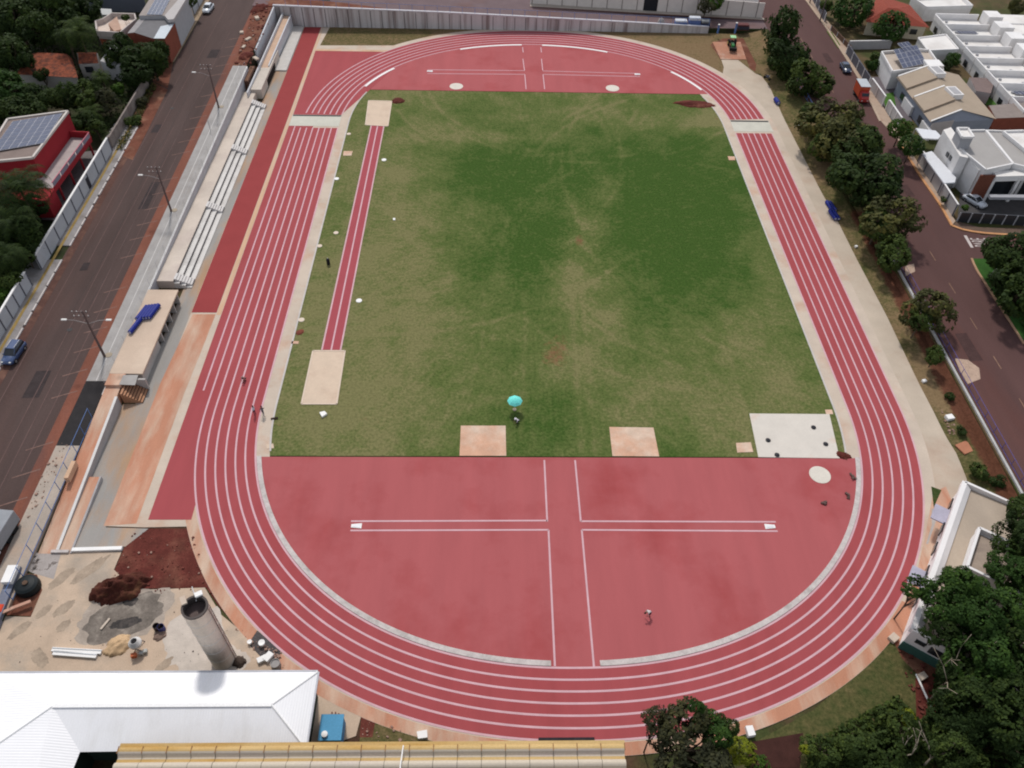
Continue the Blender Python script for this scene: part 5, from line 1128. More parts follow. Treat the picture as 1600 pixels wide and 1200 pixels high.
# tank tower
tb = Vector((-36.7, -73.6)); TK = wthing('tank_tower', 'tall round grey concrete water tower with open top in the yard', 'tower', (tb.x, tb.y, 0))
HT = 11.4; RT_ = 1.22
M_tank = mat('tank_concrete', (.72, .62, .53), .9, .12, .6, .1, 6, stain=(.40, .34, .30), stain_amt=.7, stain_scale=.5, stretch=(1, 1, .35), bump=.2)
MB().lathe([(RT_, -.1), (RT_, HT), (RT_-.16, HT), (RT_-.16, HT-1.1), (.02, HT-1.1)], (tb.x, tb.y, 0), 40, True, True).build('shell', M_tank, TK, smooth=False)
for k in range(1, 6): MB().lathe([(RT_, 0), (RT_+.035, .02), (RT_+.035, .10), (RT_, .12)], (tb.x, tb.y, k*1.9), 40, False, False).build('ring_joint', mat('ring_pale', (.68, .62, .56), .9, .1), TK)
MB().lathe([(RT_+.02, HT-.16), (RT_+.02, HT+.02), (RT_-.18, HT+.02)], (tb.x, tb.y, 0), 40, False, False).build('rim', mat('rim_dark', (.09, .075, .07), .9, .15), TK)
MB().lathe([(RT_-.17, HT-1.095), (.02, HT-1.095)], (tb.x, tb.y, 0), 30, False, False).build('floor', mat('tank_floor', (.12, .09, .085), .9, .2), TK)
MB().lathe([(RT_-.165, HT-1.1), (RT_-.165, HT-.0)], (tb.x, tb.y, 0), 40, False, False).build('lining', mat('rim_dark', (.09, .075, .07), .9, .15), TK)
MB().box((tb.x+.1, tb.y+1.25, HT+.12), (.7, .5, .22), .5).build('rim_box', M_white, TK)
MB().box((tb.x-1.15, tb.y+.6, HT+.1), (.5, .9, .2), .5).build('rim_board', M_cream, TK)
MB().tube((tb.x-.2, tb.y+.9, HT-.6), (tb.x-.7, tb.y+2.0, HT+.2), .05, None, 6).build('pipe', M_white, TK)
lad = MB()
for s in (-.2, .2): lad.tube((tb.x+RT_+.12, tb.y+s, 0), (tb.x+RT_+.12, tb.y+s, HT), .03, None, 5)
for k in range(28): lad.tube((tb.x+RT_+.12, tb.y-.2, .4*k+.3), (tb.x+RT_+.12, tb.y+.2, .4*k+.3), .02, None, 4)
lad.build('ladder', mat('rust_steel', (.09, .05, .04), .7), TK)
# bits around it
def drum(px, r, h, m, lab, tilt=None, grp=None):
    p = G(*px); t = thing('drum', lab, 'drum', p, 0, grp)
    MB().lathe([(r, 0), (r, h), (r*.93, h), (r*.93, h*.15), (.01, h*.15)], (0, 0, 0), 18).build('shell', m, t)
    MB().lathe([(r*.92, h*.55), (.01, h*.55)], (0, 0, 0), 18, False, False).build('content', mat('black_inside', (.012, .01, .012), .6), t)
    return t
drum((247, 983), .36, .8, mat('drum_brown', (.06, .035, .035), .6), 'dark brown drum, the left one of the close pair on the yard')
drum((254, 984), .36, .8, mat('drum_blue', (.05, .05, .16), .5), 'blue drum, the right one of the close pair on the yard')
p = G(217, 1013); mx_ = thing('cement_mixer', 'white cement mixer with round drum mouth and orange motor', 'cement mixer', p, .3)
MB().lathe([(.28, .0), (.62, .45), (.66, .8), (.36, 1.2), (.33, 1.2), (.28, .9)], (0, 0, .55), 20, True, False).build('drum', mat('mixer_white', (.62, .6, .58), .6), mx_)
MB().lathe([(.30, 1.05), (.01, 1.05)], (0, 0, .55), 18, False, False).build('mouth', mat('black_inside', (.012, .01, .012), .6), mx_)
fr = MB(); fr.tube((-.6, -.6, 0), (0, -.6, 1.0), .05, None, 6); fr.tube((.6, -.6, 0), (0, -.6, 1.0), .05, None, 6); fr.tube((-.6, .6, 0), (0, .6, 1.0), .05, None, 6); fr.tube((.6, .6, 0), (0, .6, 1.0), .05, None, 6); fr.tube((0, -.6, 1), (0, .6, 1), .05, None, 6); fr.build('frame', mat('frame_grey', (.12, .11, .11), .6), mx_)
MB().box((-.35, -.95, .5), (.5, .4, .5)).build('motor', mat('motor_orange', (.45, .12, .05), .6), mx_)
for k, (dx, dy) in enumerate(((.3, -1.0), (.75, -.7))):
    block('bucket', (222+6*k, 1022-3*k), 0, (.4, .4, .4), .3*k, mat('pail_grey', (.42, .42, .40), .7), ['grey pail below the cement mixer', 'pale sack right of the cement mixer'][k], ['pail', 'sack'][k])
mound('rubble_heap', (250, 993), .9, .3, mat('rubble_brown', (.22, .15, .12), .95, .3, 3), 'small brown rubble heap under the two drums', 'rubble', 1.1, 0, 31)
for k, (px, L_, lab) in enumerate((((121, 1018), 5.2, 'longer white roofing trough on the near yard'), ((118, 1024), 4.6, 'shorter white roofing trough in front of the longer one'))):
    p = G(*px); o = MB().prism([(-L_/2, -.22), (L_/2, -.22), (L_/2, .22), (-L_/2, .22)], 0, .28).build('roof_trough', M_white); o.location = p; o.rotation_euler.z = -.06-.02*k; o['label'] = lab; o['category'] = 'roof trough'
    MB().box((0, .12, .30), (L_, .06, .08)).build('flange', mat('sheet_grey', (.55, .57, .6), .4), o)
def plank(a, b, w, h, m, lab, z=.05, cat='plank'):
    p, q = G(*a), G(*b); o = MB().wall(p, q, w, z, z+h, z, z+h).build('plank', m); return tag(o, lab, cat)
plank((158, 984), (172, 967), .22, .12, mat('plank_pale', (.55, .46, .38), .85, .1), 'pale plank lying over the dark cement stain')
plank((6, 962), (27, 953), .35, .2, mat('plank_salmon', (.52, .32, .24), .85, .1), 'salmon timber beside the black tank, left piece', .5)
plank((26, 954), (52, 944), .35, .2, mat('plank_salmon2', (.46, .26, .19), .85, .1), 'salmon timber beside the black tank, right piece', .55)
p = G(46, 919); WT = thing('black_tank', 'round black plastic tank standing in the red soil pit', 'tank', p)
MB().lathe([(1.25, 0), (1.3, .3), (1.2, .9), (.9, 1.05), (.35, 1.12), (.35, 1.2), (.02, 1.2)], (0, 0, 0), 28).build('body', mat('tank_black', (.012, .016, .018), .45, .1), WT)
MB().lathe([(.3, 1.2), (.28, 1.27), (.02, 1.28)], (0, 0, 0), 14).build('lid', mat('lid_brown', (.10, .06, .04), .7), WT)
o = MB().box((0, 0, .45), (1.2, 1.0, .9)).build('orange_drum', mat('orange_red', (.55, .06, .025), .6), bevel=.1); o.location = G(1, 956); tag(o, 'bright orange red container at the left picture edge', 'container')
a, b = G(26, 886, .8), G(-16, 985, .8)
o = wthing('slab_wall', 'grey blue stone slab wall at the left picture edge with white cap block', 'wall', (a.x, a.y, 0))
MB().wall(a, b, 1.0, -.1, .95, -.1, .75).build('slab', mat('slate_slab', (.17, .18, .23), .8, .25, 1.2, .1, 5), o)
a2 = a.lerp(b, .02); b2 = a.lerp(b, .30); MB().wall((a2.x-.05, a2.y), (b2.x-.05, b2.y), 1.1, .96, 1.5, .96, 1.5).build('cap_block', M_white, o)
sheet('cracked_paving', pxs([(30, 862), (95, 866), (84, 905), (50, 895), (20, 878)]), mat('paving_grey', (.36, .32, .30), .9, .15, .6, .1, 5, stain=(.12, .10, .09), stain_amt=.9, stain_scale=1.2, stain_lo=.55, stain_hi=.62), .012)
# heap of stuff by the bend
dk = sheet('gravel_patch', pxs([(388, 1006), (402, 985), (440, 1018), (432, 1035), (415, 1034)]), mat('dark_gravel', (.08, .07, .07), .95, .3, 2, .3, 8, bump=.5), .018)
for k, (px, d, lab) in enumerate((((410, 1007), (.7, .7, .5), 'round white bucket on the dark gravel by the bend'), ((411, 1031), (1.1, .6, .4), 'white sack below the dark gravel, left of the pair'), ((420, 1028), (1.0, .7, .45), 'white sack below the dark gravel, right of the pair'), ((391, 1005), (.5, .5, .4), 'small white bucket left of the dark gravel'))):
    if k in (0, 3):
        p = G(*px); r = d[0]/2; o = MB().lathe([(r*.85, 0), (r, d[2]), (r*.9, d[2]), (.02, d[2]*.9)], (0, 0, 0), 14).build('bucket', M_white); o.location = p; tag(o, lab, 'bucket')
    else: block('sack', px, 0, d, .5*k, M_white, lab, 'sack')
p = G(432, 1041); o = MB().lathe([(.5, 0), (.5, .8), (.44, .8), (.44, .7), (.02, .7)], (0, 0, 0), 18).build('grey_drum', mat('drum_grey', (.3, .28, .27), .7)); o.location = p; tag(o, 'grey drum by the corner of the white roof', 'drum')
# ---- white roofed building
M_wr = mat('white_metal_roof', (.80, .79, .80), .45, .04, .3, .02, 6, stain=(.66, .64, .62), stain_amt=.6, stain_scale=.5, stain_lo=.52, stain_hi=.75, spec=.4, stretch=(1, .2, 1), wave=('X', 1.3), bump=.25)
M_wr2 = mat('white_metal_roof_wing', (.80, .79, .80), .45, .03, .3, .02, 6, spec=.4, wave=('Y', 1.3), bump=.25)
WR = wthing('white_roof_building', 'building with broad white metal hip roof at the lower left', 'building', (-45, -81, 0))
ze, zr = 4.6, 5.75
xr = -25.75; yf, yn = -76.95, -84.1; yr = (yf+yn)/2-.05
rx = -29.3; lx = -49.4
pA = (xr, yf, ze); pB = (xr, yn, ze); rR = (rx, yr, zr); rL = (lx, yr, zr)
wl_ = (-75, yf, ze)
vy = tuple(G(125, 1175, ze))                     # inner valley foot
w_end = -100
MB().poly([pA, wl_, (-75, yr-14, zr), rL, rR][::-1][::-1]).build('tmp', M_wr).select_set(False)
D.objects.remove(D.objects['tmp'])
rf = MB(); rf.poly([pA, (-57.2, yf, ze), rL, rR]); rf.poly([pB, pA, rR]); rf.poly([vy, pB, rR, rL])
rf.build('roof', M_wr, WR)
W0 = G(0, 1160, zr); Wx = Vector(rL)+(W0-Vector(rL))*4
vd = (G(115, 1200, ze)-Vector(vy)).normalized(); vy2 = Vector(vy)+vd*18
rf = MB(); rf.add([(-57.2, yf, ze), (-80, yf, ze), (Wx.x-6, Wx.y, ze), Wx, rL], [(0, 1, 2, 4), (2, 3, 4)]); rf.poly([rL, Wx, vy2, vy])
rf.build('wing_roof', M_wr2, WR)
rc = MB(); rc.wall(rR[:2], rL[:2], .35, zr-.02, zr+.08, zr-.02, zr+.08)
rc.tube(pA, rR, .10, None, 6); rc.tube(pB, rR, .10, None, 6); rc.tube(rL, Wx, .10, None, 6); rc.build('ridge_cap', mat('cap_white', (.8, .79, .78), .5, .02), WR)
MB().prism([(xr-.6, yf-.6), (-70, yf-.6), (-70, w_end), (-48.2, w_end), (-46.6, yn+.6), (xr-.6, yn+.6)], -.2, ze-.15).build('wall', mat('wall_darkgreen', (.03, .05, .04), .8), WR)
gt = MB(); gt.box(((xr-57.2)/2, yf+.08, ze-.06), (xr+57.2, .18, .18)); gt.box((xr+.08, (yf+yn)/2, ze-.06), (.18, yf-yn, .18)); gt.build('gutter', mat('gutter_grey', (.45, .45, .48), .5), WR)
# ---- yellowish canal tile roof
YR = wthing('yellow_roof_building', 'long building with stained yellow ribbed roof at the bottom edge', 'building', (-19, -92, 0))
zY = 6.6; x0, x1 = -41.6, 3.1; yE = -84.55
M_yr = mat('fibre_yellow', (.50, .35, .16), .85, .10, .5, .08, 5, stain=(.40, .23, .06), stain_amt=.9, stain_scale=.35, stain_lo=.45, stain_hi=.65, stretch=(.25, 1.6, 1), bump=.15)
M_yr2 = mat('fibre_cream', (.52, .45, .36), .85, .08, .5, .06, 5, stain=(.42, .36, .33), stain_amt=.8, stain_scale=.5, stretch=(.2, 1.2, 1))
prof = []; NR = 10
for k in range(14*NR):
    u = k/NR; y = yE-u*1.32; f = u % 1
    z = .40*(math.sin(pi*min(1, f/.62))**.6 if f < .62 else 0)-.05*(math.sin(pi*(f-.62)/.38) if f >= .62 else 0)
    prof.append((y, zY+z+.03*(yE-y)))
rf = MB(); n = len(prof)
segx = np.arange(x0, x1+.01, (x1-x0)/21)
for i in range(len(segx)-1):
    xa_, xb_ = segx[i]+.02, segx[i+1]-.02; dz = .02*(i % 2)
    vs = [(xa_, y, z+dz) for y, z in prof]+[(xb_, y, z+dz) for y, z in prof]
    o0 = len(rf.v)
    for j in range(n-1): pass
    rf.add(vs, []); 
    for j in range(n-1): rf.f.append((o0+j, o0+n+j, o0+n+j+1, o0+j+1)); rf.mi.append(0 if (j < 4 or (j % NR) in (8, 9)) else 1)
rf.build('roof', [M_yr, M_yr2], YR)
MB().box(((x0+x1)/2, -93.6, 3.1), (x1-x0-1.0, 17.4, 6.6)).build('wall', mat('wall_umber', (.10, .075, .055), .9), YR)
gt = MB(); gt.prism([(x0-.1, yE+.3), (x1+.1, yE+.3), (x1+.1, yE-.02), (x0-.1, yE-.02)], zY-.25, zY+.03); gt.build('gutter', M_yr, YR)
jt = MB()
for i, x in enumerate(segx): jt.box((x, yE-.38, zY+.41), (.07, .62, .05))
jt.build('joint', mat('joint_rust', (.25, .13, .06), .9), YR)
o = MB().path([Vector((-16.6, yE-.2, zY+.5)), Vector((-16.7, -86.5, zY+.75)), Vector((-16.6, -92, zY+.9))], [.06]*3, 6).build('roof_cable', M_white); tag(o, 'white pipe lying across the yellow ribbed roof', 'pipe')
# blue container, green fence
p = G(522, 1148); BC = thing('blue_container', 'small bright blue container hut between white and yellow roofs', 'container', p, 0)
MB().box((0, 0, .95), (2.0, 2.2, 1.9)).build('body', mat('container_blue', (.06, .22, .42), .6, .05), BC)
MB().prism([(-1.1, -1.2), (1.1, -1.2), (1.1, 1.2), (-1.1, 1.2)], 1.92, [1.95, 1.95, 2.1, 2.1]).build('roof', mat('container_roof', (.10, .32, .52), .6, .05, wave=('Y', 3)), BC)
MB().lathe([(.3, 0), (.3, .25), (.1, .3)], (-.5, -.7, 2.0), 12).build('vent', M_white, BC)
fence('green_fence', 'low green mesh fence between blue container and white box', (-24, -82.9), (-12.4, -82.5), 0, 0, 1.0, 7, mat('fence_green', (.03, .10, .09), .6), MATS['fence_green'])
for k, px in enumerate(((519, 1128), (524.5, 1128), (529.5, 1130))):
    a = (px[0], px[1]-15); plank(a, (px[0], px[1]+8), .12, .1, mat('rebar_brown', (.16, .07, .05), .8), ['left', 'middle', 'right'][k]+' one of three brown bars lying beside the blue container', .05, 'bar')
tag(MB().box((0, 0, .15), (5.5, .5, .3)).build('dark_log', mat('dark_log', (.03, .025, .03), .9, .3, 2)), 'dark bundle on the track edge against the yellow roof', 'bundle').location = G(885, 1158)
o = MB().tube((0, 0, .1), (.3, -3.6, .1), .1, None, 8).build('white_pipe', M_white); o.location = G(1431, 1054); tag(o, 'white pipe lying on soil at the edge of the lower right trees', 'pipe')
block('loose_stone', (1440, 1058), 0, (.9, .7, .4), .4, M_cream, 'pale stone block beside the white pipe', 'stone')
block('loose_stone', (1395, 998), 0, (1.0, .8, .4), .6, M_cream, 'cream block at the corner of the near bend margin', 'stone')
sheet('clay_bank', pxs([(1170, 1160), (1255, 1145), (1250, 1200), (1170, 1200)]), mat('dark_bank', (.05, .02, .016), .95, .3), .012)
# blue rolls
M_roll = mat('roll_blue', (.012, .022, .20), .5, .08); M_core = mat('roll_core', (.42, .42, .55), .6, .2, 4)
def roll(p, ang, L_, r, lab, grp):
    d = Vector((math.cos(ang), math.sin(ang), 0)); t = thing('blue_roll', lab, 'roll', p, ang, grp)
    MB().tube((-L_/2, 0, r), (L_/2, 0, r), r, None, 16).build('roll', M_roll, t)
    e_ = MB()
    e_.tube((-L_/2-.03, 0, r), (-L_/2-.002, 0, r), r*.62, None, 14).build('core', M_core, t)
    MB().tube((L_/2+.002, 0, r), (L_/2+.03, 0, r), r*.62, None, 14).build('core', M_core, t)
    return t
for k in range(5):
    p = G(222+4.6*k, 489-.6*k, ZS+.3); roll((p.x, p.y, ZS+.01), math.radians(78), 2.9, .33, ['leftmost', 'second from left', 'middle', 'second from right', 'rightmost'][k]+' blue roll of the five side by side on the peach roof', 'blue rolls on the stage roof')
p = G(211.5, 509, ZS+.3); roll((p.x, p.y, ZS+.01), math.radians(78), 3.0, .33, 'single blue roll on the peach roof below the group of five', 'blue rolls on the stage roof')
for k, px in enumerate(((1295, 324), (1300, 338), (1300, 325), (1305, 338))):
    p = G(*px); roll((p.x, p.y, .02), math.radians(96), 2.6, .33, ['far left', 'near left', 'far right', 'near right'][k]+' blue roll of the four on the right apron edge', 'blue rolls on the right apron')
p = G(1213, 161); roll((p.x, p.y, .02), math.radians(96), 1.9, .45, 'single short blue roll at the far right apron edge', 'blue rolls on the right apron')

# loose stones too many to count
def pebbles(nm, px, zone, n, smin, smax, m, seed, z=.0):
    P = pxz(px, zone) if zone != 0 else pxs(px); r_ = random.Random(seed); mb = MB(); k = 0
    x0, x1, y0, y1 = min(p.x for p in P), max(p.x for p in P), min(p.y for p in P), max(p.y for p in P)
    while k < n:
        x, y = r_.uniform(x0, x1), r_.uniform(y0, y1); ins = False
        for i in range(len(P)):
            a, b = P[i], P[(i+1) % len(P)]
            if (a.y > y) != (b.y > y) and x < (b.x-a.x)*(y-a.y)/(b.y-a.y)+a.x: ins = not ins
        if not ins: continue
        s = r_.uniform(smin, smax)*(r_.random()**2*.7+.3); zz = {'L': ZL(y), 'R': 1.0, 0: 0.0}[zone]+z
        mb.box((x, y, zz+s*.25), (s, s*r_.uniform(.5, 1), s*.6), r_.uniform(0, 3)); k += 1
    o = mb.build(nm, m); o['kind'] = 'stuff'; return o
M_peb = mat('pebble_pale', (.30, .19, .15), .9, .3, 2); M_clod = mat('soil_clod', (.13, .04, .03), .95, .3, 2); M_deb = mat('debris_dark', (.10, .085, .075), .9, .3, 2)
pebbles('loose_stones', [(205, 828), (302, 828), (330, 905), (200, 918), (180, 893)], 0, 22, .08, .35, M_peb, 1)
pebbles('soil_clods', [(205, 828), (300, 828), (328, 915), (392, 1000), (380, 1000), (320, 922), (150, 945), (140, 925), (180, 893)], 0, 200, .05, .28, M_clod, 2)
pebbles('loose_stones', [(150, 930), (320, 925), (430, 1040), (20, 1044), (80, 900)], 0, 90, .04, .16, M_deb, 3)
pebbles('loose_stones', [(20, 862), (60, 862), (60, 890), (10, 900), (-10, 880)], 0, 90, .06, .4, M_deb, 4)
pebbles('loose_stones', [(60, 750), (100, 690), (112, 700), (30, 850)], 'L', 60, .06, .35, M_peb, 5, .14)
pebbles('soil_clods', [(365, 105), (390, 105), (430, 12), (400, 5)], 'L', 160, .1, .7, M_clod, 6, .03)
pebbles('loose_stones', [(365, 105), (390, 105), (430, 12), (400, 5)], 'L', 50, .1, .6, M_peb, 7, .03)
pebbles('loose_stones', [(1470, 640), (1490, 650), (1500, 680), (1482, 680)], 0, 60, .08, .5, M_peb, 8, .05)
pebbles('soil_clods', [(1400, 1005), (1480, 1040), (1470, 1120), (1435, 1120)], 0, 120, .08, .5, M_clod, 9)
pebbles('loose_stones', [(395, 1000), (440, 1020), (445, 1045), (420, 1042), (390, 1010)], 0, 60, .08, .35, M_peb, 10, .02)
pebbles('loose_stones', [(570, 1120), (660, 1150), (700, 1170), (560, 1172)], 0, 50, .06, .3, M_peb, 11)
# ================================================================= trees and plants
def leaf_mat(name, col, trans=.25):
    m = D.materials.new(name); m.use_nodes = True; nt = m.node_tree; N = nt.nodes; L = nt.links; b = N['Principled BSDF']
    b.inputs['Roughness'].default_value = .6; b.inputs['Specular IOR Level'].default_value = .06
    at = N.new('ShaderNodeAttribute'); at.attribute_name = 'leafvar'
    r = N.new('ShaderNodeValToRGB'); e = r.color_ramp.elements
    c = Vector(col); e[0].color = (*(c*.55), 1); e[0].position = 0; e[1].color = (c.x*1.75, c.y*1.55, c.z*1.1, 1); e[1].position = 1
    q = e.new(.5); q.color = (*c, 1)
    L.new(at.outputs['Fac'], r.inputs[0]); L.new(r.outputs[0], b.inputs['Base Color'])
    tr = N.new('ShaderNodeBsdfTranslucent'); L.new(r.outputs[0], tr.inputs[0]); mx = N.new('ShaderNodeMixShader'); mx.inputs[0].default_value = trans
    L.new(b.outputs[0], mx.inputs[1]); L.new(tr.outputs[0], mx.inputs[2]); L.new(mx.outputs[0], N['Material Output'].inputs[0])
    MATS[name] = m; return m
LM = {'dark': leaf_mat('leaf_dark', (.027, .046, .014)), 'mid': leaf_mat('leaf_mid', (.045, .070, .020)), 'olive': leaf_mat('leaf_olive', (.076, .080, .030)),
      'bright': leaf_mat('leaf_bright', (.048, .095, .018)), 'yellow': leaf_mat('leaf_yellow', (.16, .19, .02)), 'brown': leaf_mat('leaf_brown', (.045, .048, .026)), 'lush': leaf_mat('leaf_lush', (.034, .070, .017))}
M_bark = mat('bark', (.10, .075, .055), .95, .3, 3, .2, 8, bump=.4)
M_barkp = mat('bark_pale', (.30, .25, .19), .95, .25, 3, .2, 8)
def cards(P, Nn, size, rs, var, asp=1.5):
    n = len(P); a = rs.randn(n, 3); a -= (a*Nn).sum(1)[:, None]*Nn; a /= np.linalg.norm(a, axis=1)[:, None]+1e-9; b = np.cross(Nn, a)
    s = (size*(.6+.8*rs.rand(n)))[:, None]
    k = s*asp*.5
    V = np.stack([P-a*k-b*s*.15, P-a*k*.1-b*s*.5, P+a*k, P-a*k*.1+b*s*.5], 1).reshape(-1, 3)
    return V, np.repeat(var, 4)
def crown_mesh(name, seed, lobes, n, size, flat=.75, lobe_r=(.30, .5), open_=.0, spread=.62):
    rs = np.random.RandomState(seed)
    c = rs.randn(lobes, 3); c /= np.linalg.norm(c, axis=1)[:, None]; c *= (spread*rs.rand(lobes)**.45)[:, None]; c[:, 2] = c[:, 2]*flat
    R = rs.uniform(*lobe_r, lobes); lv = rs.uniform(.25, .8, lobes)
    per = rs.choice(lobes, int(n*1.9), p=R**2/np.sum(R**2))
    d = rs.randn(len(per), 3); d /= np.linalg.norm(d, axis=1)[:, None]
    rad = R[per]*(.55+.5*rs.rand(len(per))**.6)
    P = c[per]+d*rad[:, None]*[1, 1, .85]
    # lumps: clusters inside each lobe
    u = fbm(P[:, 0]*9+5, P[:, 1]*9+P[:, 2]*7, 1.6, seed+2, 3); keep = u > np.quantile(u, .38+open_)
    # drop what is deep inside another lobe
    dist = np.linalg.norm(P[:, None]-c[None], axis=2)/R[None]; dist[np.arange(len(P)), per] = 9
    keep &= dist.min(1) > .72
    P = P[keep][:n]; d = d[keep][:n]; per = per[keep][:n]
    Nn = d+.42*rs.randn(len(P), 3)+[0, 0, .45]; Nn /= np.linalg.norm(Nn, axis=1)[:, None]
    var = np.clip(lv[per]+.15*rs.randn(len(P)), 0, 1)
    V, vv = cards(P, Nn, np.full(len(P), size), rs, var)
    me = D.meshes.new(name); me.vertices.add(len(V)); me.vertices.foreach_set('co', V.astype(np.float32).ravel()); nq = len(V)//4
    me.loops.add(nq*4); me.loops.foreach_set('vertex_index', np.arange(nq*4)); me.polygons.add(nq)
    me.polygons.foreach_set('loop_start', np.arange(0, nq*4, 4)); me.polygons.foreach_set('loop_total', np.full(nq, 4)); me.update(calc_edges=True)
    at = me.attributes.new('leafvar', 'FLOAT', 'POINT'); at.data.foreach_set('value', vv.astype(np.float32))
    me.materials.append(LM['dark'])
    return me
def trunk_mesh(name, seed, top=.85):
    r_ = random.Random(seed); mb = MB()
    mb.path([Vector((0, 0, -.1)), Vector((.03, .02, .25)), Vector((-.02, .03, .5))], [.06, .045, .038], 8)
    for k in range(6):
        t = 2*pi*k/6+r_.uniform(-.4, .4); a = Vector((-.02, .03, .3+.2*r_.random())); b = a+Vector((math.cos(t)*.22, math.sin(t)*.22, .16)); c = b+Vector((math.cos(t+.3)*.22, math.sin(t+.3)*.22, .15*r_.random()+.08))
        mb.path([a, b, c], [.03, .02, .008], 6)
    mb.path([Vector((-.02, .03, .5)), Vector((.02, 0, .7)), Vector((.05, -.02, top))], [.036, .022, .008], 7)
    me = mb.mesh(name, M_bark); me.shade_smooth(); return me
CR = {'broad': [crown_mesh('crown_broad', s, 16, 6500, .078, .75) for s in (1, 2, 3)],
      'open': [crown_mesh('crown_open', s, 20, 5200, .072, .68, (.26, .42), .08, .66) for s in (4, 5)],
      'tall': [crown_mesh('crown_tall', s, 18, 5200, .080, 1.15, (.28, .45)) for s in (6, 7)],
      'round': [crown_mesh('crown_round', s, 20, 4600, .085, .85, (.34, .46), 0, .5) for s in (8,)],
      'big': [crown_mesh('crown_big', s, 34, 17000, .046, .65, (.22, .36), 0, .72) for s in (9, 10)],
      'shrub': [crown_mesh('crown_shrub', s, 9, 1500, .13, .6, (.3, .5), .05, .6) for s in (11, 12)]}
TR = [trunk_mesh('tree_trunk', s) for s in (1, 2)]
_tc = [0]
def tree(px, rpx, zone, lab, kind='broad', col='dark', hz=None, ry=1.0, sz=1.0, cat='tree', name='tree', group=None, bark=None, gz=None):
    """px: photo point of the crown centre, rpx: crown radius in photo pixels, hz: height of crown centre above ground (in radii if None)"""
    _tc[0] += 1; k = _tc[0]
    if zone == 'R' and hz and rpx > 25: hz = hz*.82; rpx = rpx*1.16
    if zone == 'L' and rpx > 13 and kind != 'tall': rpx = rpx*1.16
    p = G(*px, 3); r = rpx*mpp(p); h = hz if hz is not None else r*1.25
    q = GZ(*px, zone, h); r = rpx*mpp(q)
    base = Vector((q.x, q.y, q.z-h))
    t = thing(name, lab, cat, base, rnd.uniform(0, 6.28), group)
    c = D.objects.new('crown', CR[kind][k % len(CR[kind])]); C.objects.link(c); c.parent = t; c.location = (0, 0, h); c.scale = (r*1.04, r*ry*1.04, r*sz)
    c.material_slots[0].link = 'OBJECT'; c.material_slots[0].material = LM[col]
    if kind != 'shrub' or h > 1.2:
        u = D.objects.new('trunk', TR[k % 2]); C.objects.link(u); u.parent = t; s = (h+r*.45*sz)/.95; u.scale = (r*.95, r*.95, s)
        if bark: u.material_slots[0].link = 'OBJECT'; u.material_slots[0].material = bark
    return t
# ---- row along the right street
tree((1222, 52), 34, 'R', 'big dark tree at the far end of the right verge, near the tractor', 'tall', 'dark', 6.5, 1, 1.3)
tree((1228, 88), 33, 'R', 'dark lower tree touching the big one near the far entrance', 'tall', 'dark', 4.5, 1, 1.0)
tree((1266, 124), 33, 'R', 'small tree on the right verge above the large olive crowns', 'broad', 'mid', 4)
tree((1300, 192), 48, 'R', 'olive brown tree topping the large group on the right verge', 'open', 'olive', 5)
tree((1272, 178), 24, 'R', 'small mid green tree on the left flank of the large group', 'broad', 'mid', 3.5)
tree((1322, 222), 46, 'R', 'mixed green tree in the middle of the large verge group', 'open', 'olive', 5)
tree((1345, 236), 42, 'R', 'dark tree in the upper right of the large verge group', 'broad', 'mid', 5)
tree((1352, 276), 52, 'R', 'darkest and widest tree of the large verge group', 'broad', 'dark', 5.5)
tree((1336, 268), 34, 'R', 'shaded tree low on the left of the widest dark crown', 'open', 'mid', 4)
tree((1392, 342), 45, 'R', 'olive tree below the large group, leaning over the street', 'open', 'olive', 5)
tree((1372, 352), 32, 'R', 'dark green tree left of the leaning olive tree', 'broad', 'mid', 4)
tree((1396, 398), 30, 'R', 'small dense tree at the lower end of the olive pair', 'broad', 'mid', 3.5)
tree((1452, 486), 42, 'R', 'lone spreading tree with reddish tint beside the low wall', 'open', 'olive', 4)
tree((1438, 500), 24, 'R', 'dark half of the lone spreading tree over the red ditch', 'open', 'mid', 3.2)
tree((1461, 556), 19, 'R', 'little bushy tree against the low wall below the lone spreading tree', 'broad', 'mid', 2)
tree((1484, 620), 11, 0, 'round dark shrub on the verge above the white box', 'shrub', 'dark', .8, cat='shrub', name='shrub')
tree((1504, 674), 12, 0, 'round dark shrub above the orange square cover', 'shrub', 'dark', .8, cat='shrub', name='shrub')
tree((1530, 738), 20, 0, 'low green shrub behind the white building', 'shrub', 'mid', .9, cat='shrub', name='shrub')
tree((1557, 752), 17, 0, 'low dark shrub between white building and street wall', 'shrub', 'dark', .9, cat='shrub', name='shrub')
tree((1318, 205), 34, 'R', 'olive crown linking the top and middle of the large verge group', 'open', 'mid', 4.5)
tree((1372, 305), 38, 'R', 'dark crown joining the widest dark tree to the olive tree below', 'open', 'dark', 4)
tree((1290, 232), 26, 'R', 'low green crown on the track side of the large verge group', 'open', 'mid', 3)
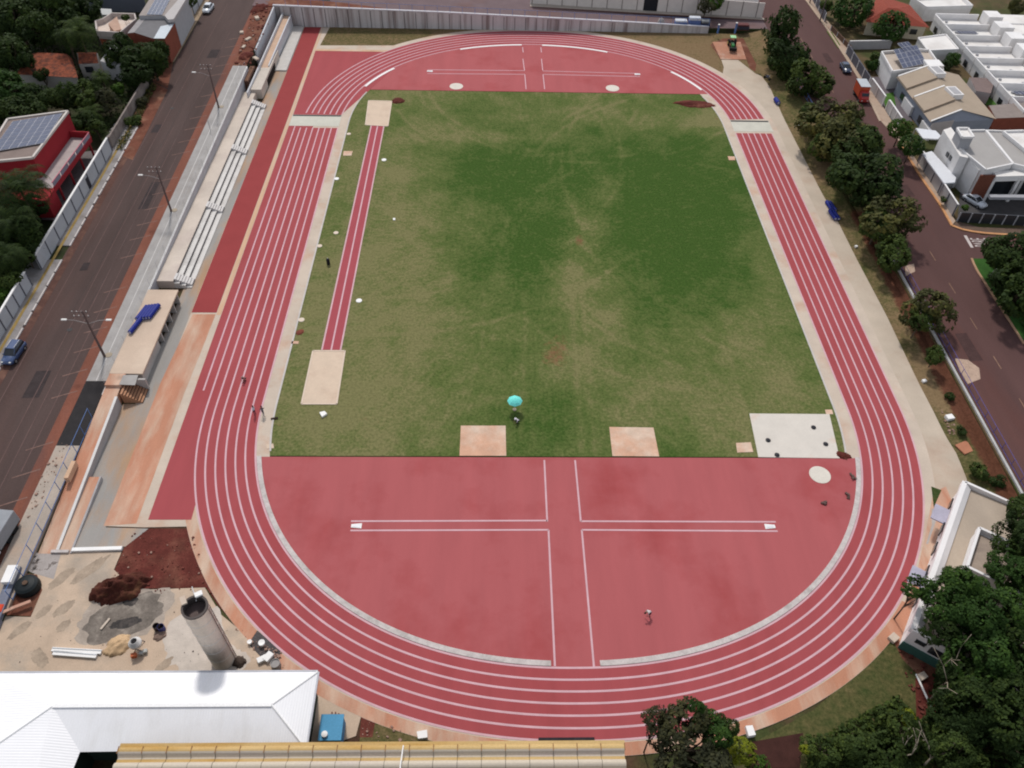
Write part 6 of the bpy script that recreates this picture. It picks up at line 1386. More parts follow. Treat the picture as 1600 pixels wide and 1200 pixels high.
# ---- trees among the right houses
tree((1408, 200), 23, 'R', 'bright round street tree, the upper of two by the white canopy', 'round', 'bright', 4)
tree((1425, 226), 24, 'R', 'green street tree, the lower of two at the corner wall', 'round', 'lush', 4)
tree((1336, 14), 33, 'R', 'large round dark tree left of the red roof', 'round', 'lush', 5)
tree((1397, 40), 28, 'R', 'round dark tree in front of the red roof house', 'round', 'lush', 5)
tree((1291, 8), 12, 'R', 'small pale tree behind the bar fence', 'broad', 'mid', 2.5)
tree((1370, 92), 17, 'R', 'garden shrub beside the solar house wall, upper one', 'shrub', 'mid', 1.6, cat='shrub', name='shrub')
tree((1361, 100), 14, 'R', 'garden shrub beside the pillar fence, lower one', 'shrub', 'lush', 1.6, cat='shrub', name='shrub')
tree((1488, 92), 15, 'R', 'round clipped bush behind the white carport', 'round', 'lush', 2.5, cat='bush', name='bush')
tree((1478, 103), 13, 'R', 'dark bush between the twin house and the townhouses', 'round', 'dark', 2, cat='bush', name='bush')
tree((1492, 90), 10, 'R', 'flat topped bright hedge beside the townhouses', 'shrub', 'bright', 2.2, cat='hedge', name='hedge')
tree((1475, 312), 8, 'R', 'small palm like plant on the corner sidewalk', 'shrub', 'mid', 1.2, cat='plant', name='garden_plant')
tree((1508, 325), 9, 'R', 'yellow green plant behind the dark corner fence', 'shrub', 'bright', 1.2, cat='plant', name='garden_plant')
tree((1582, 395), 42, 'R', 'big dark tree over the side street at the right edge', 'broad', 'dark', 6)
tree((1596, 452), 46, 'R', 'big dark tree on the lower block at the right edge', 'broad', 'dark', 6)
tree((1578, 436), 30, 'R', 'dark tree between the two big ones at the right edge', 'open', 'dark', 4)
tree((1103, 10), 15, 'T', 'small dark tree in front of the far panelled wall', 'open', 'brown', 3.6)
tree((1115, -2), 22, 'T', 'green tree top behind the far panelled wall', 'broad', 'bright', 4)
tree((1590, 8), 16, 'R', 'olive tree at the top right corner', 'broad', 'olive', 4)
# ---- lower right wood
tree((1488, 930), 56, 0, 'large leafy tree over the white building, its tip reaching the track', 'big', 'lush', 7)
tree((1436, 918), 28, 0, 'branch tip tree hanging over the outer lane', 'open', 'lush', 7)
tree((1556, 955), 66, 0, 'large leafy tree right of the white building roof block', 'big', 'lush', 7.5)
tree((1612, 850), 56, 0, 'tall dark tree at the right edge beside the white building', 'big', 'dark', 7)
tree((1600, 800), 34, 0, 'dark tree top at the right edge above the white parapet', 'broad', 'dark', 5)
tree((1585, 895), 48, 0, 'dense green crown just below the roof block at the right edge', 'big', 'lush', 7)
tree((1515, 918), 42, 0, 'dense green crown over the middle of the white building', 'big', 'lush', 7)
tree((1540, 1020), 70, 0, 'mid green tree in the lower right wood, under the leafy one', 'big', 'lush', 6)
tree((1600, 1010), 80, 0, 'dark tree at the right edge of the lower right wood', 'big', 'dark', 6)
tree((1530, 1110), 66, 0, 'dark green tree below the bare branches', 'big', 'dark', 5)
tree((1590, 1150), 80, 0, 'very dark tree in the bottom right corner', 'big', 'dark', 5)
tree((1500, 1175), 48, 0, 'dull green tree at the bottom edge beside the corner wood', 'big', 'mid', 4)
tree((1405, 1140), 44, 0, 'yellow flowered bush at the bottom right grass', 'open', 'mid', 2.4, cat='bush', name='bush')
tree((1418, 1122), 17, 0, 'yellow blossom cluster on the bottom right bush', 'shrub', 'yellow', 3.2, cat='bush', name='bush')
tree((1340, 1165), 40, 0, 'leafy low bush left of the yellow flowered bush', 'broad', 'mid', 2, cat='bush', name='bush')
tree((1285, 1175), 34, 0, 'loose low bush beside the dark bank at the bottom', 'open', 'mid', 1.8, cat='bush', name='bush')
tree((1385, 1190), 40, 0, 'dark low bush at the bottom edge under the yellow flowers', 'broad', 'dark', 1.8, cat='bush', name='bush')
tree((1258, 1172), 12, 0, 'small yellow green sprig beside the dark bank', 'shrub', 'yellow', 2, cat='bush', name='bush')
# ---- tree on the near edge
tree((1070, 1168), 82, 0, 'broad brownish dark tree at the bottom edge right of the yellow roof', 'big', 'brown', 6)
tree((1026, 1128), 28, 0, 'reddish tree top reaching over the outer lanes, left one', 'open', 'brown', 8)
tree((1090, 1106), 15, 0, 'pointed green tree top reaching over the lane lines', 'broad', 'lush', 9)
tree((1112, 1140), 34, 0, 'green tree right behind the brownish dark tree', 'broad', 'lush', 7)
tree((1136, 1135), 22, 0, 'dark green tree top at the right of the bottom group', 'broad', 'dark', 7)
tree((1160, 1172), 27, 0, 'bright yellow green bush at the bottom edge by the white box', 'round', 'yellow', 4, cat='bush', name='bush')
tree((1185, 1195), 22, 0, 'lime green bush at the very bottom edge', 'round', 'bright', 3, cat='bush', name='bush')
tree((1470, 985), 34, 0, 'dark crown right behind the green based end wall', 'big', 'dark', 6)
tree((1505, 1060), 44, 0, 'dark crown right of the bare soil in the lower right wood', 'big', 'dark', 5)
tree((1475, 1130), 36, 0, 'dark low crown beside the pale bare tree', 'big', 'dark', 3.5)
tree((1570, 1070), 56, 0, 'very dark crown in the middle of the lower right wood', 'big', 'dark', 6)
# bare branches in the lower right
def branchy(px, h, lab, seed):
    r_ = random.Random(seed); p = G(*px); t = thing('bare_tree', lab, 'tree', p); mb = MB()
    def grow(a, d, L_, r, n):
        b = a+d*L_; mb.tube(a, b, r, r*.72, 6)
        if n:
            for k in range(2):
                e = (d+Vector((r_.uniform(-.7, .7), r_.uniform(-.7, .7), r_.uniform(-.1, .4)))).normalized(); grow(b, e, L_*r_.uniform(.65, .95), r*.66, n-1)
    grow(Vector((0, 0, -.1)), Vector((.05, .1, 1)).normalized(), h*.45, .11, 3)
    mb.build('trunk', M_barkp, t, smooth=True); return t
branchy((1452, 1095), 6.5, 'pale bare tree with forked branches at the edge of the lower right wood', 5)
branchy((1500, 1045), 6.0, 'pale bare branches rising between the two leafy right trees', 9)
branchy((1440, 1200), 5.0, 'pale bare twigs at the bottom edge of the right wood', 14)
branchy((1395, 1195), 4.0, 'thin bare twigs in front of the low bottom bush', 17)
# ---- palms
def palm_mesh(seed, nf=40):
    rs = random.Random(seed); mb = MB(); vals = []
    for k in range(nf):
        t = 2*pi*k/nf+rs.uniform(-.15, .15); el = rs.uniform(-.3, 1.2); L_ = rs.uniform(.85, 1.1); pts = []
        for i in range(9):
            f = i/8; ang = el-1.9*f*f; 
            pts.append((pts[-1] if pts else Vector((0, 0, 0)))+(Vector((math.cos(t)*math.cos(ang), math.sin(t)*math.cos(ang), math.sin(ang)))*(L_/8 if i else 0)))
        for i in range(8):
            d = (pts[i+1]-pts[i]).normalized(); s = d.cross(Vector((0, 0, 1))).normalized(); wd = .24*math.sin(pi*min(1, .12+.85*(i+.5)/8))
            for sgn in (-1, 1):
                for j in range(3):
                    a = pts[i].lerp(pts[i+1], j/3); b = pts[i].lerp(pts[i+1], (j+.7)/3); tip = a+s*sgn*wd+d*.07+Vector((0, 0, -.06*rs.random()-.03))
                    mb.add([a, b, tip], [(0, 1, 2)]); vals += [rs.uniform(.1, .9)]*3
    me = mb.mesh('palm_crown', LM['dark']); at = me.attributes.new('leafvar', 'FLOAT', 'POINT'); at.data.foreach_set('value', np.array(vals, dtype=np.float32)); return me
PM = [palm_mesh(1), palm_mesh(2)]
def palm(px, rpx, lab, h, col='dark', zone='L'):
    q = GZ(*px, zone, h); r = rpx*mpp(q); t = thing('palm_tree', lab, 'palm', (q.x, q.y, q.z-h), rnd.uniform(0, 6))
    c = D.objects.new('crown', PM[_tc[0] % 2]); _tc[0] += 1; C.objects.link(c); c.parent = t; c.location = (0, 0, h); c.scale = (r, r, r); c.material_slots[0].link = 'OBJECT'; c.material_slots[0].material = LM[col]
    MB().path([Vector((0, 0, -.2)), Vector((.1, 0, h*.5)), Vector((0, 0, h))], [.24, .18, .15], 8).build('trunk', M_bark, t); return t
palm((122, 48), 38, 'tall palm with drooping fronds, right of the pair above the tiled roof', 8, 'mid')
palm((105, 58), 28, 'second palm with drooping fronds, left of the pair above the tiled roof', 7, 'dark')
palm((30, 292), 60, 'big drooping palm in front of the red house', 8, 'dark')
palm((22, 345), 46, 'darker palm below the big one at the left edge', 6, 'dark')
palm((10, 400), 38, 'palm behind the panelled wall at the left edge', 5, 'dark')
palm((142, 178), 24, 'short fan palm between old wall and red house', 3, 'mid')
palm((158, 120), 20, 'feathery palm below the white wall of the tiled house', 4, 'mid')
# ---- left gardens
for px, r, k, c, h, lab in (
    ((22, 22), 46, 'broad', 'dark', 7, 'dark tree at the top left corner'), ((78, 12), 42, 'broad', 'dark', 7, 'dark tree at the top edge left of the blue grey wall'),
    ((128, 8), 26, 'broad', 'dark', 6, 'dark tree against the left end of the blue grey wall'), ((8, 78), 36, 'broad', 'dark', 7, 'dark tree at the left edge beside the tiled roof'),
    ((58, 42), 32, 'broad', 'dark', 7, 'dark tree behind the tiled roof, left of the palms'), ((100, 36), 28, 'broad', 'dark', 6, 'dark tree directly behind the palm pair'),
    ((46, 96), 13, 'tall', 'dark', 6, 'dark pine standing in front of the tiled roof, upper part'), ((66, 116), 14, 'tall', 'dark', 4, 'dark conifer skirt in front of the tiled roof'),
    ((190, 74), 24, 'broad', 'dark', 5, 'dark tree below the cream terrace'), ((215, 84), 26, 'broad', 'dark', 5, 'dark tree in front of the brick red wall, left one'),
    ((238, 92), 22, 'broad', 'dark', 4.5, 'dark tree in front of the brick red wall, street side'), ((212, 108), 26, 'broad', 'dark', 4, 'dark tree above the end of the old wall'),
    ((178, 92), 16, 'broad', 'mid', 3.5, 'tree in the shade beside the white side wing'), ((240, 108), 16, 'open', 'dark', 2.5, 'low tree at the street end of the old wall'),
    ((22, 140), 36, 'broad', 'lush', 4, 'bright leafed tree at the left edge above the solar roof'), ((60, 150), 26, 'broad', 'dark', 4, 'dark tree below the tiled roof eave'),
    ((98, 150), 25, 'broad', 'dark', 4, 'dark tree between tiled house and red house'), ((132, 148), 26, 'open', 'mid', 4, 'loose tree in the garden behind the old wall'),
    ((40, 170), 30, 'broad', 'dark', 3.5, 'dark tree just behind the solar roof'), ((8, 176), 24, 'broad', 'dark', 4, 'dark tree at the left edge behind the solar roof'),
    ((165, 158), 22, 'open', 'brown', 3, 'brownish shrubby tree beside the old wall'), ((130, 190), 20, 'broad', 'dark', 3, 'dark tree against the upper corner of the red house'),
    ((150, 200), 16, 'open', 'mid', 2.5, 'small tree at the end of the balcony'), ((185, 140), 14, 'shrub', 'bright', 1.2, 'bright low shrub on the lawn behind the old wall'),
    ((210, 188), 14, 'shrub', 'mid', .8, 'weedy shrub outside the old wall, street side'), ((222, 160), 12, 'shrub', 'brown', .7, 'dry weeds outside the old wall near its far end'),
    ((58, 318), 20, 'broad', 'dark', 3, 'dark tree under the big palm against the panelled wall'), ((10, 330), 34, 'broad', 'dark', 3.5, 'dark tree at the left edge under the big palm'), ((246, 76), 17, 'broad', 'dark', 3.5, 'dark tree right in front of the brick red gable'), ((30, 365), 40, 'broad', 'dark', 4, 'dark tree behind the panelled wall, mid left edge'), ((12, 430), 26, 'broad', 'mid', 3, 'green tree at the left edge beside the second panelled wall'),
    ((40, 395), 20, 'open', 'dark', 3, 'dark tree in the gap between the panelled walls'), ((6, 460), 16, 'shrub', 'bright', 2, 'yellow green shrub at the left edge behind the wall'),
    ((196, 28), 9, 'shrub', 'mid', 5.2, 'plant on the cream roof terrace'), ((292, 2), 14, 'broad', 'mid', 4, 'small tree at the top edge beside the solar house')):
    tree(px, r, 'L', lab, k, c, h, cat='shrub' if k == 'shrub' else 'tree', name='shrub' if k == 'shrub' else 'tree')
# low undergrowth that reads as one mass
def scatter(nm, pts, m, seed, size=.3):
    rs = np.random.RandomState(seed); P = np.array(pts); Nn = rs.randn(len(P), 3)*.6+[0, 0, 1]; Nn /= np.linalg.norm(Nn, axis=1)[:, None]
    V, vv = cards(P, Nn, np.full(len(P), size), rs, rs.rand(len(P)))
    me = D.meshes.new(nm); me.vertices.add(len(V)); me.vertices.foreach_set('co', V.astype(np.float32).ravel()); nq = len(V)//4
    me.loops.add(nq*4); me.loops.foreach_set('vertex_index', np.arange(nq*4)); me.polygons.add(nq); me.polygons.foreach_set('loop_start', np.arange(0, nq*4, 4)); me.polygons.foreach_set('loop_total', np.full(nq, 4)); me.update(calc_edges=True)
    at = me.attributes.new('leafvar', 'FLOAT', 'POINT'); at.data.foreach_set('value', vv.astype(np.float32)); me.materials.append(m)
    o = D.objects.new(nm, me); C.objects.link(o); o['kind'] = 'stuff'; return o
def inpoly(x, y, P):
    ins = False; n = len(P)
    for i in range(n):
        x1, y1 = P[i][:2]; x2, y2 = P[(i+1) % n][:2]
        if (y1 > y) != (y2 > y) and x < (x2-x1)*(y-y1)/(y2-y1)+x1: ins = not ins
    return ins
def fill(nm, px, zone, n, hmax, m, seed, size=.35):
    P = pxz(px, zone); rs = random.Random(seed); xs0 = [p.x for p in P]; ys0 = [p.y for p in P]; out = []
    while len(out) < n:
        x, y = rs.uniform(min(xs0), max(xs0)), rs.uniform(min(ys0), max(ys0))
        if inpoly(x, y, P):
            z = {'L': ZL(y), 'R': 1.0, 0: 0.0}[zone]; hh = hmax*float(fbm(np.array([x]), np.array([y]), 5, seed, 2)[0])**1.5*2
            out.append((x, y, z+rs.random()**.6*hh))
    return scatter(nm, out, m, seed, size)
fill('undergrowth', [(-60, 0), (130, 0), (150, 30), (190, 52), (250, 95), (232, 130), (178, 226), (150, 200), (110, 165), (0, 180), (-60, 200)], 'L', 9000, 1.6, LM['dark'], 3)
fill('undergrowth', [(-40, 280), (60, 300), (70, 360), (50, 420), (30, 430), (-40, 500)], 'L', 3500, 1.6, LM['dark'], 4)
fill('undergrowth', [(1455, 1060), (1480, 1010), (1640, 820), (1680, 1260), (1450, 1260), (1440, 1120)], 0, 7000, 1.8, LM['dark'], 5)
fill('undergrowth', [(1262, 1165), (1330, 1125), (1400, 1090), (1440, 1130), (1450, 1230), (1260, 1230)], 0, 3500, 1.0, LM['mid'], 6, .3)
fill('undergrowth', [(1535, 395), (1620, 380), (1640, 540), (1600, 520), (1560, 450)], 'R', 1800, .8, LM['lush'], 7)
fill('roadside_weeds', [(236, 132), (246, 136), (215, 195), (192, 236), (180, 236)], 'L', 900, .5, LM['olive'], 8, .25)
# ================================================================= vehicles
M_tyre = mat('tyre_rubber', (.015, .015, .016), .85); M_rim2 = mat('wheel_rim', (.35, .35, .36), .35, metal=.6); M_lampw = mat('headlamp', (.6, .6, .58), .2); M_lampr = mat('tail_lamp', (.35, .01, .01), .3)
def carpaint(n, c): return mat(n, c, .28, .02, .5, .02, 5, spec=.6)
def loft(secs):
    """secs: list of (x, half width bottom, half width top, z bottom, z top)"""
    mb = MB(); vs = []
    for x, wb, wt, zb, zt in secs: vs += [(x, -wb, zb), (x, -wb*1.02, (zb+zt)*.55), (x, -wt, zt), (x, wt, zt), (x, wb*1.02, (zb+zt)*.55), (x, wb, zb)]
    n = len(secs); fs = [tuple(range(5, -1, -1)), tuple((n-1)*6+i for i in range(6))]
    for i in range(n-1):
        for j in range(6): fs.append((i*6+j, i*6+(j+1) % 6, (i+1)*6+(j+1) % 6, (i+1)*6+j))
    mb.add(vs, fs); return mb
def car(p, rz, paint, lab, suv=False, roofrails=False, cat='car'):
    t = thing('parked_car', lab, cat, p, rz); h = 1.62 if suv else 1.45; L_ = 2.15; w = .86
    body = loft([(-L_, .70, .62, .42, .78), (-L_+.12, .82, .76, .30, .95), (-1.2, w, .82, .26, .98), (.75, w, .82, .26, .96), (1.75, .82, .76, .28, .86), (L_, .68, .58, .40, .70)]).build('body', paint, t, smooth=True, bevel=.0)
    body.data.shade_smooth()
    rear = -1.95 if suv else -1.55
    cab = loft([(rear, .74, .60, .93, 1.05), (rear+.30, .78, .62, .93, h-.06), (-.5, .80, .66, .93, h), (.15, .80, .64, .93, h-.03), (.95, .78, .70, .93, .98)]); cab.build('cabin', M_glass, t)
    rf = MB(); rf.prism([(rear+.32, -.60), (.18, -.62), (.18, .62), (rear+.32, .60)], h-.05, [h+.0, h+.02, h+.02, h+.0]); rf.build('roof', paint, t)
    pl = MB()
    for s in (-1, 1):
        for a, b in (((.95, .72, .97), (.15, .64, h-.02)), ((rear+.02, .70, 1.0), (rear+.30, .62, h-.05)), ((-.45, .79, .95), (-.45, .665, h-.02))): pl.tube((a[0], s*a[1]*1.03, a[2]), (b[0], s*b[1]*1.03, b[2]), .045, None, 5)
    pl.build('pillar', paint, t)
    if roofrails:
        for s in (-1, 1): MB().tube((rear+.45, s*.55, h+.07), (.05, s*.55, h+.07), .03, None, 5).build('roof_rail', M_steel, t)
    for x in (-1.3, 1.32):
        for s in (-1, 1):
            wmb = MB().tube((x, s*.70, .33), (x, s*.90, .33), .33, None, 16).build('wheel', M_tyre, t)
            MB().tube((x, s*.885, .33), (x, s*.915, .33), .2, None, 12).build('rim', M_rim2, wmb)
    for s in (-1, 1):
        MB().box((L_-.12, s*.55, .72), (.2, .3, .14)).build('headlight', M_lampw, t, bevel=.03)
        MB().box((-L_+.06, s*.60, .82), (.12, .22, .2)).build('tail_light', M_lampr, t, bevel=.03)
        MB().box((.72, s*.95, 1.0), (.14, .2, .13)).build('mirror', paint, t, bevel=.03)
    return t
def on(px, zone, h=0): return GZ(*px, zone, h)
car(on((24, 556), 'L'), math.radians(-94), carpaint('paint_blue', (.045, .075, .17)), 'dark blue car parked by the left wall with pale roof rails', True, True)
car(on((326, 17), 'L'), math.radians(-93), carpaint('paint_white', (.62, .65, .70)), 'white car parked at the top of the left street')
car(on((1320, 110), 'R'), math.radians(-92), carpaint('paint_navy', (.03, .045, .09)), 'dark blue car parked at the pillar fence on the right street')
car(on((1521, 318), 'R'), math.radians(-60), carpaint('paint_white', (.62, .65, .70)), 'white car in the shade under the modern house')
# orange truck with grey box roof
T = thing('orange_truck', 'small orange red box truck with grey roof parked by the pale garage wall', 'truck', on((1344, 155), 'R'), math.radians(-92))
MB().box((-.6, 0, .62), (4.6, 1.7, .3)).build('chassis', mat('frame_dark', (.03, .03, .03), .7), T)
MB().box((-1.0, 0, 1.95), (3.6, 2.0, 2.3)).build('cargo_box', carpaint('paint_orange', (.50, .07, .02)), T, bevel=.05)
MB().box((-1.0, 0, 3.13), (3.7, 2.1, .08)).build('roof', mat('truck_roof', (.42, .45, .47), .5, .06), T)
loft([(.85, .9, .85, .5, 2.3), (1.5, .9, .82, .5, 2.25), (2.1, .88, .82, .5, 1.45), (2.4, .82, .75, .55, 1.2)]).build('cab', carpaint('paint_red', (.38, .03, .025)), T)
MB().box((1.83, 0, 1.86), (.06, 1.45, .62), ax=Matrix.Rotation(-.62, 3, 'Y')).build('windscreen', M_glass, T)
MB().box((-2.83, 0, 1.9), (.06, 1.8, 2.0)).build('rear_door', mat('door_dark', (.02, .02, .03), .5), T)
for x in (-2.0, 1.5):
    for s in (-1, 1):
        wmb = MB().tube((x, s*.72, .4), (x, s*.98, .4), .4, None, 16).build('wheel', M_tyre, T); MB().tube((x, s*.965, .4), (x, s*.99, .4), .22, None, 12).build('rim', M_rim2, wmb)
for s in (-1, 1): MB().box((2.36, s*.58, .85), (.12, .3, .2)).build('headlight', M_lampw, T)
# grey lorry cut by the left edge
T = thing('grey_lorry', 'pale grey lorry cut off by the left picture edge below the street', 'lorry', on((-8, 866), 'L'), math.radians(-96))
MB().box((-1.2, 0, .7), (6, 1.9, .3)).build('chassis', MATS['frame_dark'], T)
MB().box((-2.2, 0, 1.75), (4.2, 2.2, 1.8)).build('load_bed', mat('lorry_grey', (.27, .28, .30), .5, .08), T, bevel=.05)
loft([(.0, 1.0, .95, .6, 2.6), (1.3, 1.0, .92, .6, 2.6), (1.9, 1.0, .95, .6, 1.7), (2.2, .95, .9, .6, 1.3)]).build('cab', mat('lorry_white', (.50, .51, .54), .4, .04), T)
MB().box((1.62, 0, 2.15), (.06, 1.7, .7), ax=Matrix.Rotation(-.58, 3, 'Y')).build('windscreen', M_glass, T)
for x in (-3.0, -1.8, 1.2):
    for s in (-1, 1): MB().tube((x, s*.75, .5), (x, s*1.08, .5), .5, None, 16).build('wheel', M_tyre, T)
# green tractor
T = thing('green_tractor', 'small green and white tractor with dark wheels on the far clay ramp', 'tractor', on((1143, 74), 0, .6), math.radians(-95))
loft([(.2, .35, .32, .7, 1.25), (1.6, .33, .30, .7, 1.2), (1.75, .28, .25, .75, 1.05)]).build('bonnet', carpaint('paint_green', (.03, .20, .05)), T)
MB().box((-.5, 0, .9), (1.5, .7, .5)).build('chassis', MATS['frame_dark'], T)
MB().box((-.55, 0, 2.25), (1.5, 1.3, .1)).build('canopy', mat('canopy_green', (.30, .55, .28), .5), T, bevel=.03)
for x in (-1.15, .1):
    for s in (-1, 1): MB().tube((x, s*.55, 1.1), (x, s*.58, 2.2), .04, None, 5).build('post', MATS['frame_dark'], T)
MB().box((-.6, 0, 1.3), (.5, .5, .2)).build('seat', M_tyre, T)
for s in (-1, 1):
    wmb = MB().tube((-.8, s*.55, .75), (-.8, s*.95, .75), .75, None, 18).build('wheel', M_tyre, T); MB().tube((-.8, s*.94, .75), (-.8, s*.97, .75), .35, None, 12).build('rim', mat('rim_yellow', (.5, .42, .12), .5), wmb)
    MB().tube((1.3, s*.45, .42), (1.3, s*.68, .42), .42, None, 16).build('wheel', M_tyre, T)
fl = MB().box((2.2, 0, .5), (.5, 1.6, .7)).build('loader_bucket', mat('bucket_black', (.02, .02, .02), .7), T)
# motorcycle
T = thing('motorcycle', 'dark blue motorcycle parked at the far right apron edge', 'motorcycle', on((1198, 124), 0), math.radians(-50))
for x in (-.65, .65): MB().tube((x, -.06, .3), (x, .06, .3), .3, None, 16).build('wheel', M_tyre, T)
loft([(-.3, .14, .1, .55, .85), (.1, .18, .14, .5, .98), (.4, .14, .1, .55, .95)]).build('tank', carpaint('paint_navy', (.03, .045, .09)), T)
MB().box((-.45, 0, .85), (.75, .26, .12)).build('seat', M_tyre, T, bevel=.04)
MB().box((0, 0, .45), (.55, .3, .35)).build('engine', MATS['frame_dark'], T, bevel=.04)
fk = MB(); fk.tube((.65, .1, .3), (.42, .1, 1.05), .03, None, 6); fk.tube((.65, -.1, .3), (.42, -.1, 1.05), .03, None, 6); fk.tube((.42, -.38, 1.08), (.42, .38, 1.08), .025, None, 6); fk.build('fork', M_steel, T)
MB().box((.55, 0, .92), (.14, .2, .18)).build('headlight', M_lampw, T, bevel=.03)
# parasol on the grass
q = G(804, 640); T = thing('parasol', 'turquoise parasol standing on the near grass', 'parasol', q)
MB().lathe([(1.02, 1.75), (.72, 2.02), (.38, 2.2), (.03, 2.28)], (0, 0, 0), 8, False, True).build('canopy', mat('canopy_turquoise', (.16, .68, .62), .7, .04), T)
MB().tube((0, 0, 0), (0, 0, 2.35), .025, None, 8).build('pole', M_steel, T)
for k in range(8):
    a = 2*pi*k/8; MB().tube((0, 0, 1.7), (.98*math.cos(a), .98*math.sin(a), 1.74), .012, None, 4).build('rib', M_steel, T)
MB().lathe([(.28, 0), (.26, .1), (.05, .14)], (0, 0, 0), 16).build('base', mat('base_sand', (.3, .26, .2), .8), T)
q = G(513.5, 413); T = thing('gas_bottle', 'slim black canister standing alone on the grass left of the jump runway', 'canister', q)
MB().lathe([(.24, 0), (.28, .1), (.28, .95), (.2, 1.1), (.08, 1.15)], (0, 0, 0), 16).build('body', mat('canister_black', (.015, .015, .02), .5), T)
MB().tube((0, 0, 1.15), (0, 0, 1.3), .05, None, 8).build('valve', M_steel, T)
# ================================================================= people
SKIN = mat('skin', (.22, .11, .07), .6, .05); HAIR = mat('hair_black', (.012, .01, .009), .7); SHOE = mat('shoe_dark', (.03, .025, .025), .7)
def person(p, rz, pose, shirt, trousers, lab, hat=None):
    t = thing('person', lab, 'person', p, rz)
    J = {}
    if pose == 'stand': hip = Vector((0, 0, .93)); chest = hip+Vector((.0, 0, .45)); ka = (.0, .5); la = [(.05, 0), (-.05, 0)]
    P = {
     'stand': dict(hip=(0, 0, .93), spine=(.0, 0, 1.15), chest=(.0, 0, 1.36), neck=(.02, 0, 1.50), head=(.04, 0, 1.64), top=(.04, 0, 1.74),
        k=[(.06, .1, .50), (.02, -.1, .50)], a=[(-.02, .11, .08), (-.04, -.11, .08)], e=[(-.04, .26, 1.12), (.06, -.27, 1.12)], w=[(.06, .28, .86), (.2, -.25, .92)]),
     'walk': dict(hip=(0, 0, .90), spine=(.02, 0, 1.12), chest=(.05, 0, 1.34), neck=(.08, 0, 1.48), head=(.11, 0, 1.62), top=(.11, 0, 1.72),
        k=[(.24, .1, .52), (-.10, -.1, .48)], a=[(.30, .1, .08), (-.42, -.1, .14)], e=[(-.16, .26, 1.12), (.20, -.26, 1.12)], w=[(-.10, .27, .88), (.38, -.24, .98)]),
     'bend': dict(hip=(-.1, 0, .86), spine=(.08, 0, 1.02), chest=(.30, 0, 1.10), neck=(.43, 0, 1.10), head=(.56, 0, 1.06), top=(.64, 0, 1.04),
        k=[(.04, .11, .47), (-.02, -.11, .47)], a=[(-.04, .12, .08), (-.16, -.12, .08)], e=[(.36, .24, .80), (.40, -.24, .80)], w=[(.42, .20, .55), (.50, -.2, .56)]),
     'squat': dict(hip=(-.15, 0, .32), spine=(.02, 0, .50), chest=(.16, 0, .68), neck=(.26, 0, .79), head=(.34, 0, .90), top=(.37, 0, .99),
        k=[(.30, .2, .50), (.30, -.2, .50)], a=[(.06, .18, .08), (.04, -.18, .08)], e=[(.34, .28, .50), (.36, -.28, .50)], w=[(.50, .18, .32), (.52, -.16, .32)])}[pose]
    V = []; E_ = []; R_ = []; REG = []
    def add(co, r, par, reg):
        V.append(Vector(co)); R_.append(r); REG.append(reg)
        if par is not None: E_.append((par, len(V)-1))
        return len(V)-1
    hip = add(P['hip'], (.15, .12), None, 1); sp = add(P['spine'], (.135, .11), hip, 0); ch = add(P['chest'], (.165, .12), sp, 0)
    nk = add(P['neck'], (.06, .06), ch, 2); hd = add(P['head'], (.095, .105), nk, 2); tp = add(P['top'], (.075, .08), hd, 3)
    for i, s in enumerate((1, -1)):
        hj = Vector(P['hip'])+Vector((0, s*.09, -.04)); a = add(hj, (.095, .095), hip, 1); k = add(P['k'][i], (.062, .062), a, 1); an = add(P['a'][i], (.042, .042), k, 1)
        add(Vector(P['a'][i])+Vector((.16, s*.02, -.04)), (.038, .03), an, 4)
        sj = Vector(P['chest'])+Vector((0, s*.19, .02)); b = add(sj, (.062, .062), ch, 0); e = add(P['e'][i], (.045, .045), b, 0); wv = Vector(P['w'][i]); w_ = add(wv, (.030, .026), e, 2)
        d = (wv-Vector(P['e'][i])).normalized(); sd_ = Vector((0, 1, 0)); pm = add(wv+d*.07, (.036, .018), w_, 2)
        for f in range(4):
            o_ = sd_*(.027-.018*f); q1 = add(wv+d*.105+o_, (.0095, .0095), pm, 2); add(wv+d*(.15+(.012, .02, .016, 0)[f])+o_*1.15+Vector((.012, 0, 0)), (.008, .008), q1, 2)
        th = add(wv+d*.05+Vector((.035, -s*.02, 0)), (.011, .011), w_, 2); add(wv+d*.09+Vector((.05, -s*.03, 0)), (.009, .009), th, 2)
    me = D.meshes.new('body'); me.from_pydata([v[:] for v in V], E_, []); o = D.objects.new('body', me); C.objects.link(o)
    md = o.modifiers.new('skin', 'SKIN'); md.use_smooth_shade = True
    for i, r in enumerate(R_): me.skin_vertices[0].data[i].radius = r
    me.skin_vertices[0].data[0].use_root = True
    o.modifiers.new('sub', 'SUBSURF').levels = 1
    bpy.context.view_layer.update(); dg = bpy.context.evaluated_depsgraph_get(); nm = D.meshes.new_from_object(o.evaluated_get(dg)); D.objects.remove(o)
    nm.materials.clear()
    for m in (shirt, trousers, SKIN, HAIR, SHOE): nm.materials.append(m)
    VA = np.array([v[:] for v in V])
    seg_ = [(VA[a], VA[b], REG[b]) for a, b in E_]
    for f in nm.polygons:
        c = np.array(f.center); best = 9; reg = 0
        for a, b, g in seg_:
            ab = b-a; tt_ = max(0, min(1, float(np.dot(c-a, ab)/(np.dot(ab, ab)+1e-9)))); dd = np.linalg.norm(c-a-ab*tt_)
            if dd < best: best = dd; reg = g
        f.material_index = reg
    nm.shade_smooth(); b = D.objects.new('body', nm); C.objects.link(b); b.parent = t
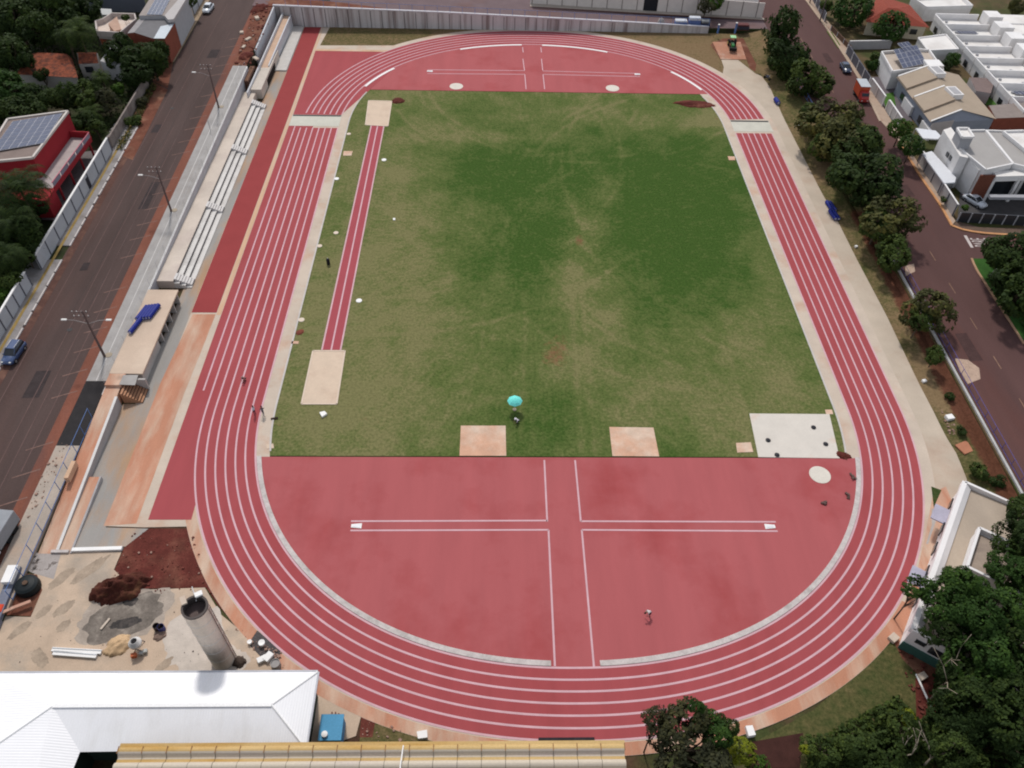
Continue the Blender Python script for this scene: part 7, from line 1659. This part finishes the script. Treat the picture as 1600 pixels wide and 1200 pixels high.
    h = Vector(P['head']); fwd = (Vector((1, 0, -.1)) if pose in ('stand', 'walk') else Vector((.7, 0, -.7))).normalized(); up = Vector((0, 1, 0)).cross(fwd)*-1
    fc_ = MB(); fc_.lathe([(.012, -.012), (.018, 0), (.012, .012)], h+fwd*.105-Vector((0, 0, .005)), 8); fc_.build('nose', SKIN, t)
    for s in (-1, 1):
        MB().lathe([(.004, -.01), (.012, 0), (.004, .01)], h+fwd*.094+Vector((0, s*.036, .022)), 8).build('eye', HAIR, t)
        MB().lathe([(.008, -.03), (.02, 0), (.008, .03)], h+Vector((0, s*.098, 0)), 8).build('ear', SKIN, t)
    MB().box(h+fwd*.096-Vector((0, 0, .045)), (.012, .045, .012)).build('mouth', mat('lips', (.2, .06, .05), .6), t)
    hr = Vector(P['top'])-fwd*.02
    if hat: MB().lathe([(.17, -.06), (.105, -.03), (.11, .03), (.08, .07), (.01, .09)], hr, 16).build('hat', hat, t)
    else: MB().lathe([(.10, -.07), (.112, -.02), (.098, .03), (.06, .065), (.01, .075)], hr, 14).build('hair', HAIR, t)
    return t
SH = lambda n, c: mat(n, c, .85, .06, 3)
person(G(1014, 962), math.radians(200), 'bend', SH('shirt_greywhite', (.52, .47, .47)), SH('trousers_maroon', (.10, .05, .06)), 'person in a pale grey shirt bending down alone on the near red area')
person(G(399, 648), math.radians(160), 'stand', SH('shirt_paleblue', (.55, .58, .68)), SH('trousers_plum', (.10, .04, .07)), 'person in a pale blue and white shirt standing on the left bend lanes')
person(G(412, 649), math.radians(100), 'walk', SH('shirt_slate', (.14, .13, .15)), SH('trousers_grey', (.13, .13, .15)), 'person in dark grey clothes striding at the inner track edge beside the pale shirted one')
person(G(383, 594), math.radians(250), 'squat', SH('shirt_taupe', (.26, .17, .16)), SH('trousers_black', (.03, .025, .03)), 'person in dull brown top crouching over a lane line on the left straight', mat('hat_taupe', (.32, .2, .19), .9))
person(G(809, 660), math.radians(210), 'squat', SH('shirt_white', (.74, .70, .74)), SH('trousers_black', (.03, .025, .03)), 'person in a white top crouching on the grass below the turquoise parasol', mat('hat_white', (.78, .74, .78), .9))
